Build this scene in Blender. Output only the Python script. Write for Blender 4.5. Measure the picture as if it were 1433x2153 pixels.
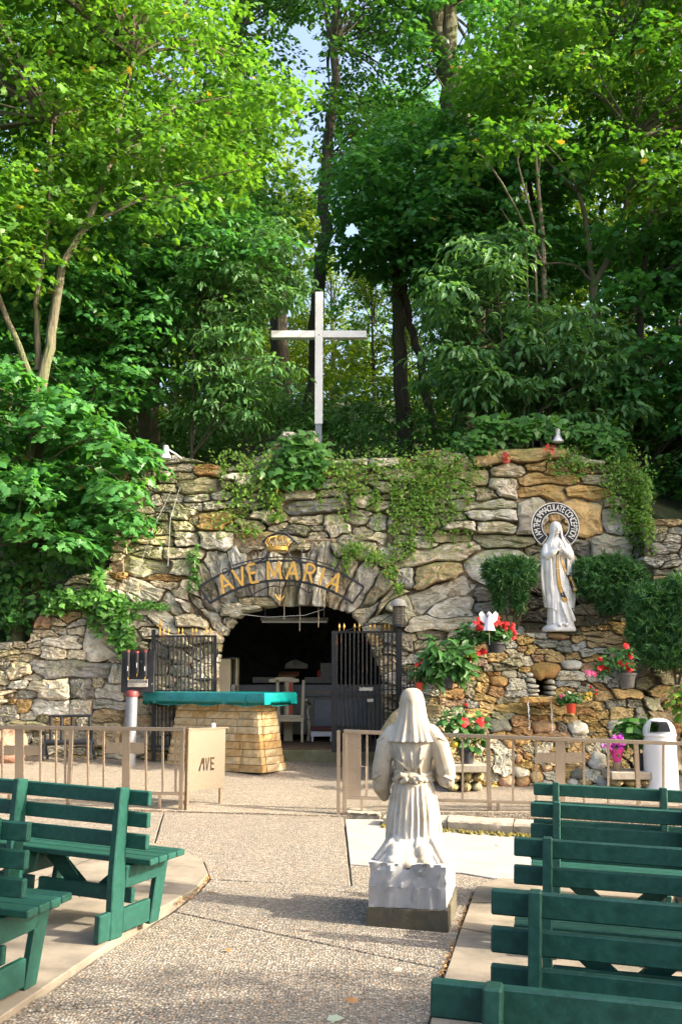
import bpy, math, random
import numpy as np
from mathutils import Vector, Matrix, Euler
random.seed(7); rng = np.random.default_rng(11)
PI = math.pi
for o in list(bpy.data.objects): bpy.data.objects.remove(o)
SC = bpy.context.scene; COL = SC.collection

# ---------------------------------------------------------------- camera
FPX, CXP, CYP, HCAM = 2050.0, 716.5, 1076.5, 1.65       # photograph: 1433 x 2153 px
PITCH = math.atan((1420 - CYP) / FPX)
cam = bpy.data.cameras.new('camera'); camo = bpy.data.objects.new('camera', cam); COL.objects.link(camo)
camo.location = (0, 0, HCAM); camo.rotation_euler = (PI/2 + PITCH, 0, 0)
cam.sensor_fit = 'HORIZONTAL'; cam.sensor_width = 24.0; cam.lens = FPX / 1433 * 24.0
cam.clip_start = .05; cam.clip_end = 2000
SC.camera = camo
SC.render.resolution_x, SC.render.resolution_y = 681, 1024

# ---------------------------------------------------------------- light
SUN_EL = math.radians(29); SUN_AZ = math.atan2(-.20, 1.0)         # sun stands to the right, a little behind the camera
sd = Vector((math.cos(SUN_AZ)*math.cos(SUN_EL), math.sin(SUN_AZ)*math.cos(SUN_EL), math.sin(SUN_EL)))
wd = bpy.data.worlds.new('World'); SC.world = wd; wd.use_nodes = True
wn = wd.node_tree; bg = wn.nodes['Background']
sky = wn.nodes.new('ShaderNodeTexSky'); sky.sky_type = 'NISHITA'; sky.sun_disc = False
sky.sun_elevation = SUN_EL; sky.sun_rotation = PI/2 - SUN_AZ
sky.air_density = 1.0; sky.dust_density = 8.0; sky.ozone_density = 1.0
wn.links.new(sky.outputs[0], bg.inputs[0]); bg.inputs[1].default_value = .15
sl = bpy.data.lights.new('sun', 'SUN'); slo = bpy.data.objects.new('sun', sl); COL.objects.link(slo)
sl.energy = 3.2; sl.angle = math.radians(.55); sl.color = (1, .90, .74)
slo.rotation_euler = sd.to_track_quat('Z', 'Y').to_euler(); slo.location = sd * 60
VS = SC.view_settings; VS.view_transform = 'Standard'; VS.look = 'None'; VS.exposure = 2.05; VS.gamma = 1.0

# ---------------------------------------------------------------- helpers
_c, _s = math.cos(PITCH), math.sin(PITCH)
def P(u, v, Y):
    """point at depth Y on the sight line of photograph pixel (u, v)"""
    x = (u-CXP)/FPX; z = -(v-CYP)/FPX
    t = Y / (_c - z*_s)
    return Vector((x*t, Y, HCAM + (_s + z*_c)*t))
def gz(x, y):
    """height of the paving: the plaza falls gently to the right, the forecourt rises to the grotto"""
    if y < 11.9: return -.035*x
    return .075*(y-11.9) + .03*max(0.0, -x) + .04*max(0.0, min(1.0, (x-.1)/.4))
def G(u, v, dz=0.0):
    """paving point seen at pixel (u, v)"""
    Y = 8.0
    lo, hi = 1.0, 40.0
    for _ in range(60):
        Y = (lo+hi)/2; p = P(u, v, Y)
        if p.z > gz(p.x, p.y)+dz: lo = Y
        else: hi = Y
    return P(u, v, Y)

def tag(o, label=None, cat=None, group=None, kind=None):
    if label: o['label'] = label
    if cat: o['category'] = cat
    if group: o['group'] = group
    if kind: o['kind'] = kind
    return o
def thing(name, label, cat, loc=(0, 0, 0), rot=(0, 0, 0), group=None):
    o = bpy.data.objects.new(name, None); COL.objects.link(o); o.empty_display_size = .1
    o.location = loc; o.rotation_euler = rot
    return tag(o, label, cat, group)
def copy_tree(o, parent=None):
    c = o.copy(); COL.objects.link(c)
    if parent is not None:
        c.parent = parent; c.matrix_parent_inverse = o.matrix_parent_inverse.copy()
    for ch in list(o.children): copy_tree(ch, c)
    return c
def link_mesh(name, me, mat=None, parent=None):
    o = bpy.data.objects.new(name, me); COL.objects.link(o)
    if mat is not None: me.materials.append(mat)
    if parent is not None: o.parent = parent
    return o

class MB:
    """collects shapes for one mesh"""
    def __init__(s): s.v = []; s.f = []
    def add(s, vs, fs, M=None):
        b = len(s.v)
        s.v += [tuple(M @ Vector(p)) if M else tuple(p) for p in vs]
        s.f += [tuple(b+i for i in f) for f in fs]; return s
    def box(s, c, d, rot=None, M=None):
        x, y, z = d[0]/2, d[1]/2, d[2]/2
        vs = [Vector((a*x, b*y, e*z)) for e in (-1, 1) for b in (-1, 1) for a in (-1, 1)]
        R = Euler(rot).to_matrix() if rot else None
        vs = [(R @ p if R else p) + Vector(c) for p in vs]
        return s.add(vs, [(0, 2, 3, 1), (4, 5, 7, 6), (0, 1, 5, 4), (2, 6, 7, 3), (0, 4, 6, 2), (1, 3, 7, 5)], M)
    def bar(s, a, b, w, d, up=(0, 0, 1)):
        """box from a to b with section w (sideways) x d (along up)"""
        a = Vector(a); b = Vector(b); t = (b-a).normalized(); up = Vector(up)
        if abs(t.dot(up)) > .98: up = Vector((0, 1, 0))
        sx = t.cross(up).normalized(); sy = sx.cross(t).normalized()
        vs = [p + sx*i*w/2 + sy*j*d/2 for p in (a, b) for j in (-1, 1) for i in (-1, 1)]
        return s.add(vs, [(0, 1, 3, 2), (4, 6, 7, 5), (0, 4, 5, 1), (2, 3, 7, 6), (0, 2, 6, 4), (1, 5, 7, 3)])
    def tube(s, pts, r, n=8, cap=True):
        pts = [Vector(p) for p in pts]; k = len(pts)
        rs = r if hasattr(r, '__len__') else [r]*k
        b = len(s.v); ref = Vector((0, 0, 1)); prev = None
        for i, p in enumerate(pts):
            t = (pts[min(i+1, k-1)] - pts[max(i-1, 0)]).normalized()
            if prev is None:
                a = t.cross(ref if abs(t.dot(ref)) < .95 else Vector((1, 0, 0))).normalized()
            else:
                a = (prev - t*prev.dot(t)).normalized()
            prev = a; bb = t.cross(a)
            for j in range(n):
                an = 2*PI*j/n; s.v.append(tuple(p + (a*math.cos(an) + bb*math.sin(an))*rs[i]))
        for i in range(k-1):
            for j in range(n):
                j2 = (j+1) % n
                s.f.append((b+i*n+j, b+i*n+j2, b+(i+1)*n+j2, b+(i+1)*n+j))
        if cap:
            s.f.append(tuple(b+j for j in reversed(range(n)))); s.f.append(tuple(b+(k-1)*n+j for j in range(n)))
        return s
    def lathe(s, prof, n=20, c=(0, 0, 0), cap=True):
        b = len(s.v); k = len(prof)
        for r, z in prof:
            for j in range(n):
                an = 2*PI*j/n; s.v.append((c[0]+r*math.cos(an), c[1]+r*math.sin(an), c[2]+z))
        for i in range(k-1):
            for j in range(n):
                j2 = (j+1) % n
                s.f.append((b+i*n+j, b+i*n+j2, b+(i+1)*n+j2, b+(i+1)*n+j))
        if cap:
            s.f.append(tuple(b+j for j in reversed(range(n)))); s.f.append(tuple(b+(k-1)*n+j for j in range(n)))
        return s
    def prism(s, poly, a, b, axis='y'):
        """polygon (2-D) extruded from a to b along an axis"""
        def m(p, t): return {'y': (p[0], t, p[1]), 'z': (p[0], p[1], t), 'x': (t, p[0], p[1])}[axis]
        n = len(poly); vs = [m(p, a) for p in poly] + [m(p, b) for p in poly]
        fs = [tuple(range(n)), tuple(reversed(range(n, 2*n)))] + [(i, n+i, n+(i+1) % n, (i+1) % n) for i in range(n)]
        return s.add(vs, fs)
    def sphere(s, c, r, n=10, m=7):
        rx, ry, rz = r if hasattr(r, '__len__') else (r, r, r)
        b = len(s.v)
        for i in range(m+1):
            th = PI*(i+.02)/(m+.04)
            for j in range(n):
                ph = 2*PI*j/n
                s.v.append((c[0]+rx*math.sin(th)*math.cos(ph), c[1]+ry*math.sin(th)*math.sin(ph), c[2]+rz*math.cos(th)))
        for i in range(m):
            for j in range(n):
                j2 = (j+1) % n
                s.f.append((b+i*n+j, b+(i+1)*n+j, b+(i+1)*n+j2, b+i*n+j2))
        return s
    def build(s, name, mat, parent=None, smooth=False, bevel=0, angle=40):
        me = bpy.data.meshes.new(name); me.from_pydata(s.v, [], s.f)
        import bmesh
        bm = bmesh.new(); bm.from_mesh(me)
        bmesh.ops.recalc_face_normals(bm, faces=bm.faces)
        if bevel:
            es = [e for e in bm.edges if len(e.link_faces) == 2 and e.calc_face_angle(0) > .6]
            bmesh.ops.bevel(bm, geom=es, offset=bevel, segments=1, affect='EDGES', clamp_overlap=True)
        bm.to_mesh(me); bm.free()
        if smooth:
            me.polygons.foreach_set('use_smooth', [True]*len(me.polygons))
            me.set_sharp_from_angle(angle=math.radians(angle))
        return link_mesh(name, me, mat, parent)

def text_mesh(body, size, depth):
    cu = bpy.data.curves.new('letter', 'FONT'); cu.body = body; cu.size = size; cu.extrude = depth
    cu.align_x = 'CENTER'; cu.resolution_u = 4
    o = bpy.data.objects.new('letter', cu); COL.objects.link(o)
    bpy.context.view_layer.update()
    me = bpy.data.meshes.new_from_object(o.evaluated_get(bpy.context.evaluated_depsgraph_get()))
    bpy.data.objects.remove(o); me.materials.clear()
    return me

# ---------------------------------------------------------------- materials
def _n(nt, t, **kw):
    n = nt.nodes.new(t)
    for k, v in kw.items():
        if k.startswith('i_'): n.inputs[k[2:].replace('_', ' ')].default_value = v
        else: setattr(n, k, v)
    return n
def _mix(nt, fac, a, b, bt='MIX'):
    m = nt.nodes.new('ShaderNodeMix'); m.data_type = 'RGBA'; m.blend_type = bt
    for sock, val in ((m.inputs[0], fac), (m.inputs[6], a), (m.inputs[7], b)):
        if hasattr(val, 'is_output'): nt.links.new(val, sock)
        elif hasattr(val, '__len__'): sock.default_value = (*val[:3], 1)
        else: sock.default_value = val
    return m.outputs[2]
def _ramp(nt, fac, a, b):
    r = nt.nodes.new('ShaderNodeMapRange'); r.inputs[1].default_value = a; r.inputs[2].default_value = b
    nt.links.new(fac, r.inputs[0]); r.clamp = True
    return r.outputs[0]
def _math(nt, op, a, b=None):
    m = nt.nodes.new('ShaderNodeMath'); m.operation = op
    for sock, val in ((m.inputs[0], a), (m.inputs[1], b)):
        if val is None: continue
        if hasattr(val, 'is_output'): nt.links.new(val, sock)
        else: sock.default_value = val
    return m.outputs[0]
def _coords(nt, scale=(1, 1, 1), which='Object'):
    tc = nt.nodes.new('ShaderNodeTexCoord'); mp = nt.nodes.new('ShaderNodeMapping')
    mp.inputs['Scale'].default_value = scale
    nt.links.new(tc.outputs[which], mp.inputs[0]); return mp.outputs[0]
def _noise(nt, co, scale, detail=4, rough=.55, dist=0):
    n = nt.nodes.new('ShaderNodeTexNoise'); n.inputs['Scale'].default_value = scale
    n.inputs['Detail'].default_value = detail; n.inputs['Roughness'].default_value = rough; n.inputs['Distortion'].default_value = dist
    nt.links.new(co, n.inputs['Vector']); return n.outputs[0]
def _bump(nt, h, strength, dist, prev=None):
    b = nt.nodes.new('ShaderNodeBump'); b.inputs['Strength'].default_value = strength; b.inputs['Distance'].default_value = dist
    nt.links.new(h, b.inputs['Height'])
    if prev is not None: nt.links.new(prev, b.inputs['Normal'])
    return b.outputs[0]
def new_mat(name):
    m = bpy.data.materials.new(name); m.use_nodes = True
    return m, m.node_tree, m.node_tree.nodes['Principled BSDF']
def pm(name, c1, c2=None, scale=8, rough=.6, metal=0, bump=.2, bscale=40, bdist=.004, stretch=(1, 1, 1), c3=None, s3=3, t3=(.55, .7), spec=.4):
    """generic worn surface: two mixed tones, an optional third in patches, fine relief"""
    m, nt, b = new_mat(name)
    co = _coords(nt, stretch)
    n1 = _noise(nt, co, scale, 5, .6)
    col = _mix(nt, _ramp(nt, n1, .3, .7), c1, c2 or c1)
    if c3:
        n3 = _noise(nt, co, s3, 6, .65); col = _mix(nt, _ramp(nt, n3, *t3), col, c3)
    nt.links.new(col, b.inputs['Base Color'])
    b.inputs['Metallic'].default_value = metal; b.inputs['Specular IOR Level'].default_value = spec
    r = nt.nodes.new('ShaderNodeMapRange'); r.inputs[3].default_value = max(.05, rough-.12); r.inputs[4].default_value = min(1, rough+.12)
    nt.links.new(n1, r.inputs[0]); nt.links.new(r.outputs[0], b.inputs['Roughness'])
    if bump:
        nt.links.new(_bump(nt, _noise(nt, co, bscale, 5, .6), bump, bdist), b.inputs['Normal'])
    return m

def stone_material(name, moss=.5, streak=0.0, lichen=.3, mosscol=(.085, .115, .022), dark=.42, ochre=.36):
    """rock whose own tone is the object's colour"""
    m, nt, b = new_mat(name)
    oi = nt.nodes.new('ShaderNodeObjectInfo')
    co = _coords(nt)                                             # stones keep world-sized coordinates
    add = nt.nodes.new('ShaderNodeVectorMath'); add.operation = 'ADD'
    comb = nt.nodes.new('ShaderNodeCombineXYZ')
    rs = _math(nt, 'MULTIPLY', oi.outputs['Random'], 37.0)
    for i in range(3): nt.links.new(rs, comb.inputs[i])
    nt.links.new(co, add.inputs[0]); nt.links.new(comb.outputs[0], add.inputs[1]); co = add.outputs[0]
    sc = nt.nodes.new('ShaderNodeVectorMath'); sc.operation = 'MULTIPLY'; sc.inputs[1].default_value = (1, 1, 4.5)
    nt.links.new(co, sc.inputs[0]); cs = sc.outputs[0]           # strata coordinates
    base = oi.outputs['Color']
    n1 = _noise(nt, co, 2.6, 6, .62, .4)
    col = _mix(nt, _ramp(nt, n1, .35, .7), base, _mix(nt, 1, base, (.82, .76, .64), 'MULTIPLY'))
    n2 = _noise(nt, cs, 3.2, 7, .66, .6)
    col = _mix(nt, _math(nt, 'MULTIPLY', _ramp(nt, n2, .52, .74), dark), col, (.15, .13, .105))
    n3 = _noise(nt, co, 1.6, 4, .6, .8)
    col = _mix(nt, _math(nt, 'MULTIPLY', _ramp(nt, n3, .57, .7), ochre), col, (.42, .26, .11))
    n4 = _noise(nt, co, 4.2, 6, .7)
    col = _mix(nt, _math(nt, 'MULTIPLY', _ramp(nt, n4, .58, .66), lichen), col, (.52, .51, .45))
    n5 = _noise(nt, co, 14, 6, .7)
    col = _mix(nt, _ramp(nt, n5, .25, .8), _mix(nt, 1, col, (.8, .78, .75), 'MULTIPLY'), col)
    geo = nt.nodes.new('ShaderNodeNewGeometry'); sx = nt.nodes.new('ShaderNodeSeparateXYZ'); nt.links.new(geo.outputs['Normal'], sx.inputs[0])
    up = _ramp(nt, sx.outputs[2], -.15, .85)
    n6 = _noise(nt, co, 3.0, 6, .7)
    mm = _math(nt, 'MULTIPLY', _ramp(nt, _math(nt, 'ADD', n6, _math(nt, 'MULTIPLY', up, .34)), .57, .76), moss)
    col = _mix(nt, mm, col, _mix(nt, _noise(nt, co, 22, 3), mosscol, (.17, .18, .05)))
    if streak:                                                  # black and white run-off marks
        s2 = nt.nodes.new('ShaderNodeVectorMath'); s2.operation = 'MULTIPLY'; s2.inputs[1].default_value = (5, 5, .55)
        nt.links.new(co, s2.inputs[0])
        k = _noise(nt, s2.outputs[0], 1.0, 4, .6)
        col = _mix(nt, _math(nt, 'MULTIPLY', _ramp(nt, k, .48, .60), streak), col, (.018, .018, .016))
        col = _mix(nt, _math(nt, 'MULTIPLY', _ramp(nt, k, .44, .39), streak*.8), col, (.6, .58, .5))
    nt.links.new(col, b.inputs['Base Color']); b.inputs['Roughness'].default_value = .88; b.inputs['Specular IOR Level'].default_value = .25
    n = _bump(nt, _noise(nt, cs, 3, 8, .66, .1), .45, .045)
    vd = nt.nodes.new('ShaderNodeTexVoronoi'); vd.inputs['Scale'].default_value = 3.4
    wv = nt.nodes.new('ShaderNodeVectorMath'); wv.operation = 'ADD'
    wn_ = nt.nodes.new('ShaderNodeTexNoise'); wn_.inputs['Scale'].default_value = 2.5; wn_.inputs['Detail'].default_value = 4; nt.links.new(co, wn_.inputs['Vector'])
    w2 = nt.nodes.new('ShaderNodeVectorMath'); w2.operation = 'MULTIPLY'; w2.inputs[1].default_value = (1, 1, 1.9); nt.links.new(co, w2.inputs[0])
    nt.links.new(w2.outputs[0], wv.inputs[0]); nt.links.new(wn_.outputs['Color'], wv.inputs[1]); nt.links.new(wv.outputs[0], vd.inputs['Vector'])
    n = _bump(nt, vd.outputs['Distance'], .55, .10, n)
    n = _bump(nt, _noise(nt, co, 34, 6, .7), .6, .012, n)
    nt.links.new(n, b.inputs['Normal'])
    return m

def leaf_material(name, dark, light, transl=.45, rough=.45, third=None, spec=.35):
    """leaf blades: tone per leaf from the mesh attribute 'tint', light passing through"""
    m, nt, b = new_mat(name)
    at = nt.nodes.new('ShaderNodeAttribute'); at.attribute_name = 'tint'
    col = _mix(nt, at.outputs['Fac'], dark, light)
    if third: col = _mix(nt, _ramp(nt, at.outputs['Fac'], .965, .985), col, third)
    nt.links.new(col, b.inputs['Base Color']); b.inputs['Roughness'].default_value = rough; b.inputs['Specular IOR Level'].default_value = spec
    tr = nt.nodes.new('ShaderNodeBsdfTranslucent')
    nt.links.new(_mix(nt, 1, col, (1.25, 1.2, .5), 'MULTIPLY'), tr.inputs[0])
    mx = nt.nodes.new('ShaderNodeMixShader'); mx.inputs[0].default_value = transl
    nt.links.new(b.outputs[0], mx.inputs[1]); nt.links.new(tr.outputs[0], mx.inputs[2])
    nt.links.new(mx.outputs[0], nt.nodes['Material Output'].inputs[0])
    return m

def aggregate_material(name, base, dark, light, vs=75):
    """exposed-aggregate concrete: pebbles set in cement"""
    m, nt, b = new_mat(name)
    co = _coords(nt)
    vo = nt.nodes.new('ShaderNodeTexVoronoi'); vo.inputs['Scale'].default_value = vs; nt.links.new(co, vo.inputs['Vector'])
    sep = nt.nodes.new('ShaderNodeSeparateColor'); nt.links.new(vo.outputs['Color'], sep.inputs[0])
    col = _mix(nt, _ramp(nt, sep.outputs[0], .15, .95), dark, light)
    col = _mix(nt, _math(nt, 'GREATER_THAN', sep.outputs[1], .86), col, (.3, .2, .12))
    col = _mix(nt, _math(nt, 'GREATER_THAN', sep.outputs[2], .9), col, (.10, .095, .09))
    col = _mix(nt, _ramp(nt, vo.outputs['Distance'], .42, .62), col, base)
    big = _noise(nt, co, .9, 6, .65)
    col = _mix(nt, _math(nt, 'MULTIPLY', _ramp(nt, big, .45, .75), .45), col, (.17, .145, .11))
    mid = _noise(nt, co, 5, 6, .7)
    col = _mix(nt, _math(nt, 'MULTIPLY', _ramp(nt, mid, .55, .75), .35), col, (.11, .1, .085))
    nt.links.new(col, b.inputs['Base Color']); b.inputs['Roughness'].default_value = .85; b.inputs['Specular IOR Level'].default_value = .3
    inv = _math(nt, 'SUBTRACT', 1, vo.outputs['Distance'])
    n = _bump(nt, inv, .8, .012); n = _bump(nt, _noise(nt, co, 160, 3), .3, .002, n)
    nt.links.new(n, b.inputs['Normal'])
    return m
# ================================================================ ground and paving
M_AGG = aggregate_material('exposed_aggregate', (.155, .135, .105), (.07, .06, .05), (.40, .355, .295), 58)
M_AGG2 = aggregate_material('fine_aggregate', (.22, .185, .14), (.11, .095, .07), (.42, .36, .28), 60)
M_PAD = pm('broom_finished_concrete', (.235, .20, .15), (.18, .152, .115), 3, .85, bump=.3, bscale=120, bdist=.003, c3=(.115, .098, .074), s3=2.6, t3=(.44, .66))
M_NEWC = pm('pale_concrete', (.30, .285, .26), (.25, .235, .21), 2.2, .8, bump=.2, bscale=90, bdist=.002, c3=(.2, .185, .16), s3=2.4, t3=(.55, .8))
M_SOIL = pm('dark_soil', (.035, .028, .02), (.07, .06, .035), 6, .95, bump=.6, bscale=20, bdist=.02)
M_KERB = pm('kerb_stone', (.34, .30, .24), (.24, .205, .155), 5, .85, bump=.6, bscale=24, bdist=.012, c3=(.2, .17, .1), s3=3)
M_MOSS = pm('kerb_moss', (.16, .13, .02), (.09, .08, .02), 12, .95, bump=.8, bscale=60, bdist=.01)

xs = [-400, -150, -60, -30] + list(np.linspace(-16, 16, 33)) + [30, 60, 150, 400]
ys = [-60, -20] + list(np.linspace(-6, 16, 45)) + [17, 19, 22, 30, 60, 150, 600]
gb = MB()
for y in ys:
    for x in xs: gb.v.append((x, y, gz(max(-8, min(8, x)), min(y, 16.5)) - .045 - (.25 if abs(y-11.9) < .3 else 0)))
nx = len(xs)
for j in range(len(ys)-1):
    for i in range(nx-1): gb.f.append((j*nx+i, j*nx+i+1, (j+1)*nx+i+1, (j+1)*nx+i))
GROUND = tag(gb.build('ground', M_SOIL, smooth=True), kind='structure')

def offset_poly(p, d):
    n = len(p); A = sum(p[i][0]*p[(i+1) % n][1]-p[(i+1) % n][0]*p[i][1] for i in range(n))
    sg = 1 if A > 0 else -1; out = []
    for i in range(n):
        a, b, c = Vector(p[i-1][:2]), Vector(p[i][:2]), Vector(p[(i+1) % n][:2])
        e1 = (b-a).normalized(); e2 = (c-b).normalized()
        n1 = Vector((-e1.y, e1.x))*sg; n2 = Vector((-e2.y, e2.x))*sg
        m = (n1+n2); L = m.dot(n1)
        m = m/max(L, .35) if m.length > 1e-6 else n1
        q = b + m*d; out.append((q.x, q.y))
    return out
def densify(p, step):
    out = []
    for i in range(len(p)):
        a = Vector(p[i][:2]); b = Vector(p[(i+1) % len(p)][:2]); k = max(1, int((b-a).length/step))
        for t in range(k): q = a.lerp(b, t/k); out.append((q.x, q.y))
    return out
def slab(px, mat, lift, gap, name='slab', wob=.0):
    p = [G(u, v) for u, v in px]; p = offset_poly([(q.x, q.y) for q in p], gap)
    p = densify(p, .25); r = random.Random(len(px)*17+int(px[0][0]))
    if wob: p = [(x+r.uniform(-wob, wob), y+r.uniform(-wob, wob)) for x, y in p]
    n = len(p); mb = MB()
    mb.v = [(x, y, gz(x, min(y, 11.89))+lift) for x, y in p] + [(x, y, gz(x, min(y, 11.89))-.12) for x, y in p]
    mb.f = [tuple(range(n))] + [(i, (i+1) % n, n+(i+1) % n, n+i) for i in range(n)]
    return mb.build(name, mat, WALK, bevel=.006)
WALK = tag(thing('paving', None, None), kind='structure')
slab([(345, 1708), (722, 1718), (733, 1818), (738, 1862), (545, 1855), (441, 1848), (428, 1814), (394, 1797), (324, 1777)], M_AGG, 0, .005, wob=.002)
slab([(441, 1850), (545, 1856), (738, 1863), (734, 1819), (860, 1829), (968, 1838), (1046, 1851), (992, 1876), (978, 1918), (948, 2015), (930, 2038), (365, 1917), (416, 1878)], M_AGG, 0, .005, wob=.002)
slab([(364, 1918), (930, 2039), (926, 2068), (917, 2096), (560, 2108), (250, 2113), (20, 2128), (100, 2088), (224, 2002)], M_AGG, 0, .005, wob=.002)
slab([(-30, 2135), (250, 2114), (560, 2109), (917, 2097), (900, 2153), (860, 2290), (700, 2800), (-900, 2800)], M_AGG, 0, .005, wob=.002)
slab([(-420, 1700), (344, 1708), (323, 1777), (200, 1765), (-500, 1740)], M_AGG, 0, .006, wob=.002)
slab([(323, 1779), (370, 1788), (396, 1799), (428, 1816), (440, 1845), (415, 1877), (331, 1925), (223, 2002), (99, 2088), (-60, 2200), (-900, 2500), (-900, 1800), (-500, 1742), (200, 1767)], M_PAD, .03, .012)
slab([(1049, 1852), (1010, 1864), (994, 1880), (980, 1918), (960, 1973), (940, 2033), (926, 2071), (900, 2155), (865, 2290), (730, 2800), (2600, 2800), (2600, 1990), (1490, 1884)], M_PAD, .025, .012)
slab([(724, 1723), (800, 1724), (936, 1735), (1110, 1742), (2300, 1800), (2300, 1940), (1490, 1882), (1049, 1850), (968, 1836), (860, 1828), (734, 1818)], M_NEWC, .004, .006)
# score lines across the pads: thin dark grooves are left between pairs of inlaid strips of joint filler
M_JOINT = pm('joint_filler', (.05, .042, .03), (.1, .08, .05), 20, .95, bump=.5, bscale=60, bdist=.005)
def joint(px, w=.007, lift=.0305):
    p = [G(u, v) for u, v in px]; mb = MB()
    for a, b in zip(p[:-1], p[1:]):
        t = (b-a).normalized(); n = Vector((-t.y, t.x, 0))*w
        mb.add([a-n, b-n, b+n, a+n], [(0, 1, 2, 3)])
    mb.v = [(x, y, gz(x, y)+lift+.003) for x, y, z in mb.v]
    return mb.build('joint', M_JOINT, WALK)
joint([(250, 1790), (120, 1845), (-10, 1890)]); joint([(120, 1845), (330, 1920)])
joint([(985, 1907), (1100, 1905), (1500, 1925)], lift=.0255); joint([(965, 1960), (1100, 1985), (1500, 2060)], lift=.0255)

# forecourt in front of the grotto
fb = MB(); fx = list(np.linspace(-9, 9, 37)); fy = [11.93] + list(np.linspace(12.1, 16.4, 30))
frng = random.Random(4)
for y in fy:
    for x in fx: fb.v.append((x, y + (frng.uniform(-.015, .015) if y < 12 else 0), gz(x, max(y, 11.95)) + .012 + frng.uniform(-.003, .003)))
n = len(fx)
for j in range(len(fy)-1):
    for i in range(n-1): fb.f.append((j*n+i, j*n+i+1, (j+1)*n+i+1, (j+1)*n+i))
b0 = len(fb.v)
for x in fx: fb.v.append((x, 11.94, -.25))
for i in range(n-1): fb.f.append((i, i+1, b0+i+1, b0+i))
tag(fb.build('forecourt', M_AGG2, smooth=True), kind='structure')

# kerb stones stepping up to the forecourt on the right
KERB = tag(thing('kerb', None, None), kind='structure')
def kerb(u0, u1, v0, v1, h, d=.36):
    a = G(u0, v0); b = G(u1, v1); t = (b-a); L = t.length; t.normalize(); nn = Vector((-t.y, t.x, 0)); r = random.Random(int(u0))
    mb = MB(); k = 14
    for i in range(k+1):
        q = a + t*(L*i/k)
        for (off, z) in ((.0, -.05), (.0, h*.45), (-.012, h*.8), (.01, h), (d, h), (d, -.05)):
            e = r.uniform(-.012, .012) if off < .1 else 0
            pp = q + nn*(off+e); mb.v.append((pp.x, pp.y, gz(q.x, min(q.y, 11.8))+z+(r.uniform(-.006, .006) if z > 0 else 0)))
    for i in range(k):
        for j in range(5): mb.f.append((i*6+j, i*6+j+1, (i+1)*6+j+1, (i+1)*6+j))
    mb.f.append(tuple(range(6))); mb.f.append(tuple(k*6+j for j in reversed(range(6))))
    mb.build('kerb_stone', M_KERB, KERB, smooth=True, angle=30)
kerb(729, 798, 1717, 1721, .07); kerb(806, 940, 1738, 1747, .11); kerb(941, 1078, 1748, 1757, .125); kerb(1080, 1240, 1757, 1769, .125); kerb(1242, 1420, 1769, 1783, .125); kerb(1422, 1640, 1783, 1800, .125)
mb = MB(); r = random.Random(9)
for i in range(420):                       # moss tufts along the kerb foot
    u = r.uniform(800, 1330); q = G(u, 1738+(u-806)*.0715+r.uniform(-2, 4))
    mb.sphere((q.x, q.y-r.uniform(0, .03), gz(q.x, q.y)+.012), (r.uniform(.012, .03), r.uniform(.01, .02), r.uniform(.012, .035)), 5, 3)
tag(mb.build('kerb_moss', M_MOSS, KERB, smooth=True), kind='stuff')
# ================================================================ rock face of the grotto
M_ROCK = stone_material('weathered_sandstone', moss=.75, lichen=.4)
M_ROCKC = stone_material('clean_sandstone', moss=.35, lichen=.35)
M_ARCH = stone_material('stained_sandstone', moss=.5, streak=.62, lichen=.4)
M_FOUNT = stone_material('fieldstone', moss=.3, lichen=.15, dark=.2, ochre=.2)
M_CORE = pm('mortar_and_earth', (.30, .225, .14), (.17, .13, .085), 5, .95, bump=.9, bscale=14, bdist=.05, c3=(.05, .055, .025), s3=2, t3=(.5, .65))
PAL = {'c': (.60, .545, .44), 'g': (.55, .53, .48), 'd': (.25, .235, .205), 'o': (.62, .43, .20), 'r': (.47, .27, .135),
       'm': (.46, .44, .31), 'w': (.70, .67, .59), 'p': (.48, .32, .25), 'b': (.46, .36, .22)}
CROPS = {'A': (0, 920, 2.985), 'B': (400, 920, 2.985), 'C': (800, 900, 2.264), 'D': (0, 1230, 2.985), 'F': (840, 1270, 2.417), 'U': (0, 0, 1.0)}
def seeds(crop, s):
    ox, oy, k = CROPS[crop]; out = []
    for e in s.split(';'):
        e = e.split()
        if not e: continue
        cx, cy, w, h = map(float, e[:4]); a = float(e[4]); out.append((ox+cx/k, oy+cy/k, w/k, h/k, math.radians(a), e[5]))
    return out
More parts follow.
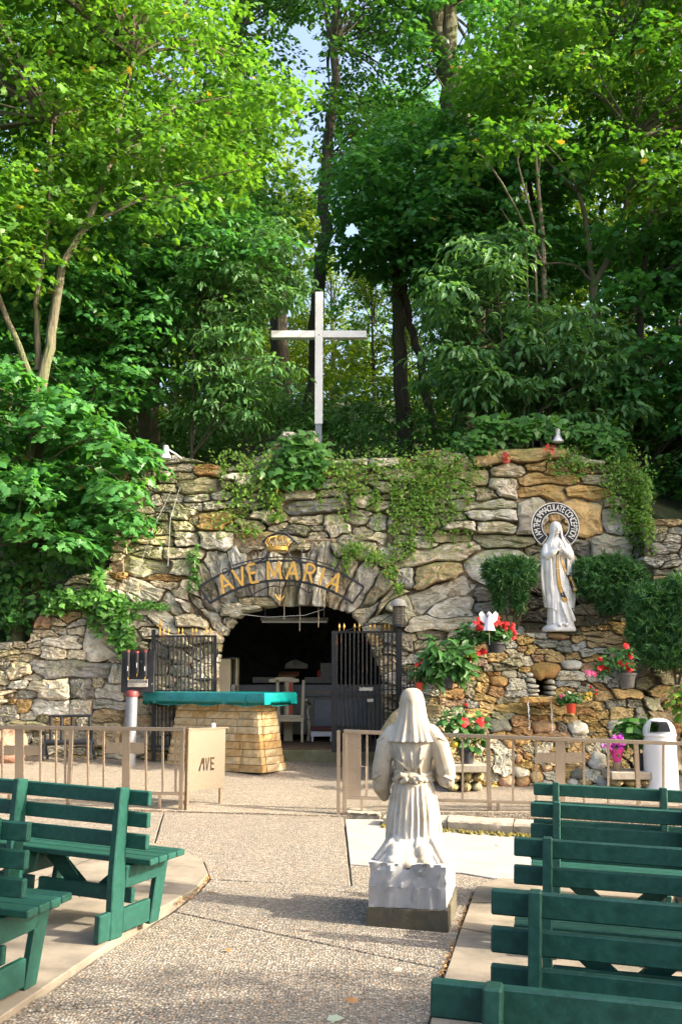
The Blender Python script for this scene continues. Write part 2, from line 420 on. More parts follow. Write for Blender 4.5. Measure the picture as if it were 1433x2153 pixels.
WALL = seeds('A', '870 180 200 65 -5 m;1010 120 180 60 0 m;1310 210 190 85 0 r;1030 225 130 60 0 g;840 240 100 45 0 m;915 232 70 45 0 m;900 280 200 48 0 m;1050 270 150 50 0 m;1260 310 250 95 -5 m;850 365 80 70 0 c;930 345 80 70 0 d;1030 320 130 70 0 m;960 395 120 55 0 g;1080 380 130 60 0 g;1250 380 200 55 0 g;1400 372 150 58 0 g;910 455 140 45 0 w;1040 450 130 45 0 g;1210 430 140 55 0 w;1350 430 170 52 0 g;840 510 150 60 0 m;940 500 70 60 0 c;1020 500 100 50 0 m;1330 522 210 112 0 r;1210 520 80 70 0 m;870 575 100 60 0 c;940 560 100 70 0 m;1030 575 120 70 0 m;1150 560 130 80 0 m;1000 650 260 90 4 m;1170 640 240 95 3 c;1330 640 240 112 0 w;880 690 200 70 0 m;1130 715 260 80 0 c;900 812 390 112 5 m;1150 812 190 112 0 w;700 740 140 70 0 c;500 810 110 58 0 c;640 810 110 60 0 c;530 870 150 50 10 c;740 870 120 60 0 r;370 935 80 52 0 m;490 935 85 52 0 m;575 930 60 50 0 o;870 940 330 110 20 g;1040 880 260 60 5 r;1170 960 180 120 25 c;720 1000 150 90 25 c;1100 1050 200 100 28 g;960 1110 430 112 27 g;1230 1095 290 85 30 g;600 990 150 60 5 m;480 1000 130 50 0 m')
WALL += seeds('B', '640 180 250 120 0 c;900 160 180 45 0 g;850 225 140 60 0 r;580 330 100 55 0 o;430 440 200 55 0 d;540 400 100 60 0 m;785 432 430 112 -3 d;1260 430 300 75 -2 m;1310 360 150 60 0 d;1390 165 130 60 0 r;740 515 220 62 -5 c;790 555 100 42 0 c;660 590 200 66 0 d;920 555 190 160 0 w;1080 600 130 85 0 c;1180 530 160 125 0 g;1310 560 200 150 -15 g;400 625 225 85 0 b;330 470 120 60 0 r;250 300 120 60 0 m;380 330 160 70 0 m;720 300 180 60 0 c;1000 300 220 60 0 m;1150 260 160 60 0 m;1000 200 200 60 0 m;560 490 120 60 0 m;270 560 120 60 0 m;1240 720 200 150 -20 g;1100 710 160 90 -10 g;980 640 140 80 0 c;650 690 240 60 0 c;380 705 180 50 0 c')
ARCH = seeds('B', '210 900 112 345 -20 w;105 960 118 330 -28 c;322 850 105 335 -13 g;430 810 108 335 -7 g;532 840 100 335 -3 w;636 850 104 335 2 m;738 840 104 370 4 g;836 845 108 390 9 w;950 890 118 330 21 c;1062 950 126 330 31 g')
WALL += seeds('B', '1165 985 135 330 40 m;1120 1085 370 100 -38 g;1210 1040 350 80 -38 m;130 1135 270 85 36 g;25 1010 60 260 -35 c;235 1150 90 80 30 c')
WALL += seeds('C', '690 138 430 72 -5 o;240 110 90 62 0 r;190 165 130 50 0 g;60 330 160 42 0 m;80 375 170 60 0 m;360 180 100 60 0 b;620 205 160 62 0 c;730 185 110 48 0 o;810 195 85 50 0 o;885 195 70 48 0 o;960 200 70 48 0 r;1040 195 100 36 0 g;790 241 292 60 0 o;580 287 132 92 0 c;1070 245 215 72 0 m;760 303 238 62 0 o;990 304 222 60 0 o;1150 300 85 50 0 m;380 320 150 42 0 g;480 365 285 58 0 g;720 432 145 175 0 c;960 432 190 185 0 o;840 400 110 80 0 o;1140 355 155 62 0 c;1230 365 65 62 0 m;1115 440 140 120 0 g;1210 430 85 52 0 m;80 450 165 95 0 g;330 430 150 62 0 m;520 470 205 62 0 w;330 512 205 62 0 m;590 537 315 62 2 m;290 602 400 92 -9 c;540 652 300 172 0 w;272 697 245 118 -18 b;300 782 325 108 -22 g;100 720 120 95 -25 g;330 852 235 102 -6 w;560 790 250 60 0 d;530 850 180 60 0 d;290 932 335 72 0 w;80 860 120 150 -35 m;700 690 110 70 0 d;730 760 100 65 0 d;740 830 100 60 0 d;700 900 140 60 0 d;930 570 170 90 0 d;1080 562 225 112 8 g;1320 475 85 42 0 m;1330 520 85 42 0 c;1340 572 155 52 0 g;1370 612 125 34 0 g;1375 652 130 42 0 g;1360 692 105 42 0 g;430 980 240 60 0 c;560 920 160 70 0 d;960 680 160 80 0 m;1100 680 160 90 0 m;1240 560 90 120 0 d;1230 690 120 90 0 d;1050 780 200 80 0 d;900 780 160 80 0 d;250 240 130 60 0 m;430 240 140 70 0 m;200 290 160 50 0 m;360 270 140 50 0 m')
WALL += seeds('D', '335 170 120 48 0 c;270 242 110 82 0 p;380 225 112 66 0 c;485 240 112 58 0 g;160 250 72 78 0 m;590 190 122 52 0 c;700 242 175 112 10 g;365 286 112 60 0 c;485 300 88 60 0 c;215 320 112 66 0 c;640 355 235 205 0 w;840 310 122 72 20 c;120 365 105 56 0 c;230 375 92 42 0 c;395 360 242 84 0 w;510 350 34 36 0 w;60 420 132 52 0 m;200 418 105 42 0 c;345 430 155 84 0 w;485 440 118 72 0 w;125 465 152 46 0 c;15 465 45 42 0 g;25 515 62 52 0 g;445 525 490 104 3 d;120 540 155 94 0 c;725 490 76 44 0 c;735 560 95 115 0 g;195 577 132 50 0 c;115 620 144 52 0 w;10 640 52 50 0 g;310 652 262 122 0 w;512 647 152 112 0 d;610 610 82 64 0 c;690 672 182 112 0 g;15 700 42 52 0 c;60 690 42 38 0 c;182 682 185 52 0 g;75 725 74 32 0 o;150 757 92 82 0 o;45 775 98 62 0 g;310 767 235 104 0 w;512 765 144 112 0 c;690 742 205 72 0 g;60 832 112 58 0 g;180 817 134 70 -10 w;690 822 185 82 0 b;270 842 102 54 0 m;400 852 165 70 0 o;520 862 90 70 0 c;230 920 92 64 0 m;385 935 130 80 0 c;490 932 90 84 0 c;660 932 205 125 0 b;180 950 76 95 0 g;60 950 130 130 0 c;200 1032 155 82 0 m;345 1032 150 72 0 g;482 1042 124 64 0 g;640 1052 150 64 0 m;860 450 160 90 0 c;870 560 160 90 0 c;860 660 160 80 0 g;860 760 140 80 0 c;860 860 150 90 0 b;860 960 150 90 0 g;860 1050 170 70 0 m;1000 400 150 90 28 g;1120 440 180 80 30 c;1010 500 130 90 0 c;1150 540 160 90 0 g;1030 590 150 80 0 c;1180 640 160 90 0 c;1020 690 160 90 0 c;1170 740 150 90 0 g;1040 790 150 90 0 c;1180 840 150 90 0 g;1050 890 160 90 0 c;1190 940 150 90 0 g;1060 1000 170 90 0 m;1210 1040 150 80 0 m;960 310 140 70 28 c')
FOUNT = seeds('F', '800 152 115 55 0 rR;690 155 102 52 0 w;620 185 112 52 0 o;570 200 62 42 0 w;740 206 182 46 0 d;830 216 102 60 0 d;905 180 62 38 0 o;910 215 82 36 0 g;1010 85 95 42 0 m;960 120 62 38 0 o;1030 115 82 42 0 o;1115 110 122 62 0 o;1000 150 132 42 0 o;1030 185 162 42 0 o;1000 215 102 36 0 o;985 245 152 46 0 c;880 256 82 38 0 o;500 265 122 52 0 o;580 245 92 42 0 c;620 228 64 32 0 r;640 285 82 42 0 c;700 270 57 42 0 r;775 262 102 60 0 o;710 243 72 30 0 o;880 301 116 52 0 wR;970 280 92 38 0 o;395 295 92 57 0 p;450 320 62 42 0 c;535 315 152 42 0 d;630 325 62 42 0 o;740 336 162 92 0 rR;390 335 52 37 0 r;480 348 62 32 0 r;550 355 92 62 0 gR;610 365 52 42 0 w;415 371 82 46 0 o;330 365 82 42 0 o;500 392 97 62 0 rR;860 360 142 62 0 c;970 380 62 47 0 c;340 410 92 42 0 d;585 411 107 72 0 w;655 363 42 28 0 wR;660 392 55 26 0 wR;668 418 62 24 0 wR;672 443 66 24 0 wR;678 464 66 22 0 wR;772 398 38 22 0 wR;766 424 46 22 0 wR;760 448 50 22 0 wR;756 468 40 18 0 wR;850 412 112 42 0 w;925 411 42 38 0 r;410 421 72 46 0 o;480 441 92 46 0 r;350 456 62 47 0 c;590 456 112 37 0 g;830 451 112 37 0 o;430 470 112 42 0 o;258 456 132 52 0 r;550 488 122 32 0 d;275 500 142 42 0 p;370 511 72 52 0 g;435 516 92 52 0 o;560 530 172 56 0 o;735 537 152 42 0 b;970 511 142 37 0 o;1040 466 102 46 0 o;1155 456 168 52 0 o;1090 507 110 42 0 d;1180 508 90 42 0 d;940 541 102 46 0 r;300 546 102 52 0 w;520 561 132 42 0 m;615 591 117 52 0 r;690 576 122 32 0 r;800 579 82 42 0 o;860 581 82 42 0 o;1030 556 72 42 0 o;1135 556 152 52 0 b;950 581 102 32 0 o;505 621 117 72 0 dR;615 641 102 42 0 r;733 631 122 67 0 rR;818 631 52 62 0 d;903 631 97 77 0 wR;1000 602 92 34 0 o;1040 590 62 40 0 o;1095 606 92 52 0 wR;990 640 102 38 0 o;970 662 48 26 0 g;500 735 72 62 0 w;545 711 52 52 0 rR;600 741 52 46 0 r;650 721 67 57 0 c;560 766 62 52 0 w;655 775 62 46 0 r;700 692 60 40 0 o;745 726 92 52 0 c;600 795 54 54 0 rR;515 811 97 87 0 w;610 851 82 62 0 gR;685 830 67 57 0 r;745 831 47 47 0 rR;690 886 67 52 0 oR;880 725 84 38 0 o;865 768 70 40 0 c;885 811 82 42 0 o;885 866 87 57 0 dR;760 880 82 62 0 w;950 700 50 40 0 o;985 726 62 60 0 c;1005 792 87 95 0 wR;985 861 77 77 0 w;1060 860 62 62 0 m;530 896 92 52 0 pR;625 906 67 46 0 rR;745 918 82 42 0 gR;865 912 62 38 0 wR;945 912 72 52 0 oR;1040 905 90 82 0 gR;1135 902 112 96 0 c;460 872 72 52 0 g;375 882 82 52 0 m;290 876 82 46 0 m;240 830 62 62 0 m;260 772 62 62 0 b;415 745 56 64 0 c;290 700 90 60 0 b;250 620 90 90 0 b;340 600 90 60 0 c;400 640 80 60 0 b;430 580 80 40 0 o;230 560 90 70 0 m;1200 560 90 60 0 d;1190 620 110 60 0 d;1120 660 110 60 0 m;1060 720 90 80 0 g;1130 740 80 80 0 b;1220 700 90 90 0 d;1200 800 110 90 0 m;1240 890 110 90 0 g;1290 560 120 50 0 b;1290 500 120 60 0 m;1320 440 150 50 0 o;1330 620 120 60 0 d;1360 700 140 90 0 d;1370 800 140 100 0 g;1350 890 130 90 0 d;1410 560 100 60 0 m;1230 400 140 50 0 d;1350 380 150 50 0 m;1150 400 120 50 0 d;1080 400 100 50 0 d;1060 330 120 60 0 d;1120 270 120 60 0 b;1200 330 120 60 0 d;1180 240 120 60 0 o;1200 180 110 50 0 o;1260 260 110 60 0 m;60 470 160 50 0 m;150 440 120 50 0 g;200 410 110 40 0 c;300 330 70 40 0 b;270 380 60 40 0 b;330 290 80 50 0 b;400 250 90 50 0 b;330 240 90 50 0 m;480 215 90 50 0 b;280 200 110 60 0 m;240 290 90 60 0 m;180 340 100 60 0 m;130 390 90 50 0 m;590 150 80 50 0 g;540 175 80 45 0 m;640 130 80 40 0 m;870 140 80 40 0 m;930 85 60 40 0 m;1070 60 90 40 0 m')
def lin(tab, x):
    if x <= tab[0][0]: return tab[0][1]
    for (a, b), (c, d) in zip(tab[:-1], tab[1:]):
        if x <= c: return b + (d-b)*(x-a)/max(1e-6, c-a)
    return tab[-1][1]
WTOP = [(-420, 1335), (0, 1350), (62, 1345), (75, 1300), (105, 1268), (150, 1212), (228, 1195), (245, 1100), (250, 978), (330, 946), (420, 970), (480, 985), (560, 950), (592, 905), (662, 905), (690, 965), (860, 962), (890, 945), (930, 945), (1000, 962), (1012, 948), (1180, 936), (1230, 965), (1310, 985), (1330, 1060), (1362, 1092), (1433, 1090), (1800, 1080)]
HOLE = [(452, 1640), (455, 1400), (463, 1352), (488, 1312), (515, 1287), (560, 1276), (650, 1275), (718, 1284), (746, 1302), (772, 1345), (800, 1420), (808, 1640)]
FTOP = [(838, 1478), (905, 1445), (930, 1405), (980, 1360), (1040, 1345), (1090, 1328), (1210, 1328), (1240, 1300), (1330, 1290), (1400, 1400), (1436, 1430)]
FBOT = [(838, 1560), (905, 1640), (960, 1645), (1050, 1655), (1330, 1665), (1436, 1660)]
def Yface(u, v):
    z = P(u, v, 15.7).z
    Y = 15.55 + .27*max(0, z-2.5)
    if u < 262: Y = 15.5 + .05*max(0, z-1)
    if 405 < u < 800 and 1130 < v < 1330: Y = 15.72 + .1*max(0, z-3.0)
    if 1095 < u < 1225 and 1120 < v < 1330: Y = 16.0
    if u > 1355: Y = 15.3
    return Y
def Yfount(u, v):
    t = max(0., (1655-v)/330); Y = 13.55 + 1.65*t**1.15
    e = max(0, (930-u)/90, (u-1290)/110); return Y + .5*min(1.4, e)**2
def in_poly(U, V, poly):
    ins = np.zeros(U.shape, bool); n = len(poly)
    for i in range(n):
        x1, y1 = poly[i]; x2, y2 = poly[(i+1) % n]
        if y1 == y2: continue
        c = ((y1 > V) != (y2 > V)) & (U < (x2-x1)*(V-y1)/(y2-y1)+x1); ins ^= c
    return ins
def warp(U, V, sd, amp, L):
    r = np.random.default_rng(sd); du = np.zeros(U.shape); dv = np.zeros(U.shape)
    for k in range(10):
        a, b, p, q = r.normal(0, 1/L, 2).tolist() + r.uniform(0, 6.28, 2).tolist()
        du += np.sin(U*a*2+V*b*2+p); dv += np.sin(U*a*2+V*b*2+q)
    return U+du*amp/3, V+dv*amp/3
def snorm(U, V, s):
    ca, sa = math.cos(s[4]), math.sin(s[4]); x = U-s[0]; y = V-s[1]
    a = np.abs(x*ca+y*sa)/(s[2]/2); b = np.abs(-x*sa+y*ca)/(s[3]/2)
    return (a**5+b**5)**(1/5)
def label_field(sds, u0, u1, v0, v1, mask_fn, fill, fillsize, step=2, sd=1, reach=1.45):
    us = np.arange(u0, u1, step); vs = np.arange(v0, v1, step); U, V = np.meshgrid(us, vs)
    mask = mask_fn(U, V); Uw, Vw = warp(U, V, sd, 3.0, 26)
    best = np.full(U.shape, 9e9); lab = np.full(U.shape, -1); sds = list(sds); r = random.Random(sd)
    def put(i):
        s = sds[i]; R = 1.8*max(s[2], s[3])
        j0, j1 = np.searchsorted(vs, [s[1]-R, s[1]+R]); i0, i1 = np.searchsorted(us, [s[0]-R, s[0]+R])
        sl = (slice(j0, j1), slice(i0, i1)); n = snorm(Uw[sl], Vw[sl], s)
        up = n < best[sl]; best[sl][up] = n[up]; lab[sl][up] = i
    for i in range(len(sds)): put(i)
    for _ in range(fill):                                        # further stones where the list leaves holes
        bad = np.argwhere(mask & (best > 1.3))
        if len(bad) < 30: break
        j, i = bad[r.randrange(len(bad))]
        k = r.uniform(.75, 1.35); sds.append((us[i], vs[j], fillsize[0]*k*r.uniform(.8, 1.5), fillsize[1]*k, math.radians(r.gauss(0, 3)), r.choice(fillsize[2]))); put(len(sds)-1)
    lab[~mask | (best > reach)] = -1
    return sds, lab, us, vs, step
def stone_objects(name, sds, lab, us, vs, step, Yfn, mat, parent, thick, prot, joint_px=1.0, seed=3, matpick=None):
    r = random.Random(seed); N = 26; out = []
    for i, s in enumerate(sds):
        if not (lab == i).any(): continue
        code = s[5]; rnd = code.endswith('R'); ca, sa = math.cos(s[4]), math.sin(s[4])
        pts = []
        jj, ii = np.nonzero(lab == i)
        if len(jj) < 10: continue
        cu, cv = float(us[ii].mean()), float(vs[jj].mean())
        a0, b0 = s[2]/2, s[3]/2
        for k in range(N):
            th = 2*PI*(k+r.uniform(-.2, .2))/N; c, sn = math.cos(th), math.sin(th)
            q = (abs(c)**5+abs(sn)**5)**(-1/5); dx, dy = c*a0*q, sn*b0*q
            du, dv = dx*ca-dy*sa, dx*sa+dy*ca; last = 0
            for t in np.arange(.1, 1.7, .05):
                x, y = int((cu+du*t-us[0])/step), int((cv+dv*t-vs[0])/step)
                if not (0 <= x < lab.shape[1] and 0 <= y < lab.shape[0]) or lab[y, x] != i: break
                last = t
            L = math.hypot(du, dv)*last; f = max(.15, (L-joint_px)/max(L, 1e-3))*last
            pts.append((du*f, dv*f))
        if rnd:
            av = max(4., np.mean([math.hypot(*p) for p in pts])); 
            pts = [(p[0]*.5+.5*(a0*.93*math.cos(2*PI*k/N)), p[1]*.5+.5*(b0*.93*math.sin(2*PI*k/N))) for k, p in enumerate(pts)]
        Y = Yfn(cu, cv); o = P(cu, cv, Y); sc = Y/FPX/_c
        sizem = math.sqrt(s[2]*s[3])*sc
        pr = r.uniform(*prot)*min(1.2, max(.5, sizem/.35)); facets = []
        for _ in range(r.choice((2, 2, 3, 4))):
            facets.append((pr*r.uniform(.75, 1.25), r.gauss(0, .13), r.gauss(.03, .17), r.uniform(-.3, .3)*a0*sc, r.uniform(-.3, .3)*b0*sc))
        def depth(x, z, ring):
            if rnd: return pr*2.0*math.sqrt(max(0, 1-ring*ring*.97))
            d = min(h + gx*(x-x0) + gzz*(z-z0) for h, gx, gzz, x0, z0 in facets)
            d = max(d, -.02) - (.32*pr*max(0, ring-.86)/.14)*r.uniform(.4, 1.1)
            return d + r.gauss(0, .008+.005*ring)
        V = [(0, -depth(0, 0, 0), 0)]; F = []; rings = (.32, .6, .8, .955, 1.0)
        jt = [r.uniform(-.03, .03) for _ in range(N)]
        for ri, rg in enumerate(rings):
            for k in range(N):
                f = rg*(1+jt[k]*(1 if rg < 1 else .5))
                x, z = pts[k][0]*f*sc, -pts[k][1]*f*sc
                V.append((x, -depth(x, z, rg), z))
        for k in range(N):
            x, z = pts[k][0]*.93*sc, -pts[k][1]*.93*sc; V.append((x, thick, z))
        F = [(0, 1+k, 1+(k+1) % N) for k in range(N)]
        for ri in range(len(rings)):
            b = 1+ri*N; F += [(b+k, b+N+k, b+N+(k+1) % N, b+(k+1) % N) for k in range(N)]
        dz_ = P(cu, cv-6, Y).z-P(cu, cv+6, Y).z; sz_ = (Yfn(cu, cv-6)-Yfn(cu, cv+6))/dz_; sx_ = (Yfn(cu+6, cv)-Yfn(cu-6, cv))/dz_
        if abs(sz_) > 1.2: sz_ = 0
        if abs(sx_) > 1.5: sx_ = 0
        V = [(x, y+sz_*z+sx_*x, z) for x, y, z in V]                    # lean with the face it is laid in
        me = bpy.data.meshes.new(name); me.from_pydata(V, [], F)
        if rnd: me.polygons.foreach_set('use_smooth', [True]*len(me.polygons))
        else:
            me.polygons.foreach_set('use_smooth', [True]*len(me.polygons)); me.set_sharp_from_angle(angle=math.radians(11))
        ob = link_mesh(name, me, matpick(s) if matpick else mat, parent)
        ob.location = o - parent.location; base = PAL[code[0]]; g = r.uniform(.82, 1.14); w = r.uniform(-.035, .035)
        ob.color = (max(.02, base[0]*g+w*.5), max(.02, base[1]*g), max(.02, base[2]*g-w), 1); out.append(ob)
    return out

GROTTO = thing('grotto', 'tall weathered sandstone grotto with a dark arched cave mouth', 'grotto', (0, 15.6, 0))
def wall_mask(U, V):
    top = np.interp(U, [a for a, b in WTOP], [b for a, b in WTOP])
    bot = np.where(U > 850, 1560., 1612.)
    return (V > top) & (V < bot) & ~in_poly(U, V, HOLE)
NARCH0 = len(WALL); WALL_ALL = WALL + ARCH
sds, lab, us, vs, st = label_field(WALL_ALL, -260, 1700, 890, 1614, wall_mask, 420, (54, 25, 'cgcgmwb'), sd=5)
def pick(s):
    if s in ARCH: return M_ARCH
    return M_ROCK if (s[1] < 1215 and not (s[0] > 1080 and s[1] > 990)) else M_ROCKC
stone_objects('stone', sds, lab, us, vs, st, Yface, M_ROCK, GROTTO, .5, (.05, .17), seed=8, matpick=pick)
# mortar and earth between the stones
def core(mask_fn, u0, u1, v0, v1, step, Yfn, back, name, parent, mat):
    us = np.arange(u0, u1+1, step); vs = np.arange(v0, v1+1, step); U, V = np.meshgrid(us, vs); m = mask_fn(U, V); idx = {}; mb = MB(); r = random.Random(2)
    for j in range(len(vs)-1):
        for i in range(len(us)-1):
            if m[j, i] and m[j+1, i] and m[j, i+1] and m[j+1, i+1]:
                q = []
                for a, b in ((j, i), (j, i+1), (j+1, i+1), (j+1, i)):
                    if (a, b) not in idx:
                        idx[(a, b)] = len(mb.v); p = P(us[b], vs[a], Yfn(us[b], vs[a])+back+r.uniform(-.03, .03)) - parent.location; mb.v.append(tuple(p))
                    q.append(idx[(a, b)])
                mb.f.append(tuple(q))
    return mb.build(name, mat, parent, smooth=True)
core(wall_mask, -260, 1700, 890, 1614, 7, Yface, .035, 'mortar', GROTTO, M_CORE)
FOUNTAIN = thing('rock_fountain', 'terraced fieldstone rockery with a trickling spring spout beneath the white statue', 'fountain', (2.8, 13.6, gz(2.8, 13.6)))
def fount_mask(U, V):
    return (V > np.interp(U, [a for a, b in FTOP], [b for a, b in FTOP])) & (V < np.interp(U, [a for a, b in FBOT], [b for a, b in FBOT])) & (U > 838) & (U < 1460) & ~in_poly(U, V, [(1134, 1425), (1148, 1425), (1156, 1462), (1133, 1462)])
fs, flab, fus, fvs, fst = label_field(FOUNT, 830, 1470, 1280, 1675, fount_mask, 90, (36, 19, 'oobrcm'), sd=21)
stone_objects('stone', fs, flab, fus, fvs, fst, Yfount, M_FOUNT, FOUNTAIN, .42, (.05, .12), joint_px=.8, seed=31)
core(fount_mask, 838, 1460, 1285, 1670, 8, Yfount, .06, 'earth_core', FOUNTAIN, M_CORE)

# ---- the cave behind the arch
M_CAVE = pm('black_green_rock', (.03, .034, .028), (.018, .02, .018), 3, .9, bump=.9, bscale=5, bdist=.12, c3=(.045, .05, .035), s3=1.4)  # very dark black-green rock over the whole cave wall
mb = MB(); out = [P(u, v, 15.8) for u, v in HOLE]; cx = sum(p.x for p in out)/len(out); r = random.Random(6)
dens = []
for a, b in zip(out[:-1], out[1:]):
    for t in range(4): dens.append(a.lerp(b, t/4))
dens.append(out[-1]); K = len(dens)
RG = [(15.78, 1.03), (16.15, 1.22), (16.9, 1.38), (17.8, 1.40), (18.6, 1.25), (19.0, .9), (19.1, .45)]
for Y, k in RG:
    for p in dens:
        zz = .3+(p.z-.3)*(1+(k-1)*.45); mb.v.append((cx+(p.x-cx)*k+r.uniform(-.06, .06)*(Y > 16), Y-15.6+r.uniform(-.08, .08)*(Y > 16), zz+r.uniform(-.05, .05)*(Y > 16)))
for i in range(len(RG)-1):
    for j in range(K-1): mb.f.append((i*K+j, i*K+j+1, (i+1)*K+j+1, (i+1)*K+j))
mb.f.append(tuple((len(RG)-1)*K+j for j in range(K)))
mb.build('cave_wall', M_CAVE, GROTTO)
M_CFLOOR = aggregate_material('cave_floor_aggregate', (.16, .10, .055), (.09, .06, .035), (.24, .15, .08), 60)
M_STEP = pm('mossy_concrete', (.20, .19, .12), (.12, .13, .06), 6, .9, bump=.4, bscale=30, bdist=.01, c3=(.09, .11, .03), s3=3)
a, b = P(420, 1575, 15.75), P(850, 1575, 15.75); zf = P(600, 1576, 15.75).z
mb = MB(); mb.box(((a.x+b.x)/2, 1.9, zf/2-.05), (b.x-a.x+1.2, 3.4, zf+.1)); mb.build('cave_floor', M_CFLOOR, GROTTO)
mb = MB(); mb.box(((a.x+b.x)/2, .14, zf/2-.06), (b.x-a.x+.1, .10, zf+.1)); mb.build('step', M_STEP, GROTTO, bevel=.012)
CAVE_Z = zf
# ================================================================ hillside, trees, vines
M_HILL = pm('forest_floor', (.05, .045, .02), (.03, .045, .015), 2.5, .95, bump=.8, bscale=9, bdist=.06, c3=(.06, .085, .02), s3=1.3)
def hill(x, y):
    """wooded slope above and beside the rock face"""
    def ss(a, b, t): t = max(0., min(1., (t-a)/(b-a))); return t*t*(3-2*t)
    m = ss(-4.4, -3.5, x)*(1-ss(4.7, 6.2, x)*.25)
    y0 = 15.75 + .95*m
    z0 = 1.9 + 3.0*m
    d = max(0., y-y0)
    z = z0 + d*(.55-.2*m)
    if d > 9: z = z0 + 9*(.55-.2*m) + (d-9)*.3
    return z + .12*math.sin(x*1.3+y*.7)*min(1, d), y0
M_SK = 0
hb = MB(); hx = [-150, -80, -50, -32, -24] + list(np.arange(-20, 20.1, .45)) + [24, 32, 50, 80, 150]
hd = [0, .3, .7, 1.2, 1.8, 2.5, 3.5, 5, 7, 9, 12, 16, 22, 30, 45, 70, 110]
for d in hd:
    for x in hx:
        y0 = hill(x, 0)[1]; z = hill(x, y0+d)[0]; hb.v.append((x, y0+d, z - (.15 if d == 0 else 0)))
n = len(hx)
for j in range(len(hd)-1):
    for i in range(n-1): hb.f.append((j*n+i, j*n+i+1, (j+1)*n+i+1, (j+1)*n+i))
bs_ = {}
for i, x in enumerate(hx):
    if x < -3.4 or x > 2.3: bs_[i] = len(hb.v); hb.v.append((x, hb.v[i][1]+.02, -.3))
for i in range(n-1):
    if i in bs_ and i+1 in bs_: hb.f.append((i, i+1, bs_[i+1], bs_[i]))
tag(hb.build('hillside', M_HILL, smooth=True), kind='structure')

# ---- leaves
def _fan(outline, c, fold):
    v = [(c[0], c[1], 0)] + [(x, y, -fold*abs(x)) for x, y in outline]; n = len(outline)
    return np.array(v), np.array([(0, 1+i, 1+(i+1) % n) for i in range(n)])
_ml = [(0, 0), (.2, -.06), (.34, .04), (.27, .2), (.56, .38), (.3, .5), (.27, .66), (0, 1.05)]
MAPLE = _fan(_ml + [(-x, y) for x, y in reversed(_ml[1:-1])], (0, .36), .22)
_iv = [(0, 0), (.3, -.05), (.5, .3), (.25, .5), (0, 1)]
IVY = _fan(_iv + [(-x, y) for x, y in reversed(_iv[1:-1])], (0, .35), .2)
_ov = [(0, 0), (.2, .28), (.19, .58), (0, 1)]
OVAL = (np.array([(0, 0, 0), (.2, .28, -.06), (.18, .6, -.07), (0, 1, -.1), (-.18, .6, -.07), (-.2, .28, -.06), (0, .45, .02)]), np.array([(6, 0, 1), (6, 1, 2), (6, 2, 3), (6, 3, 4), (6, 4, 5), (6, 5, 0)]))
QUAD = (np.array([(0, 0, 0), (.36, .45, -.08), (0, 1, 0), (-.36, .45, -.08)]), np.array([(0, 1, 2), (0, 2, 3)]))
BLADE = (np.array([(-.5, 0, 0), (.5, 0, 0), (0, 1, 0)]), np.array([(0, 1, 2)]))
SPEAR = (np.array([(0, 0, 0), (.11, .3, .05), (0, .3, -.02), (-.11, .3, .05), (.09, .65, .0), (0, .65, -.06), (-.09, .65, 0), (0, 1, -.22)]), np.array([(0, 1, 2), (0, 2, 3), (1, 4, 5), (1, 5, 2), (2, 5, 6), (2, 6, 3), (4, 7, 5), (5, 7, 6)]))
def leaf_mesh(name, tpl, pos, nrm, direc, size, tint, mat, parent, kind='stuff', width=1.0):
    V, F = tpl; pos = np.asarray(pos, float); N = len(pos)
    z = np.asarray(nrm, float); z /= np.linalg.norm(z, axis=1, keepdims=True)+1e-9
    y = np.asarray(direc, float); y = y - z*(y*z).sum(1, keepdims=True); y /= np.linalg.norm(y, axis=1, keepdims=True)+1e-9
    x = np.cross(y, z); s = np.asarray(size, float).reshape(-1, 1, 1)
    W = pos[:, None] + s*(V[None, :, 0:1]*width*x[:, None] + V[None, :, 1:2]*y[:, None] + V[None, :, 2:3]*z[:, None])
    k = len(V); f = (F[None] + (np.arange(N)*k)[:, None, None]).reshape(-1, 3)
    me = bpy.data.meshes.new(name); me.vertices.add(N*k); me.vertices.foreach_set('co', W.reshape(-1).astype(np.float32))
    me.loops.add(f.size); me.loops.foreach_set('vertex_index', f.reshape(-1).astype(np.int32))
    me.polygons.add(len(f)); me.polygons.foreach_set('loop_start', np.arange(0, f.size, 3, dtype=np.int32))
    me.update(calc_edges=True)
    a = me.attributes.new('tint', 'FLOAT', 'FACE'); a.data.foreach_set('value', np.repeat(np.clip(tint, 0, 1), len(F)).astype(np.float32))
    o = link_mesh(name, me, mat, parent)
    if kind: o['kind'] = kind
    return o
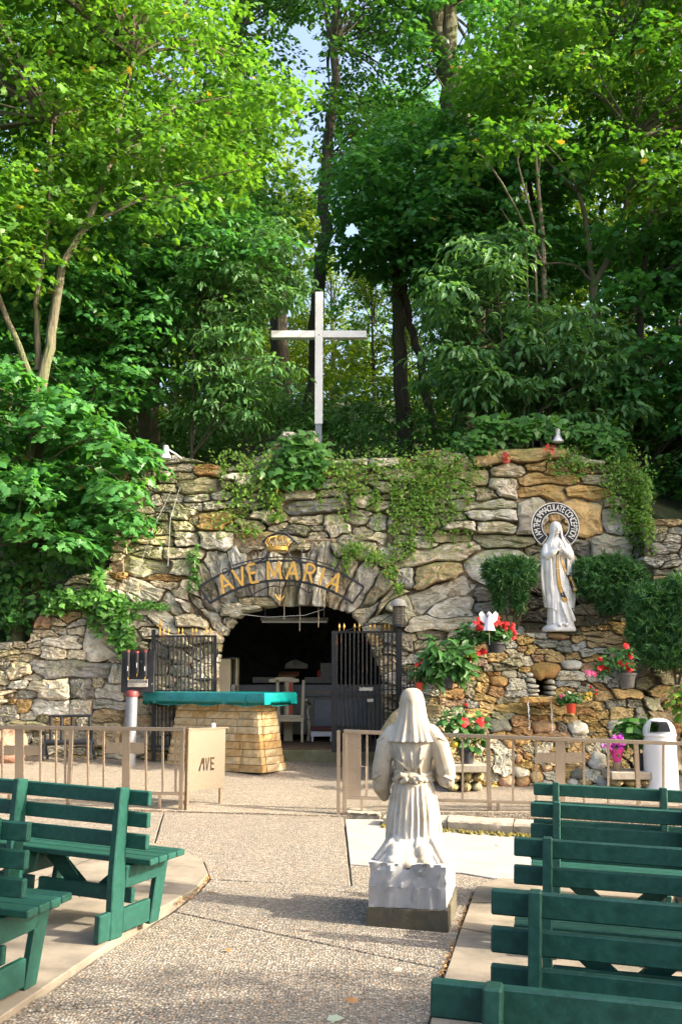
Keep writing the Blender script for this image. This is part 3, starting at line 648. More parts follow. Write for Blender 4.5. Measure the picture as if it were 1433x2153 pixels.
def sprays(centres, radii, n, r, spray_r=.34, per=16, tilt=.35, droop=.25, flat=.18, out_from=None):
    """leaves on flat, slightly drooping sprays filling ellipsoid clumps; returns pos, normal, direction, clump id"""
    Ps, Ns, Ds, Is = [], [], [], []
    for ci, (c, R) in enumerate(zip(centres, radii)):
        k = max(1, int(n[ci]/per))
        d = r.normal(size=(k, 3)); d /= np.linalg.norm(d, axis=1, keepdims=True)
        q = np.asarray(c) + d*np.asarray(R)*(r.random((k, 1))**.45)
        out = d.copy(); out[:, 2] *= .3
        pn = np.array([0, 0, 1.0]) + out*tilt + r.normal(size=(k, 3))*.18
        pn /= np.linalg.norm(pn, axis=1, keepdims=True)
        for j in range(k):
            t1 = np.cross(pn[j], [0.3, 1, 0.1]); t1 /= np.linalg.norm(t1); t2 = np.cross(pn[j], t1)
            a = r.random(per)*6.283; rad = spray_r*np.sqrt(r.random(per))*r.uniform(.7, 1.25)
            rd = np.cos(a)[:, None]*t1 + np.sin(a)[:, None]*t2
            p = q[j] + rd*rad[:, None] - np.outer(rad**2/spray_r*droop, [0, 0, 1]) + r.normal(size=(per, 3))*flat*spray_r*.35
            nn = pn[j] + rd*.55 + r.normal(size=(per, 3))*.38
            Ps.append(p); Ns.append(nn); Ds.append(rd + out[j]*.5 + np.array([0, 0, -.25]) + r.normal(size=(per, 3))*.25); Is.append(np.full(per, ci))
    return np.concatenate(Ps), np.concatenate(Ns), np.concatenate(Ds), np.concatenate(Is)

LEAF_SUN = leaf_material('sunlit_maple_leaf', (.058, .185, .024), (.14, .295, .038), .5, .42, third=(.34, .25, .05))  # lit copy of the maple green: the sun's yellow-green sits in the colour
LEAF_MID = leaf_material('deep_green_leaf', (.044, .175, .044), (.10, .285, .072), .5, .42, third=(.2, .2, .04))
LEAF_DEEP = leaf_material('dark_leaf', (.035, .125, .028), (.08, .205, .045), .48, .42)
LEAF_ASH = leaf_material('ash_leaf', (.075, .2, .068), (.16, .32, .105), .45, .36)
LEAF_FAR = leaf_material('yellow_green_leaf', (.09, .18, .022), (.2, .3, .035), .55, .5, third=(.3, .22, .05))  # far foliage: sunlit yellow-green put into the leaf colour itself
LEAF_IVY = leaf_material('ivy_leaf', (.045, .15, .028), (.10, .25, .045), .35, .4)
LEAF_VINE = leaf_material('creeper_leaf', (.085, .21, .025), (.2, .36, .05), .45, .45, third=(.36, .3, .05))
M_BARK = pm('bark', (.085, .07, .05), (.045, .038, .028), 5, .95, bump=1, bscale=9, bdist=.05, stretch=(3, 3, .5), c3=(.06, .075, .03), s3=1.2, t3=(.5, .65))
M_BARKG = pm('mossy_bark', (.15, .13, .085), (.085, .075, .05), 5, .95, bump=1, bscale=9, bdist=.04, stretch=(3, 3, .6), c3=(.10, .12, .045), s3=1.2, t3=(.45, .65))

def limb_path(a, b, r, k=6, sag=.12):
    a = Vector(a); b = Vector(b); L = (b-a).length; out = []
    off = Vector(r.normal(size=3))*L*.06
    for i in range(k+1):
        t = i/k; q = a.lerp(b, t) + off*math.sin(t*PI); q.z += sag*L*math.sin(t*PI)*.6; out.append(q)
    return out
def tree(name, label, trunks, region, depth, nclump, crad, per_clump, tpl, size, mat, bark, group=None, seed=1, spray_r=.36, tintbias=0., sag=.12, flatten=.62, limbs=.6, centres=None, gap=None, width=1.0):
    """trunks: list of ([(u, v, Y), ...], r0, r1); region: pixel outline the crown fills; depth: (near, far)"""
    r = np.random.default_rng(seed)
    tp = [([P(*q) for q in path], r0, r1) for path, r0, r1 in trunks]
    base = tp[0][0][0].copy(); base.z = min(base.z, hill(base.x, base.y)[0])
    th = thing(name, label, 'tree', base, group=group)
    tr = MB()
    for pts, r0, r1 in tp:
        fine = []
        for a, b in zip(pts[:-1], pts[1:]):
            for t in range(4): fine.append(a.lerp(b, t/4) + Vector(r.normal(size=3))*min(r0, r1*2)*.25)
        fine.append(pts[-1]); K = len(fine)
        (fine.insert(0, Vector((fine[0].x, fine[0].y, hill(fine[0].x, fine[0].y)[0]-.3))) if pts is tp[0][0] or abs(pts[0].z-tp[0][0][0].z) < .6 else None); K = len(fine)
        tr.tube([q-base for q in fine], [r0+(r1-r0)*i/(K-1) for i in range(K)], 9)
    C = []
    if centres is None:
        us = [p[0] for p in region]; vs = [p[1] for p in region]; tries = 0
        while len(C) < nclump and tries < 9000:
            tries += 1
            u, v = r.uniform(min(us), max(us)), r.uniform(min(vs), max(vs))
            if not in_poly(np.array([u]), np.array([v]), region)[0]: continue
            if gap and any(math.hypot(u-g[0], v-g[1]) < g[2] for g in gap): continue
            p = P(u, v, r.uniform(*depth))
            if tries < 6000 and any((p-q).length < crad*.75 for q in C): continue
            C.append(p)
    else: C = [Vector(c) for c in centres]
    allp = [q for pts, _, _ in tp for q in pts]; lim = MB()
    for c in C:
        if r.random() > limbs: continue
        best = min(allp, key=lambda q: (q-c).length + (4 if q.z > c.z+.3 else 0))
        pts = limb_path(best, c, r, 6, sag); L = (c-best).length
        lim.tube([q-base for q in pts], [max(.006, .012*L*(1-i/7)+.005) for i in range(7)], 5)
    tk = tr.build('trunk', bark, th, smooth=True)
    if lim.v: tag(lim.build('limbs', bark, th, smooth=True), kind='stuff')
    cl = [tuple(c-base) for c in C]
    R = [(crad*r.uniform(.75, 1.3), crad*r.uniform(.75, 1.3), crad*flatten*r.uniform(.7, 1.2)) for _ in C]
    p, nn, d, ci = sprays(cl, R, [per_clump]*len(C), r, spray_r)
    keep = np.ones(len(p), bool)
    if gap:
        w = p + np.array(base); X = w[:, 0]; Yd = w[:, 1]; Z = w[:, 2]-HCAM
        dc = Yd*_c + Z*_s; uu = CXP + FPX*X/dc; vv = CYP - FPX*(-Yd*_s + Z*_c)/dc
        for g in gap: keep &= np.hypot(uu-g[0], vv-g[1]) > g[2]*.8
    p, nn, d, ci = p[keep], nn[keep], d[keep], ci[keep]
    tint = np.clip(r.normal(.42+tintbias, .2, len(p)) + r.normal(0, .12, len(C))[ci], 0, .96)
    tint[r.random(len(p)) < .006] = 1
    leaf_mesh('crown', tpl, p, nn, d, size*r.uniform(.65, 1.25, len(p)), tint, mat, th, width=width)
    return th
SKYGAP = [(592, 235, 42), (575, 180, 30), (640, 330, 26), (690, 260, 16), (600, 330, 26), (660, 470, 20), (625, 60, 22)]
# near maples on the left
tree('maple_tree', 'sunlit yellow-green maple with a forked grey trunk left of the cross', [([(78, 1290, 16.1), (76, 1000, 16.1), (82, 835, 16.1)], .13, .11), ([(82, 835, 16.1), (112, 700, 16.2), (128, 560, 16.3), (180, 480, 16.4), (235, 330, 16.6), (280, 120, 16.8)], .10, .03), ([(82, 835, 16.1), (40, 730, 16.0), (-10, 610, 15.9), (-60, 420, 15.8)], .065, .03), ([(80, 780, 16.2), (75, 640, 16.3), (100, 470, 16.4), (110, 250, 16.5)], .06, .02)],
     [(-260, -260), (380, -260), (500, 60), (585, 200), (560, 330), (430, 400), (380, 500), (260, 470), (60, 560), (-260, 620)], (15.2, 19.0), 190, .85, 210, MAPLE, .122, LEAF_SUN, M_BARKG, seed=3, tintbias=.12)
tree('maple_tree', 'broad-leaved maple boughs hanging low over the left end of the rock face', [([(40, 1300, 15.9), (48, 1150, 15.9), (62, 1000, 15.9), (70, 860, 15.8)], .13, .07)],
     [(-260, 760), (90, 800), (220, 870), (285, 950), (290, 1050), (275, 1130), (235, 1190), (60, 1120), (-260, 1120)], (14.9, 16.2), 64, .55, 130, MAPLE, .155, LEAF_MID, M_BARKG, seed=4, spray_r=.32, tintbias=.15)
tree('maple_tree', 'shaded maple with a thick mossy trunk on the slope behind the rock face', [([(312, 960, 19.5), (312, 780, 19.5), (318, 640, 19.6), (330, 420, 19.8), (360, 200, 20)], .24, .1)],
     [(-60, 560), (200, 480), (420, 420), (590, 430), (560, 520), (420, 600), (330, 760), (260, 860), (120, 800), (-60, 760)], (17.0, 21.5), 120, .9, 220, MAPLE, .13, LEAF_MID, M_BARKG, seed=5)
tree('ash_sapling', 'ash sapling with drooping pale leaflets left of the cross foot', [([(402, 960, 17.9), (405, 800, 17.9), (408, 660, 17.9), (430, 520, 18)], .035, .012)],
     [(430, 500), (590, 470), (640, 600), (600, 690), (630, 760), (560, 860), (440, 890), (360, 830), (390, 650)], (17.3, 18.8), 64, .5, 150, SPEAR, .16, LEAF_ASH, M_BARK, gap=[(600, 705, 62), (650, 700, 40), (668, 640, 40)], seed=6, spray_r=.3, width=1.5)
tree('oak_tree', 'tall dark tree with a leaning trunk against the sky gap', [([(600, 940, 27), (585, 640, 27), (545, 400, 27), (510, 260, 27), (500, 60, 27), (505, -200, 27)], .28, .14)],
     [(380, -260), (640, -260), (650, 60), (600, 140), (560, 330), (600, 420), (480, 420), (420, 200)], (25, 32), 70, 1.1, 220, QUAD, .16, LEAF_DEEP, M_BARK, seed=7, gap=SKYGAP)
tree('oak_tree', 'slim dark-trunked tree rising straight behind the white cross', [([(650, 940, 23), (660, 760, 23), (668, 620, 23), (682, 470, 23), (688, 330, 23), (700, 100, 23), (720, -150, 23)], .21, .09)],
     [(620, -260), (900, -260), (900, 60), (820, 330), (700, 360), (640, 440), (650, 300), (690, 120)], (21, 28), 62, 1.0, 200, QUAD, .15, LEAF_DEEP, M_BARK, seed=8, gap=SKYGAP)
tree('maple_tree', 'twin-stemmed dark tree right of the cross with arching stems', [([(852, 940, 21), (842, 780, 21), (836, 640, 21), (830, 540, 21), (850, 300, 21)], .2, .07), ([(918, 930, 20.6), (885, 770, 20.8), (862, 680, 21), (850, 600, 21)], .1, .08)],
     [(720, 380), (860, 250), (1000, 300), (1010, 500), (960, 560), (900, 640), (830, 560), (720, 520)], (19, 23), 76, .85, 210, MAPLE, .13, LEAF_MID, M_BARK, seed=9, gap=[(770, 640, 26), (740, 480, 20)])
tree('oak_tree', 'huge oak whose thick furrowed trunk forks high above the rock face', [([(990, 940, 24), (988, 640, 24), (985, 460, 24), (958, 230, 24), (940, 140, 24)], .48, .36), ([(942, 150, 24), (918, 60, 24), (890, -60, 24), (860, -250, 24)], .27, .2), ([(948, 150, 24), (940, 20, 24), (935, -100, 24), (950, -260, 24)], .27, .2)],
     [(760, -260), (1180, -260), (1160, 60), (1060, 150), (1010, 330), (860, 330), (820, 120)], (22, 29), 90, 1.1, 220, MAPLE, .15, LEAF_MID, M_BARKG, seed=10, gap=[(940, 60, 58), (925, 190, 40), (1080, 60, 34), (830, 60, 24)])
tree('oak_tree', 'pale-barked tree beside the forked oak with a broken top', [([(1030, 940, 26), (1040, 500, 26), (1050, 250, 26), (1075, 90, 26), (1100, -120, 26)], .3, .22)],
     [(1000, 60), (1160, -200), (1300, -200), (1200, 200), (1050, 330)], (24, 28), 20, 1.1, 160, QUAD, .16, LEAF_FAR, M_BARKG, seed=11, gap=[(1080, 60, 40)])
tree('maple_tree', 'tall maple with a V-forked slender trunk above the white statue', [([(1250, 930, 18.4), (1252, 760, 18.4), (1247, 600, 18.4)], .10, .085), ([(1247, 600, 18.4), (1290, 520, 18.4), (1322, 400, 18.4), (1335, 290, 18.4), (1345, 60, 18.4)], .07, .03), ([(1247, 600, 18.4), (1236, 520, 18.4), (1228, 450, 18.4), (1216, 405, 18.4)], .065, .04), ([(1247, 598, 18.4), (1215, 560, 18.3), (1180, 552, 18.2), (1140, 556, 18.1)], .035, .02)],
     [(1010, 120), (1160, 20), (1330, -260), (1700, -260), (1700, 330), (1480, 500), (1350, 420), (1160, 330), (1090, 290), (900, 330), (960, 220)], (16.8, 21.5), 180, .85, 210, MAPLE, .125, LEAF_SUN, M_BARKG, seed=12, tintbias=-.1, gap=[(1120, 420, 40), (1230, 470, 30), (1330, 500, 26)])
tree('maple_tree', 'dark-leaved maple between the twin-stemmed tree and the V-forked maple', [([(1120, 940, 20), (1125, 700, 20), (1128, 500, 20), (1110, 360, 20)], .12, .05)],
     [(880, 380), (1050, 300), (1220, 330), (1190, 470), (1260, 560), (1120, 600), (1010, 500), (900, 480)], (18.5, 22.5), 70, .8, 200, MAPLE, .135, LEAF_MID, M_BARK, seed=13, tintbias=-.05, gap=[(1110, 400, 30)])
tree('hickory_sapling', 'leafy sapling with large drooping oval leaves above the right of the rock face', [([(1070, 940, 17.6), (1060, 760, 17.6), (1048, 640, 17.6), (1040, 560, 17.6)], .04, .012)],
     [(910, 540), (1080, 500), (1130, 640), (1230, 660), (1330, 760), (1340, 880), (1200, 890), (1010, 850), (900, 800), (920, 650)], (16.9, 18.8), 84, .55, 150, SPEAR, .19, LEAF_ASH, M_BARK, seed=14, spray_r=.32, width=1.7, tintbias=-.15)
tree('maple_tree', 'dark maple crowding the right end of the rock face', [([(1345, 1000, 18.5), (1340, 760, 18.5), (1350, 600, 18.5), (1365, 450, 18.5)], .09, .04)],
     [(1290, 480), (1700, 420), (1700, 1000), (1420, 1010), (1350, 900), (1320, 700)], (16.6, 21), 100, .8, 200, MAPLE, .14, LEAF_MID, M_BARK, seed=15, tintbias=-.05)
# dead snags among the crowns
M_SNAG = pm('bare_grey_wood', (.30, .25, .18), (.18, .14, .10), 8, .9, bump=.6, bscale=20, bdist=.01, stretch=(3, 3, .6))
for lab_, pts, r0, r1 in (('pale dead snag with a splintered tip above the white statue', [(1140, 500, 18.2), (1130, 380, 18.2), (1124, 305, 18.2)], .05, .02), ('thin crooked dead stem beside the splintered snag', [(1122, 470, 18.1), (1100, 390, 18.1), (1088, 340, 18.1), (1084, 280, 18.1)], .025, .012), ('leaning dead twig below the splintered snag', [(1105, 505, 18.0), (1070, 465, 18.0), (1052, 437, 18.0)], .016, .006)):
    q = [P(*p) for p in pts]; q = [Vector((q[0].x+.02, q[0].y+.1, hill(q[0].x, q[0].y)[0]-.1))] + q; b = q[0]
    mb = MB(); mb.tube([p-b for p in q], [r0*1.3]+list(np.linspace(r0, r1, len(q)-1)), 7)
    if r0 > .02: mb.tube([q[-2]-b, q[-2].lerp(q[-1], .6)+Vector((.09, 0, .03))-b], [r0*.5, .006], 5); mb.tube([q[-1]-b, q[-1]-b+Vector((-.05, 0, .16))], [r1, .005], 5)
    o = mb.build('dead_stem', M_SNAG, smooth=True); o.location = b; tag(o, lab_, 'dead tree')
# background trees: shared meshes, standing up the slope behind
def generic(name, label, loc, h, cr, nl, mat, seed, group, tpl=QUAD, size=.2, clumps=26, low=.3):
    r = np.random.default_rng(seed); th = thing(name, label, 'tree', loc, group=group); tr = MB()
    top = Vector((r.normal()*.4, r.normal()*.4, h*.9)); tr.tube([Vector((0, 0, -.4)), Vector((r.normal()*.1, r.normal()*.1, h*.35)), top*.65, top], [.2, .16, .1, .03], 8)
    C = []
    for i in range(clumps):
        z = h*r.uniform(low, 1.0); k = math.sin(min(1, (z/h-low)/(1-low)+.12)*PI*.9)**.6
        a = r.uniform(0, 6.28); C.append(Vector((math.cos(a)*cr*k*r.uniform(.3, 1), math.sin(a)*cr*k*r.uniform(.3, 1), z)))
        tr.tube(limb_path((0, 0, z*.75), C[-1], r, 4), [.05, .04, .03, .02, .008], 5)
    tr.build('trunk', M_BARK, th, smooth=True)
    p, nn, d, ci = sprays([tuple(c) for c in C], [(cr*.34, cr*.34, cr*.24)]*len(C), [nl/len(C)]*len(C), r, .5, 18)
    leaf_mesh('crown', tpl, p, nn, d, size*r.uniform(.7, 1.25, len(p)), np.clip(r.normal(.5, .2, len(p))+r.normal(0, .12, len(C))[ci], 0, .96), mat, th)
    return th
bgA = generic('woodland_tree', 'sunlit yellow-green woodland tree far up the slope', (-6, 34, hill(-6, 34)[0]), 13, 3.6, 9000, LEAF_FAR, 41, 'woodland trees behind the grotto', low=.12)
bgB = generic('woodland_tree', 'darker green woodland tree standing far up the slope', (2.5, 38, hill(2.5, 38)[0]), 15, 4.0, 9000, LEAF_MID, 42, 'dark woodland trees behind the grotto', low=.1)
rr = random.Random(5)
for i, (x, y, s) in enumerate([(-15, 32, 1), (-11, 37, 1.1), (-2.6, 41, .8), (7, 35, 1), (11.5, 38, 1.1), (16, 33, 1.15), (-20, 40, 1.2), (20, 42, 1.2), (-8.5, 28, .75), (5.2, 45, .9), (12.5, 29, .85), (-12.5, 27, .9), (9.5, 26.5, .6), (16.5, 26, .9), (-.4, 52, .8), (-6, 50, 1.0), (3.5, 31, .45), (-2.0, 31, .4), (1.2, 34, .42), (-9.5, 24.5, .85), (-6.8, 25.5, .95), (-14, 23, 1), (13.5, 24, .95), (9.5, 30, 1.15), (-4.8, 36, 1.1), (18, 21, 1)]):
    o = copy_tree(bgA if (i % 3 != 1) else bgB); o.location = (x, y, hill(x, y)[0]); o.rotation_euler.z = rr.uniform(0, 6.28); o.scale = (s, s, s*rr.uniform(.9, 1.15))
# trees beside the forecourt, right of the picture: they shade the rock face
sideA = generic('maple_tree', 'shade tree standing to the right of the grotto forecourt', (12.2, 14.6, 0), 13.5, 3.3, 12000, LEAF_MID, 51, 'shade trees right of the forecourt', QUAD, .24, low=.14)
for x, y, s in ((14.5, 17.5, 1.15), (10.4, 17.0, .95), (15.5, 13.2, 1.05), (18.5, 15.5, 1.3)):
    o = copy_tree(sideA); o.location = (x, y, 0 if y < 16 else 1); o.rotation_euler.z = rr.uniform(0, 6.28); o.scale = (s, s, s)
generic('maple_tree', 'small dense tree shading the near end of the walk and benches', (9.4, 1.6, 0), 8.4, 2.7, 17000, LEAF_MID, 55, None, QUAD, .2, clumps=44, low=.3)
# ================================================================ statues
import bmesh
from mathutils.bvhtree import BVHTree
def marble(name, base, stain, grime):
    m, nt, b = new_mat(name); co = _coords(nt)
    n1 = _noise(nt, co, 2.2, 6, .6, .6); col = _mix(nt, _ramp(nt, n1, .4, .64), base, stain)
    n2 = _noise(nt, co, 7, 6, .7, .4); col = _mix(nt, _math(nt, 'MULTIPLY', _ramp(nt, n2, .52, .7), .7), col, grime)
    nt.links.new(col, b.inputs['Base Color']); b.inputs['Roughness'].default_value = .55; b.inputs['Specular IOR Level'].default_value = .35
    nt.links.new(_bump(nt, _noise(nt, co, 60, 5, .65), .25, .004), b.inputs['Normal'])
    b.inputs['Subsurface Weight'].default_value = .08; b.inputs['Subsurface Radius'].default_value = (.02, .017, .012)
    return m
M_MARB = marble('weathered_marble', (.41, .385, .34), (.35, .28, .185), (.17, .15, .12))
M_MARBW = marble('white_marble', (.72, .71, .69), (.62, .60, .56), (.40, .38, .34))
M_MARBB = marble('veined_marble', (.34, .34, .345), (.25, .25, .25), (.14, .14, .14))
M_DARKC = pm('grimy_concrete', (.06, .055, .042), (.10, .085, .05), 4, .9, bump=.5, bscale=40, bdist=.006, c3=(.03, .03, .022), s3=2)

def loft(mb, sec, n=48, fold=None, cap=True):
    """sec: (z, cx, cy, rx, ry); fold(theta, k, z) scales the radius"""
    K = len(sec); fine = []
    for i in range(K-1):
        for t in range(4):
            f = t/4; p0 = sec[max(0, i-1)]; p1 = sec[i]; p2 = sec[i+1]; p3 = sec[min(K-1, i+2)]
            fine.append([.5*((2*b)+(-a+c)*f+(2*a-5*b+4*c-d)*f*f+(-a+3*b-3*c+d)*f**3) for a, b, c, d in zip(p0, p1, p2, p3)])
    fine.append(list(sec[-1])); b0 = len(mb.v)
    for i, (z, cx, cy, rx, ry) in enumerate(fine):
        for j in range(n):
            th = 2*PI*j/n; k = fold(th, i/(len(fine)-1), z) if fold else 1
            mb.v.append((cx+max(.002, rx)*k*math.cos(th), cy+max(.002, ry)*k*math.sin(th), z))
    for i in range(len(fine)-1):
        for j in range(n):
            j2 = (j+1) % n; mb.f.append((b0+i*n+j, b0+i*n+j2, b0+(i+1)*n+j2, b0+(i+1)*n+j))
    mb.f.append(tuple(b0+j for j in reversed(range(n)))); e = b0+(len(fine)-1)*n; mb.f.append(tuple(e+j for j in range(n)))
def sculpt(mb, name, mat, parent, voxel=.01, smooth=2, disp=None):
    """fuse the volumes into one continuous surface"""
    me = bpy.data.meshes.new(name); me.from_pydata(mb.v, [], mb.f); me.update()
    bm = bmesh.new(); bm.from_mesh(me); bmesh.ops.recalc_face_normals(bm, faces=bm.faces); bm.to_mesh(me); bm.free()
    o = bpy.data.objects.new(name, me); COL.objects.link(o)
    m = o.modifiers.new('fuse', 'REMESH'); m.mode = 'VOXEL'; m.voxel_size = voxel
    s = o.modifiers.new('soft', 'SMOOTH'); s.factor = .5; s.iterations = smooth
    bpy.context.view_layer.update(); dg = bpy.context.evaluated_depsgraph_get()
    me2 = bpy.data.meshes.new_from_object(o.evaluated_get(dg)); bpy.data.objects.remove(o)
    me2.polygons.foreach_set('use_smooth', [True]*len(me2.polygons)); me2.name = name
    return link_mesh(name, me2, mat, parent)

# ---------------- kneeling figure, seen from behind (local +Y = the way she faces)
kp = G(866, 1945)
KN = thing('kneeling_statue', 'weathered marble statue of a veiled kneeling woman seen from behind', 'statue', (kp.x+.035, kp.y+.27, gz(kp.x, kp.y+.27)), (0, 0, math.radians(-11)))
KN.scale = (.87, .87, .968)
mb = MB()
def ksk(th, k, z): return 1 + (.075*math.sin(7*th+1.0+.8*math.sin(2*th)) + .04*math.sin(15*th+2+math.sin(3*th)))*(1-k)**.6 + .012*math.sin(11*th)
loft(mb, [(.44, 0, -.01, .225, .21), (.56, 0, 0, .222, .2), (.72, 0, .01, .205, .18), (.87, 0, .02, .178, .155), (.98, 0, .025, .145, .122), (1.0, 0, .025, .14, .12)], 72, ksk)
def kto(th, k, z): return 1 + .018*math.sin(9*th+.5)*(1-k) + .01*math.sin(17*th)*(1-k)
loft(mb, [(.97, 0, .025, .142, .12), (1.04, 0, .02, .15, .122), (1.14, 0, .012, .17, .13), (1.24, 0, .005, .192, .128), (1.31, 0, .005, .195, .112), (1.36, 0, .01, .14, .095), (1.41, 0, .02, .075, .075), (1.46, 0, .03, .06, .065)], 60, kto)
def tb(pts, rs, n=14):
    f = []; R = []
    for i in range(len(pts)-1):
        for t in range(4): f.append(Vector(pts[i]).lerp(Vector(pts[i+1]), t/4)); R.append(rs[i]+(rs[i+1]-rs[i])*t/4)
    mb.tube(f+[pts[-1]], R+[rs[-1]], n)
tb([(-.155, .0, 1.30), (-.225, -.005, 1.2), (-.262, .0, 1.02), (-.272, .04, .90), (-.245, .09, .83)], [.07, .078, .078, .072, .05])     # left sleeve hangs lower
tb([(-.262, .04, .92), (-.18, .17, 1.02), (-.06, .26, 1.14)], [.07, .062, .042])
tb([(.155, .0, 1.30), (.228, -.005, 1.2), (.272, .0, 1.05), (.285, .03, .97)], [.07, .078, .08, .07])
tb([(.275, .03, .97), (.19, .16, 1.05), (.05, .26, 1.16)], [.078, .065, .042])
[mb.sphere((s*.152, .0, 1.295), (.074, .072, .07), 14, 10) for s in (-1, 1)]; mb.sphere((.285, .0, .95), (.06, .06, .05)); mb.sphere((-.25, .07, .86), (.055, .06, .075))
for s in (-1, 1):                                                          # praying hands: palms and fingers
    mb.sphere((s*.016, .285, 1.21), (.016, .035, .05)); 
    for k in range(4): tb([(s*.014, .268+.017*k, 1.245), (s*.012, .272+.016*k, 1.285+.012*(1.5-abs(k-1.5))), (s*.008, .275+.015*k, 1.315+.014*(1.5-abs(k-1.5)))], [.0095, .009, .007], 8)
    tb([(s*.02, .255, 1.2), (s*.02, .24, 1.235), (s*.014, .238, 1.26)], [.011, .01, .008], 8)
mb.sphere((0, .035, 1.505), (.083, .1, .112), 20, 14)                       # head
mb.sphere((0, .145, 1.495), (.014, .02, .026)); mb.sphere((0, .132, 1.452), (.026, .012, .009)); mb.sphere((0, .118, 1.418), (.03, .022, .02))
for s in (-1, 1): mb.sphere((s*.034, .122, 1.52), (.018, .013, .009)); mb.sphere((s*.042, .1, 1.47), (.03, .03, .03))
# lower legs and hem trailing towards the viewer, gathered in arched folds
for x, w, h, y in ((-.1, .085, .135, -.2), (.1, .09, .14, -.19)): 
    mb.sphere((x*1.1, y-.03, .455), (w, .15, .085), 18, 12); mb.sphere((x*.9, y+.1, .51), (w*1.05, .13, .09), 18, 12); mb.sphere((x*1.25, y-.13, .425), (w*.8, .09, .05), 16, 10)
def hem(th, k, z): return 1 + .06*math.sin(6*th+.6)+.035*math.sin(13*th+2.2)
loft(mb, [(.395, 0, -.15, .285, .285), (.43, 0, -.15, .28, .275), (.47, 0, -.13, .25, .235), (.52, 0, -.09, .215, .19), (.58, 0, -.03, .18, .14)], 72, hem)
for i, (a, b, c) in enumerate((((-.27, -.3, .415), (-.16, -.22, .53), (-.07, -.02, .60)), ((-.05, -.34, .42), (-.035, -.26, .49), (-.02, -.08, .60)), ((.04, -.35, .41), (.06, -.26, .52), (.05, -.05, .61)), ((.27, -.3, .415), (.185, -.2, .53), (.1, -.02, .6)), ((-.2, -.37, .405), (-.05, -.33, .435), (.12, -.38, .405)), ((.2, -.36, .41), (.11, -.3, .47), (.04, -.22, .50)))):
    tb([a, b, c], [.022, .024, .018], 8)
for x0, x1 in ((-.17, -.12), (-.06, -.05), (.03, .02), (.12, .09), (.18, .13)):              # long skirt folds on the back
    tb([(x0, -.185+abs(x0)*.45, .5), (x0*.93, -.175+abs(x0)*.4, .66), (x1*.95, -.125+abs(x1)*.3, .86), (x1*.8, -.1+abs(x1)*.25, .97)], [.02, .022, .016, .008], 8)
for x0, x1 in ((-.1, -.04), (-.03, -.01), (.05, .02), (.1, .05)):                             # gathers above the belt
    tb([(x0*.8, -.098, 1.0), (x1*1.3, -.11, 1.1), (x1*1.5, -.118, 1.16)], [.011, .01, .004], 8)
for s in (-1, 1):                                                           # creases across the sleeves and back, fine pleats in the skirt
    for k in range(6):
        z = 1.24-.055*k; tb([(s*(.30+.006*k), .03, z-.02), (s*(.285+.008*k), -.045, z), (s*(.225+.006*k), -.078, z+.03)], [.004, .011, .004], 8)
for k in range(13):
    a = PI+PI*(k+.5)/13; tb([(.222*math.cos(a), .205*math.sin(a), .5), (.208*math.cos(a+.05), .185*math.sin(a+.05), .7), (.168*math.cos(a+.02), .14*math.sin(a)+.02, .92)], [.014, .013, .005], 8)
for x0, z0, x1, z1 in ((-.13, 1.12, -.02, 1.03), (.14, 1.16, .03, 1.03), (-.09, 1.2, -.05, 1.05), (.09, 1.2, .06, 1.06), (.0, 1.18, .01, 1.04)):
    tb([(x0, -.118, z0), ((x0+x1)/2, -.125, (z0+z1)/2), (x1, -.108, z1)], [.004, .010, .006], 8)
for a, b, c in (((-.24, -.36, .41), (-.17, -.3, .47), (-.1, -.27, .5)), ((-.1, -.4, .405), (-.09, -.33, .47), (-.06, -.22, .52)), ((.1, -.41, .405), (.1, -.33, .47), (.09, -.2, .53)), ((.24, -.36, .41), (.18, -.28, .48), (.13, -.2, .53)), ((.0, -.41, .405), (.0, -.33, .44), (.0, -.2, .52)), ((-.27, -.2, .415), (-.2, -.16, .5), (-.15, -.08, .57)), ((.27, -.2, .415), (.2, -.15, .5), (.15, -.06, .58))):
    tb([a, b, c], [.014, .017, .01], 8)
sculpt(mb, 'figure', M_MARB, KN, .006, 1)
mb = MB()                                                                  # veil: covers head and falls over the shoulders in pleats
def veil(th, k, z):
    d = min(1, max(0, (k-.3)/.7)); back = .55+.45*(-math.sin(th)); 
    return 1 + d*(.085*math.sin(13*th+.4+1.1*math.sin(3*th)) + .045*math.sin(23*th+1))*(.5+back*.8)
loft(mb, [(1.627, 0, .01, .01, .01), (1.622, 0, .01, .045, .05), (1.6, 0, .012, .079, .09), (1.55, 0, .015, .1, .117), (1.48, 0, .01, .112, .118), (1.4, 0, .0, .128, .118), (1.33, 0, -.01, .158, .125), (1.27, 0, -.02, .182, .13), (1.235, 0, -.028, .195, .132), (1.232, 0, -.025, .18, .118)], 120, veil)
vo_ = sculpt(mb, 'veil', M_MARB, KN, .0075, 1)
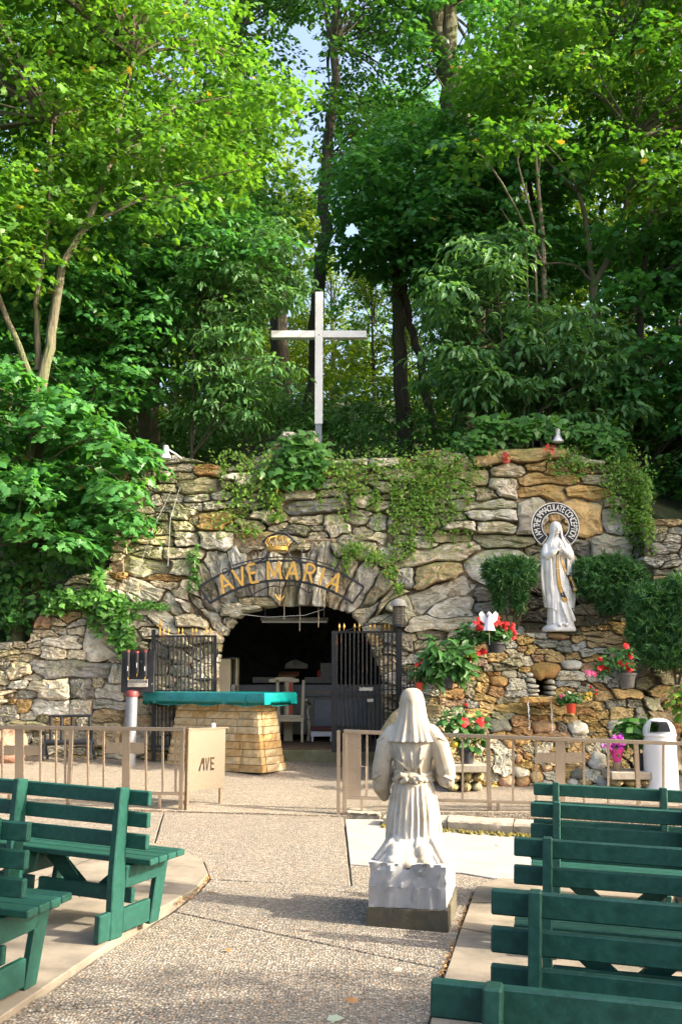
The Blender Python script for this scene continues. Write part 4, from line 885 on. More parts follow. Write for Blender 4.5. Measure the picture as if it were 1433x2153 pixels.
# open the veil before the face: remove the front of the shell
bm = bmesh.new(); bm.from_mesh(vo_.data)
bmesh.ops.delete(bm, geom=[v for v in bm.verts if v.co.y > .085 and 1.2 < v.co.z < 1.575 or (v.co.z < 1.36 and v.co.y > .03 and abs(v.co.x) < .11)], context='VERTS'); bm.to_mesh(vo_.data); bm.free()
mb = MB()                                                                  # belt with its bow
ring = [(.148*math.cos(t), .025+.128*math.sin(t), 1.005+.012*math.sin(2*t)) for t in np.linspace(0, 2*PI, 40)]
mb.tube(ring, .018, 8, False); mb.tube([(x*1.02, y, z-.03) for x, y, z in ring], .015, 8, False)
for a, b, c in (((-.02, -.11, .99), (-.08, -.13, 1.0), (-.13, -.115, .965)), ((.0, -.11, .99), (.07, -.135, .975), (.1, -.125, .955)), ((-.01, -.11, .985), (-.04, -.135, .965), (-.09, -.14, .945)), ((.0, -.11, .985), (.03, -.135, .965), (.05, -.145, .94))):
    mb.tube([a, b, c], [.016, .022, .012], 8)
mb.sphere((-.005, -.122, .985), (.025, .02, .02))
for k in range(16):
    t = k/16*2*PI; mb.sphere((.155*math.cos(t), .025+.135*math.sin(t), .955), (.028, .02, .02), 8, 5)
sculpt(mb, 'belt', M_MARB, KN, .006, 1)
def rough_block(w, d, z0, z1, top_rough, seed, taper=.03, nx=22, rough=.004):
    r = np.random.default_rng(seed); mb = MB(); lay = [0, .44, .48, .6, .72, .84, .94, 1.0]
    per = [(x, -1) for x in np.linspace(-1, 1, nx)] + [(1, y) for y in np.linspace(-1, 1, nx)[1:]] + [(x, 1) for x in np.linspace(1, -1, nx)[1:]] + [(-1, y) for y in np.linspace(1, -1, nx)[1:-1]]
    n = len(per); ph = r.uniform(0, 6.28, 8)
    for t in lay:
        for i, (x, y) in enumerate(per):
            k = 1-taper*max(0, t-.5)*2; rr_ = top_rough*max(0, t-.5)*2
            e = rr_*(math.sin(x*5+y*4+ph[0]+t*4)+.7*math.sin(x*9+y*9+ph[1]-t*11)+.5*math.sin(17*x+17*y+ph[2]+t*19)) + r.normal()*rough
            mb.v.append(((x*w/2+ (e*x if abs(x) > .99 else 0))*k, (y*d/2 + (e*y if abs(y) > .99 else 0))*k, z0+(z1-z0)*t + (e*.5 if t > .9 else 0)))
    for i in range(len(lay)-1):
        for j in range(n): mb.f.append((i*n+j, i*n+(j+1) % n, (i+1)*n+(j+1) % n, (i+1)*n+j))
    mb.f.append(tuple((len(lay)-1)*n+j for j in range(n))); mb.f.append(tuple(reversed(range(n))))
    return mb
bk = rough_block(.60, .86, .135, .425, .014, 5); o = bk.build('plinth', M_MARBB, KN, smooth=True, angle=25); o.location.y = -.02
bk = rough_block(.625, .89, -.12, .132, .0, 6, 0, rough=.002); o = bk.build('foundation', M_DARKC, KN, smooth=True, angle=30); o.location.y = -.02

# ---------------- standing figure on the rockery (local -Y = the way she faces)
mp = P(1176, 1326, 15.15)
MA = thing('standing_statue', 'white marble statue of a standing veiled woman with hands joined and gold sash', 'statue', (mp.x, mp.y, mp.z), (0, 0, math.radians(4)))
mb = MB()
def gown(th, k, z): return 1 + (.05*math.sin(9*th+.7+.5*math.sin(2*th)+k*1.2) + .025*math.sin(19*th+1))*(1-k)**.5
loft(mb, [(.05, .02, 0, .215, .18), (.12, .02, 0, .2, .17), (.35, .015, 0, .182, .155), (.7, .0, 0, .165, .14), (.98, -.005, 0, .142, .125), (1.12, -.005, 0, .135, .118), (1.28, 0, .005, .165, .12), (1.37, 0, .01, .15, .105), (1.42, 0, .012, .085, .08), (1.46, 0, .01, .055, .058), (1.5, 0, .005, .052, .056)], 84, gown)
mb.sphere((0, -.012, 1.59), (.072, .085, .105), 22, 16)
mb.sphere((0, -.1, 1.578), (.0105, .016, .026)); mb.sphere((0, -.092, 1.543), (.021, .01, .007)); mb.sphere((0, -.078, 1.513), (.022, .018, .015)); mb.sphere((0, -.083, 1.625), (.042, .012, .014))
for s in (-1, 1): mb.sphere((s*.029, -.089, 1.6), (.014, .008, .006)); mb.sphere((s*.036, -.07, 1.562), (.024, .024, .026))
for s in (-1, 1):
    tb([(s*.15, -.0, 1.33), (s*.195, -.03, 1.2), (s*.19, -.07, 1.13)], [.06, .066, .06]); tb([(s*.19, -.07, 1.13), (s*.11, -.15, 1.19), (s*.035, -.185, 1.255)], [.058, .05, .03])
    mb.sphere((s*.014, -.196, 1.285), (.014, .028, .042))
    for k in range(4): tb([(s*.012, -.178-.014*k, 1.31), (s*.01, -.182-.012*k, 1.345), (s*.006, -.186-.010*k, 1.372+.008*(1.5-abs(k-1.5)))], [.0085, .008, .006], 8)
    tb([(s*.016, -.17, 1.28), (s*.016, -.162, 1.31), (s*.01, -.165, 1.335)], [.009, .009, .007], 8)
for x0, x1, z0 in ((-.13, -.07, .1), (-.06, -.03, .08), (.02, .0, .08), (.1, .05, .08), (.16, .09, .1), (-.1, -.06, .3), (.13, .03, .2)):
    tb([(x0, -.165+abs(x0)*.35, z0), (x0*.9, -.155+abs(x0)*.35, .4), (x1, -.125+abs(x1)*.2, .9), (x1*.8, -.11, 1.08)], [.02, .019, .012, .005], 8)
tb([(.05, -.16, .6), (.12, -.15, .35), (.2, -.12, .14)], [.012, .026, .03], 8); tb([(-.02, -.165, .45), (.04, -.19, .25), (.1, -.17, .09)], [.01, .022, .022], 8)
mb.sphere((-.055, -.19, .075), (.035, .05, .03)); mb.sphere((.05, -.19, .075), (.035, .05, .03))
figure = sculpt(mb, 'figure', M_MARBW, MA, .0085, 2)
# mantle: thick shell round the back and sides, open in front
mb = MB(); n = 70
rows = [(1.712, .02, .02, 0), (1.695, .055, .06, .25), (1.65, .083, .098, .6), (1.58, .099, .112, .74), (1.5, .104, .112, .78), (1.42, .13, .118, .8), (1.34, .19, .135, .82), (1.22, .232, .15, .8), (1.05, .247, .155, .72), (.85, .252, .158, .66), (.65, .25, .16, .62), (.52, .238, .16, .6), (.42, .225, .16, .58)]
def shell(off, grow):
    vs = []
    for i, (z, rx, ry, op) in enumerate(rows):
        for j in range(n):
            t = j/(n-1); a = PI/2 + (t-.5)*2*(PI - op*.72); k = i/len(rows)
            w = 1 + k*(.035*math.sin(17*a+.5)+.02*math.sin(31*a)) + (.05*k*math.sin(z*26+j*.15) if t < .06 or t > .94 else 0)
            zz = z - (.1*abs(t-.5)*2 if i == len(rows)-1 else 0) + (-.16*max(0, t-.8)*5*.5 if False else 0)
            vs.append(((rx*w-off)*math.cos(a), (ry*w-off)*math.sin(a)+.012, zz))
    return vs
vo = shell(0, 0); vi = shell(.026, 0); N0 = len(vo); mb.v = vo+vi; R = len(rows)
for i in range(R-1):
    for j in range(n-1):
        a = i*n+j; mb.f.append((a, a+1, a+n+1, a+n)); mb.f.append((N0+a, N0+a+n, N0+a+n+1, N0+a+1))
    for j, e in ((0, 0), (n-1, 1)):
        a = i*n+j; mb.f.append((a, a+n, N0+a+n, N0+a) if e == 0 else (a, N0+a, N0+a+n, a+n))
for j in range(n-1):
    a = (R-1)*n+j; mb.f.append((a, a+1, N0+a+1, N0+a)); mb.f.append((j, N0+j, N0+j+1, j+1))
tb([(-.245, -.02, 1.1), (-.262, -.03, .85), (-.25, -.04, .62), (-.22, -.03, .5)], [.012, .026, .024, .01], 8); tb([(.235, -.05, 1.2), (.25, -.05, .9), (.245, -.03, .5), (.22, -.02, .3)], [.02, .02, .02, .012], 8)
sculpt(mb, 'mantle', M_MARBW, MA, .0085, 1)
mb = MB(); loft(mb, [(-.02, 0, 0, .25, .22), (.03, 0, 0, .255, .22), (.07, .01, 0, .225, .19), (.1, .01, 0, .17, .15)], 40, lambda t, k, z: 1+.05*math.sin(5*t)+.03*math.sin(9*t+1))
for x, y in ((-.07, -.185), (-.03, -.2), (.0, -.19)): mb.sphere((x, y, .1), (.02, .015, .018), 8, 5)
sculpt(mb, 'base', M_MARBW, MA, .011, 1)
# gold sash: two mosaic bands laid on the gown
M_GOLD = pm('gold_mosaic', (.50, .30, .045), (.40, .22, .03), 40, .4, metal=.35, bump=.2, bscale=200, bdist=.001)
M_BLACKP = pm('black_enamel', (.012, .011, .011), (.02, .018, .016), 20, .45, bump=0)
M_WHITEP = pm('white_enamel', (.75, .74, .7), (.68, .66, .6), 20, .5, bump=0)
bvh = BVHTree.FromPolygons([v.co.copy() for v in figure.data.vertices], [tuple(p.vertices) for p in figure.data.polygons])
def on(x, z, lift):
    h = bvh.ray_cast(Vector((x, -1, z)), Vector((0, 1, 0)))[0]
    return Vector((x, (h.y if h else -.15)-lift, z))
def band(path, w0, w1, lift, mat, name, parent):
    mb = MB(); k = 40; L = []
    for i in range(k+1):
        t = i/k*(len(path)-1); a = min(int(t), len(path)-2); q = Vector(path[a]).lerp(Vector(path[a+1]), t-a); L.append(q)
    for i in range(k+1):
        d = (L[min(i+1, k)]-L[max(i-1, 0)]).normalized(); nn = Vector((-d.y, d.x)); w = w0+(w1-w0)*i/k
        ys = min(on(L[i].x+nn.x*e, L[i].y+nn.y*e, lift).y for e in (-w, 0, w))
        for s in (-1, 1): mb.v.append((L[i].x+nn.x*w*s, on(L[i].x+nn.x*w*s, L[i].y+nn.y*w*s, lift).y*.4+ys*.6, L[i].y+nn.y*w*s))
    for i in range(k): mb.f.append((i*2, i*2+1, i*2+3, i*2+2))
    o = mb.build(name, mat, parent); return o, L
for path in ([(-.03, 1.22), (-.036, 1.05), (-.036, .85), (-.02, .68), (.015, .55), (.055, .44)], [(.03, 1.16), (.035, 1.08), (.075, .95), (.15, .8), (.2, .68), (.225, .6)]):
    bd, L = band(path, .016, .04, .004, M_BLACKP, 'sash', MA); band(path, .012, .034, .0065, M_GOLD, 'gold_band', bd)
    dots = MB()
    for i in range(3, 40, 1):
        q = L[i]; big = i % 12 == 0
        for dx in ((-.017, 0, .017) if big else (0,)):
            p = on(q.x+dx, q.y, .009); s = .0065 if not big else .008
            dots.add([(p.x-s, p.y-.002, p.z), (p.x, p.y-.002, p.z-s), (p.x+s, p.y-.002, p.z), (p.x, p.y-.002, p.z+s)], [(0, 1, 2, 3)])
    o = dots.build('mosaic_dots', M_WHITEP, bd); o['kind'] = 'stuff'

# ---------------- halo sign with lettering behind the head
hc = P(1167, 1106, 15.42); sc_ = 15.42/FPX/_c
HALO = thing('halo_sign', 'black ring sign lettered I AM THE IMMACULATE CONCEPTION behind the white statue', 'sign', hc)
ro, ri_ = 49*sc_, 29*sc_; a0, a1 = math.radians(-52), math.radians(232)
def arc_plate(r0, r1, y0, y1, a0, a1, k=48):
    mb = MB()
    for i in range(k+1):
        a = a0+(a1-a0)*i/k
        for rr_, y in ((r0, y0), (r1, y0), (r1, y1), (r0, y1)): mb.v.append((rr_*math.cos(a), y, rr_*math.sin(a)))
    for i in range(k):
        for j in range(4): mb.f.append((i*4+j, i*4+(j+1) % 4, (i+1)*4+(j+1) % 4, (i+1)*4+j))
    mb.f.append((0, 1, 2, 3)); mb.f.append(tuple(k*4+j for j in (3, 2, 1, 0))); return mb
M_SIGNB = pm('black_sign_paint', (.012, .013, .02), (.02, .02, .028), 10, .4, bump=.1, bscale=50, bdist=.001)
plate = arc_plate(ri_, ro, 0, .03, a0, a1).build('plate', M_SIGNB, HALO)
arc_plate(ro-.002, ro+.010, -.004, .032, a0, a1).build('rim', M_WHITEP, HALO); arc_plate(ri_-.008, ri_+.001, -.004, .032, a0, a1).build('rim', M_WHITEP, HALO)
for a in (a0, a1):
    mb = MB(); mb.bar((ri_*math.cos(a), .013, ri_*math.sin(a)), (ro*math.cos(a), .013, ro*math.sin(a)), .035, .009); mb.build('rim', M_WHITEP, HALO)
txt = 'I AM THE IMMACULATE CONCEPTION'
wid = {'I': .38, ' ': .42, 'M': 1.1, 'E': .8, 'L': .75, 'A': .95, 'C': .9, 'H': .95, 'T': .82, 'U': .92, 'N': .97, 'O': 1.0, 'P': .85}
tot = sum(wid.get(c, .9) for c in txt); span = math.radians(258); acc = 0; LM = {}
for c in txt:
    w = wid.get(c, .9); t = (acc+w/2)/tot; acc += w
    if c == ' ': continue
    if c not in LM: LM[c] = text_mesh(c, .145, .003); LM[c].materials.append(M_WHITEP)
    a = math.radians(90)+span/2-span*t; rr_ = ri_+.03
    o = link_mesh('letter', LM[c], None, plate); o.location = (rr_*math.cos(a), -.004, rr_*math.sin(a)); o.rotation_euler = Euler((PI/2, 0, 0)).to_matrix().to_euler()
    o.rotation_euler = (Matrix.Rotation(-(a-PI/2), 3, 'Y') @ Matrix.Rotation(PI/2, 3, 'X')).to_euler(); o.scale = (.62, 1, 1)
mb = MB(); mb.bar((ri_*.9, .05, -.3), (ri_*.9, .3, -.32), .02, .02); mb.bar((0, .035, ro*.85), (0, .5, ro*.8), .02, .02); mb.build('bracket', M_SIGNB, HALO)
# ================================================================ furniture and fittings
M_GREEN = pm('green_recycled_plastic', (.005, .042, .032), (.012, .074, .055), 34, .48, bump=.35, bscale=160, bdist=.0015, c3=(.014, .11, .08), s3=14, t3=(.6, .78), spec=.35)
M_BRONZE = pm('brushed_bronze', (.52, .43, .345), (.38, .31, .245), 3, .25, metal=.92, bump=0)
M_IRON = pm('painted_iron', (.006, .007, .010), (.012, .013, .017), 12, .45, metal=.1, bump=.4, bscale=60, bdist=.002, c3=(.10, .04, .018), s3=4.5, t3=(.58, .68))
M_BLACK = pm('black_paint', (.012, .013, .016), (.022, .023, .027), 10, .38, bump=.15, bscale=60, bdist=.001)
M_CHIP = pm('chipped_black_paint', (.012, .013, .016), (.02, .02, .024), 10, .4, bump=.3, bscale=40, bdist=.002, c3=(.5, .5, .48), s3=7, t3=(.655, .67))
M_GILT = pm('gold_paint', (.58, .36, .085), (.48, .28, .06), 18, .4, metal=.2, bump=.3, bscale=60, bdist=.002, c3=(.2, .1, .03), s3=9, t3=(.6, .72))
M_WPAINT = pm('white_paint', (.74, .74, .75), (.68, .68, .69), 6, .4, bump=.1, bscale=60, bdist=.001)
M_CREAM = pm('cream_paint', (.62, .55, .38), (.54, .47, .31), 8, .5, bump=.15, bscale=50, bdist=.001, c3=(.36, .3, .2), s3=6, t3=(.62, .72))
M_TEAL = pm('teal_vinyl', (.0, .16, .16), (.006, .22, .21), 7, .3, bump=.8, bscale=9, bdist=.012, spec=.6)
M_BRICK = pm('tan_ashlar', (.50, .34, .15), (.42, .28, .13), 6, .85, bump=.8, bscale=18, bdist=.014, c3=(.58, .46, .28), s3=3, t3=(.45, .65))
BRICKS = [M_BRICK, pm('pale_ashlar', (.50, .39, .23), (.40, .30, .17), 6, .85, bump=.8, bscale=18, bdist=.014, c3=(.34, .22, .1), s3=3, t3=(.5, .7)), pm('ochre_ashlar', (.44, .27, .10), (.36, .22, .09), 6, .85, bump=.8, bscale=18, bdist=.014, c3=(.5, .38, .2), s3=3, t3=(.5, .7))]
M_STEEL = pm('galvanised_steel', (.24, .26, .29), (.18, .2, .22), 8, .5, metal=.4, bump=.1, bscale=60, bdist=.001)
M_RED = pm('red_plastic', (.52, .05, .022), (.44, .04, .02), 8, .45, bump=.1)
M_REDP = pm('red_paint', (.2, .035, .035), (.15, .025, .025), 8, .5, bump=.1)
M_GREYP = pm('grey_concrete', (.34, .33, .3), (.24, .23, .2), 5, .8, bump=.3, bscale=30, bdist=.005, c3=(.12, .12, .1), s3=3)
M_LACE = pm('grey_lace_cloth', (.32, .33, .34), (.22, .23, .24), 30, .85, bump=.5, bscale=80, bdist=.004)
M_PAPER = pm('printed_paper', (.45, .45, .42), (.12, .12, .12), 60, .8, bump=0, stretch=(.4, 1, 1.4))
M_MAROON = pm('maroon_leather', (.14, .03, .025), (.10, .02, .02), 10, .5, bump=.2, bscale=60, bdist=.002)
M_ROPE = pm('cotton_rope', (.42, .36, .26), (.3, .25, .18), 30, .9, bump=.3, bscale=200, bdist=.001)
M_WIRE = pm('grey_cable', (.3, .3, .29), (.2, .2, .19), 20, .6, bump=0)
M_GLASS = pm('frosted_lamp_glass', (.7, .7, .7), (.62, .62, .63), 10, .25, bump=0)
M_WOOD = pm('reddish_board', (.30, .12, .05), (.2, .08, .035), 9, .5, bump=.2, stretch=(1, 8, 8))

# ---------------- green benches
def make_bench():
    t = thing('green_bench', 'x', 'bench'); L = 1.86
    def bx(name, c, d, rot=None, bev=.006):
        mb = MB(); mb.box((0, 0, 0), d); o = mb.build(name, M_GREEN, t, bevel=bev); o.location = c
        if rot: o.rotation_euler = rot
        return o
    for z in (.825, .695, .565): bx('back_slat', (L/2, .022, z), (L, .04, .088))
    for k in range(4): bx('seat_slat', (L/2, .115+k*.108, .435), (L, .098, .038))
    for x in (.16, .93, 1.70):
        mb = MB(); mb.prism([(-.115, 0), (.015, 0), (.015, .3), (0, .46), (0, .885), (-.10, .895), (-.125, .35)], -.023, .023, 'x'); o = mb.build('post', M_GREEN, t, bevel=.006); o.location.x = x
        mb = MB(); mb.prism([(.33, .0), (.44, 0), (.53, .412), (.41, .412)], -.021, .021, 'x'); o = mb.build('leg', M_GREEN, t, bevel=.006); o.location.x = x
        bx('seat_support', (x, .215, .345), (.042, .385, .13)); bx('foot_rail', (x+.001, .17, .09), (.04, .31, .14)); bx('heel_block', (x, -.175, .09), (.042, .115, .16))
    bx('stretcher', (.545, .19, .2), (.72, .04, .09)); bx('stretcher', (1.315, .19, .2), (.72, .04, .09))
    for x0, x1 in ((.22, .5), (.87, .6), (.99, 1.27), (1.64, 1.37)):
        mb = MB(); mb.bar((x1, .245, .19), (x0+(x1-x0)*-.0, .245, .41), .06, .075, (0, 1, 0)) if False else mb.bar((x1, .25, .17), (x0, .25, .40), .09, .04, (0, 1, 0)); mb.build('brace', M_GREEN, t)
    return t
BENCH = make_bench(); used = [False]
def place_bench(pl, pr, label, group, anchor='l'):
    a, b = G(*pl, .885), G(*pr, .885); ex = (b-a); ex.z = 0; ex.normalize(); s = -.035*ex.x; ex = Vector((ex.x, ex.y, s)).normalized()
    ey = Vector((0, 0, 1)).cross(ex).normalized(); ez = ex.cross(ey)
    o = BENCH if not used[0] else copy_tree(BENCH); used[0] = True
    p = a if anchor == 'l' else b - ex*1.86
    M = Matrix((ex, ey, ez)).transposed().to_4x4(); M.translation = Vector((p.x, p.y, gz(p.x, p.y)+.028)); o.matrix_world = M
    o['label'] = label; o['group'] = group
RG_ = 'green benches in rows facing the grotto'
place_bench((0, 1642), (305, 1669), 'green slatted bench beside the curved edge of the walk, sunlit end post', RG_, 'r')
p1 = (47, 1736); place_bench((-250, 1712), p1, 'green slatted bench behind the one at the curved walk edge, mostly cut off', RG_, 'r')
place_bench((880, 2072), (1433, 2130), 'green bench of which only the top back slat and a post end show', RG_)
place_bench((1015, 1877), (1433, 1913), 'green bench with three back slats in front of the cut-off bench', RG_)
place_bench((1067, 1766), (1433, 1791), 'green bench third in the row counted from the bronze rail', RG_)
place_bench((1105, 1691), (1433, 1711), 'green bench second in the row counted from the bronze rail', RG_)
place_bench((1113, 1650), (1433, 1667), 'green bench right behind the kerb and bronze rail', RG_)

# ---------------- bronze altar rails
def rel(o, u, v, Y): return P(u, v, Y) - o.location
def rail(label, u0, vt0, u1, vt1, vb0, vb1, Y, bars, posts, crosses, plates=(), legs=()):
    b = P(u0, vb0, Y); t = thing('altar_rail', label, 'railing', (b.x, Y, gz(b.x, Y)))
    vt = lambda u: vt0+(vt1-vt0)*(u-u0)/(u1-u0)
    vb = lambda u: vb0+(vb1-vb0)*(u-u0)/(u1-u0)
    def part(name, f): mb = MB(); f(mb); return mb.build(name, M_BRONZE, t, bevel=.003)
    part('top_rail', lambda m: m.bar(rel(t, u0, vt0+4, Y), rel(t, u1, vt1+4, Y), .055, .045))
    part('bottom_rail', lambda m: m.bar(rel(t, u0, vb0, Y), rel(t, u1, vb1, Y), .04, .035))
    for u in bars: part('bar', lambda m: m.bar(rel(t, u, vt(u)+7, Y), rel(t, u, vb(u)-3, Y), .026, .02, (0, 1, 0)))
    for u in posts:
        def f(m):
            a = rel(t, u, vt(u)+7, Y); g = a.copy(); g.z = gz(a.x+t.location.x, Y)-t.location.z-.01; m.bar(a, g, .05, .045, (0, 1, 0))
        part('post', f)
    for u in legs:
        def f(m):
            a = rel(t, u, vb(u)+2, Y-.0); g = a.copy(); g.z = gz(a.x+t.location.x, Y)-t.location.z-.01; m.bar(a, g, .035, .035, (0, 1, 0))
        part('leg', f)
    for u, w, ua, ub, va, vbb in crosses:
        part('cross_upright', lambda m: m.bar(rel(t, u, vt(u)+7, Y+.0), rel(t, u, vb(u)-3, Y+.0), w*Y/FPX, .012, (0, 1, 0)))
        for e0, e1 in ((ua, u-w/2-.2), (u+w/2+.2, ub)): part('cross_arm', lambda m: m.bar(rel(t, e0, (va+vbb)/2, Y), rel(t, e1, (va+vbb)/2, Y), .012, (vbb-va)*Y/FPX))
    for u, w in plates: part('plate', lambda m: m.bar(rel(t, u, vt(u)+7, Y), rel(t, u, vb(u)-3, Y), w*Y/FPX, .03, (0, 1, 0)))
    return t
RL = rail('bronze altar rail with flat cross panels in front of the black metal rack', -260, 1522, 388, 1530, 1664, 1669, 12.0, [5, 85, 118, 137, 185, 218, 307, 342, 369, -60, -110, -150], [151, 384, -200], [(41, 19, 0, 84, 1568, 1588), (265, 17, 222, 304, 1562, 1584)], legs=[336, 20])
RR = rail('bronze altar rail with one flat cross panel before the rock fountain', 722, 1534, 1680, 1569, 1677, 1704, 12.0, [771, 972, 1078, 1127, 1227, 1278, 1394, 1480, 1540], [724, 1025, 1336, 1600], [(1177, 20, 1128, 1226, 1583, 1604)], [(743, 30)], legs=[1046, 760, 1353])
mb = MB(); a = rel(RR, 711, 1536, 12.0); g = a.copy(); g.z = gz(a.x+RR.location.x, 12)-RR.location.z; mb.bar(a, g, .04, .04, (0, 1, 0)); mb.build('gate_post', M_BRONZE, RR, bevel=.003)
mb = MB(); mb.tube([rel(RR, 757, 1612, 11.97), rel(RR, 769, 1612, 11.97), rel(RR, 769, 1660, 11.97)], .008, 6); mb.build('latch', M_BRONZE, RR, smooth=True)
# gate leaf with AVE cut through the sheet
a = P(393, 1600, 12.0); b = P(470, 1600, 12.42); yaw = math.atan2(b.y-a.y, b.x-a.x)
GL = thing('rail_gate', 'bronze sheet gate leaf with AVE cut through, swung open before the stone altar', 'gate', (a.x, a.y, gz(a.x, a.y)), (0, 0, yaw))
W = math.hypot(b.x-a.x, b.y-a.y); zt = P(393, 1536, 12).z-GL.location.z; zb = P(393, 1664, 12).z-GL.location.z
cu = bpy.data.curves.new('ave', 'CURVE'); cu.dimensions = '2D'; cu.fill_mode = 'BOTH'; cu.extrude = .004
cx0, cz0, h = W*.43, zb+(zt-zb)*.42, .155
polys = [[(.03, zb), (W, zb), (W, zt), (.03, zt)],
         [(-.075, 0), (-.05, 0), (-.035, .5), (-.02, .62), (-.012, .0), (.008, 0), (-.002, 1), (-.03, 1)],
         [(.012, 1), (.028, 1), (.034, .3), (.05, 1), (.066, 1), (.042, 0), (.024, 0)],
         [(.074, 0), (.125, 0), (.127, .16), (.094, .16), (.094, .42), (.12, .42), (.12, .57), (.094, .57), (.094, .84), (.127, .84), (.127, 1), (.074, 1)]]
for k, pl in enumerate(polys):
    s = cu.splines.new('POLY'); s.points.add(len(pl)-1); s.use_cyclic_u = True
    for q, (x, z) in zip(s.points, pl): q.co = ((x, z, 0, 1) if k == 0 else (cx0+x*1.25, cz0+(z-.5)*h, 0, 1))
o = bpy.data.objects.new('ave', cu); COL.objects.link(o); bpy.context.view_layer.update()
me = bpy.data.meshes.new_from_object(o.evaluated_get(bpy.context.evaluated_depsgraph_get())); bpy.data.objects.remove(o); me.materials.clear()
M_SHEET = pm('brushed_bronze_sheet', (.35, .30, .245), (.28, .24, .19), 5, .33, metal=.92, bump=.05, bscale=60, bdist=.001, stretch=(4, 4, 1))
o = link_mesh('sheet', me, M_SHEET, GL); o.rotation_euler = (PI/2, 0, 0); o.location = (0, -.02, 0)
mb = MB(); mb.box((W/2+.015, .0, zt+.012), (W+.05, .07, .022)); mb.build('top_cap', M_SHEET, GL, bevel=.003)
mb = MB(); mb.box((.012, .0, zt/2+.02), (.04, .05, zt+.02)); mb.build('hinge_post', M_BRONZE, GL, bevel=.003)
mb = MB(); mb.box((W-.04, .0, zb/2), (.04, .03, zb)); mb.build('leg', M_BRONZE, GL, bevel=.003)
mb = MB(); mb.box((W*.72, .02, zt+.045), (.045, .03, .05)); mb.build('stop', M_WPAINT, GL, bevel=.004)

# ---------------- stone altar and its teal cover
cn = P(553, 1624, 14.35); AY = math.radians(-28); Ra = Matrix.Rotation(AY, 3, 'Z'); AW, AD = 1.75, .62
ac = Vector((cn.x, cn.y, 0)) + Ra @ Vector((-AW/2, AD/2, 0)); az = gz(ac.x, ac.y)-.02
AL = thing('stone_altar', 'altar of tan ashlar courses flaring towards its foot, under a teal cover', 'altar', (ac.x, ac.y, az), (0, 0, AY))
zt = P(500, 1479, ac.y).z - az; NC = 9; hh = zt/NC; r = random.Random(12)
for c in range(NC):
    k = 1-.17*(c/(NC-1))**.8; w, d = AW*k, AD*k; zc = (c+.5)*hh
    for side in range(4):
        Lside = w if side % 2 == 0 else d-.2; n = (4 if side % 2 == 0 else 1) + (c % 2 if side % 2 == 0 else 0); cuts = [0]+sorted((i+ r.uniform(-.25, .25))/n for i in range(1, n))+[1]
        for i in range(n):
            l0, l1 = cuts[i]*Lside-Lside/2, cuts[i+1]*Lside-Lside/2; bl = l1-l0-.008; mb = MB(); K = 6
            for layer in range(3):
                for q in range(K+1):
                    x = -bl/2+bl*q/K; zz = (-hh/2+.004, 0, hh/2-.004)[layer]; y = -r.uniform(.004, .036) if layer == 1 and 0 < q < K else (-r.uniform(.004, .028) if 0 < q < K else r.uniform(-.012, .0)); mb.v.append((x, y, zz))
            for layer in range(2):
                for q in range(K): mb.f.append((layer*(K+1)+q, layer*(K+1)+q+1, (layer+1)*(K+1)+q+1, (layer+1)*(K+1)+q))
            nb = len(mb.v); mb.v += [(-bl/2, .1, -hh/2+.004), (bl/2, .1, -hh/2+.004), (bl/2, .1, hh/2-.004), (-bl/2, .1, hh/2-.004)]
            mb.f += [tuple(list(range(2*(K+1), 3*(K+1)))+[nb+2, nb+3]), tuple(list(range(K, -1, -1))+[nb, nb+1]), (0, K+1, 2*(K+1), nb+3, nb), (K, nb+1, nb+2, 2*(K+1)+K, 2*K+1)]
            o = mb.build('block', r.choice(BRICKS), AL); ang = side*PI/2; R2 = Matrix.Rotation(ang, 3, 'Z')
            o.rotation_euler.z = ang; o.location = R2 @ Vector(((l0+l1)/2, -(d/2 if side % 2 == 0 else w/2), 0)) + Vector((0, 0, zc))
mb = MB(); mb.box((0, 0, zt/2-.02), (AW*.83-.12, AD*.83-.12, zt-.04)); mb.build('core', M_GREYP, AL)
CL = thing('altar_cover', 'wrinkled teal vinyl cover fitted over the altar top', 'cover', (ac.x, ac.y, az+zt), (0, 0, AY))
cw, cd, ch = 2.2, .92, .17; mb = MB(); N = 40; per = []
for i in range(N): per.append((-cw/2+cw*i/N, -cd/2))
for i in range(16): per.append((cw/2, -cd/2+cd*i/16))
for i in range(N): per.append((cw/2-cw*i/N, cd/2))
for i in range(16): per.append((-cw/2, cd/2-cd*i/16))
n = len(per)
for lv, (z, g) in enumerate(((-.012, .998), (.0, 1.0), (.06, 1.0), (.135, .998), (.165, .985), (.17, .93))):
    for i, (x, y) in enumerate(per):
        wv = r.uniform(-.006, .006); mb.v.append((x*g+wv+(-.12), y*g+wv, z + (r.uniform(-.012, .006)+.012*math.sin(i*.5) if lv == 0 else 0)))
for lv in range(5):
    for i in range(n): mb.f.append((lv*n+i, lv*n+(i+1) % n, (lv+1)*n+(i+1) % n, (lv+1)*n+i))
mb.f.append(tuple(5*n+i for i in range(n))); mb.f.append(tuple(n+i for i in reversed(range(n))))
mb.build('sheet', M_TEAL, CL, smooth=True, angle=50)
mb = MB(); mb.box((.65, -cd/2-.004, .075), (.012, .008, .17)); mb.build('seam', M_TEAL, CL)

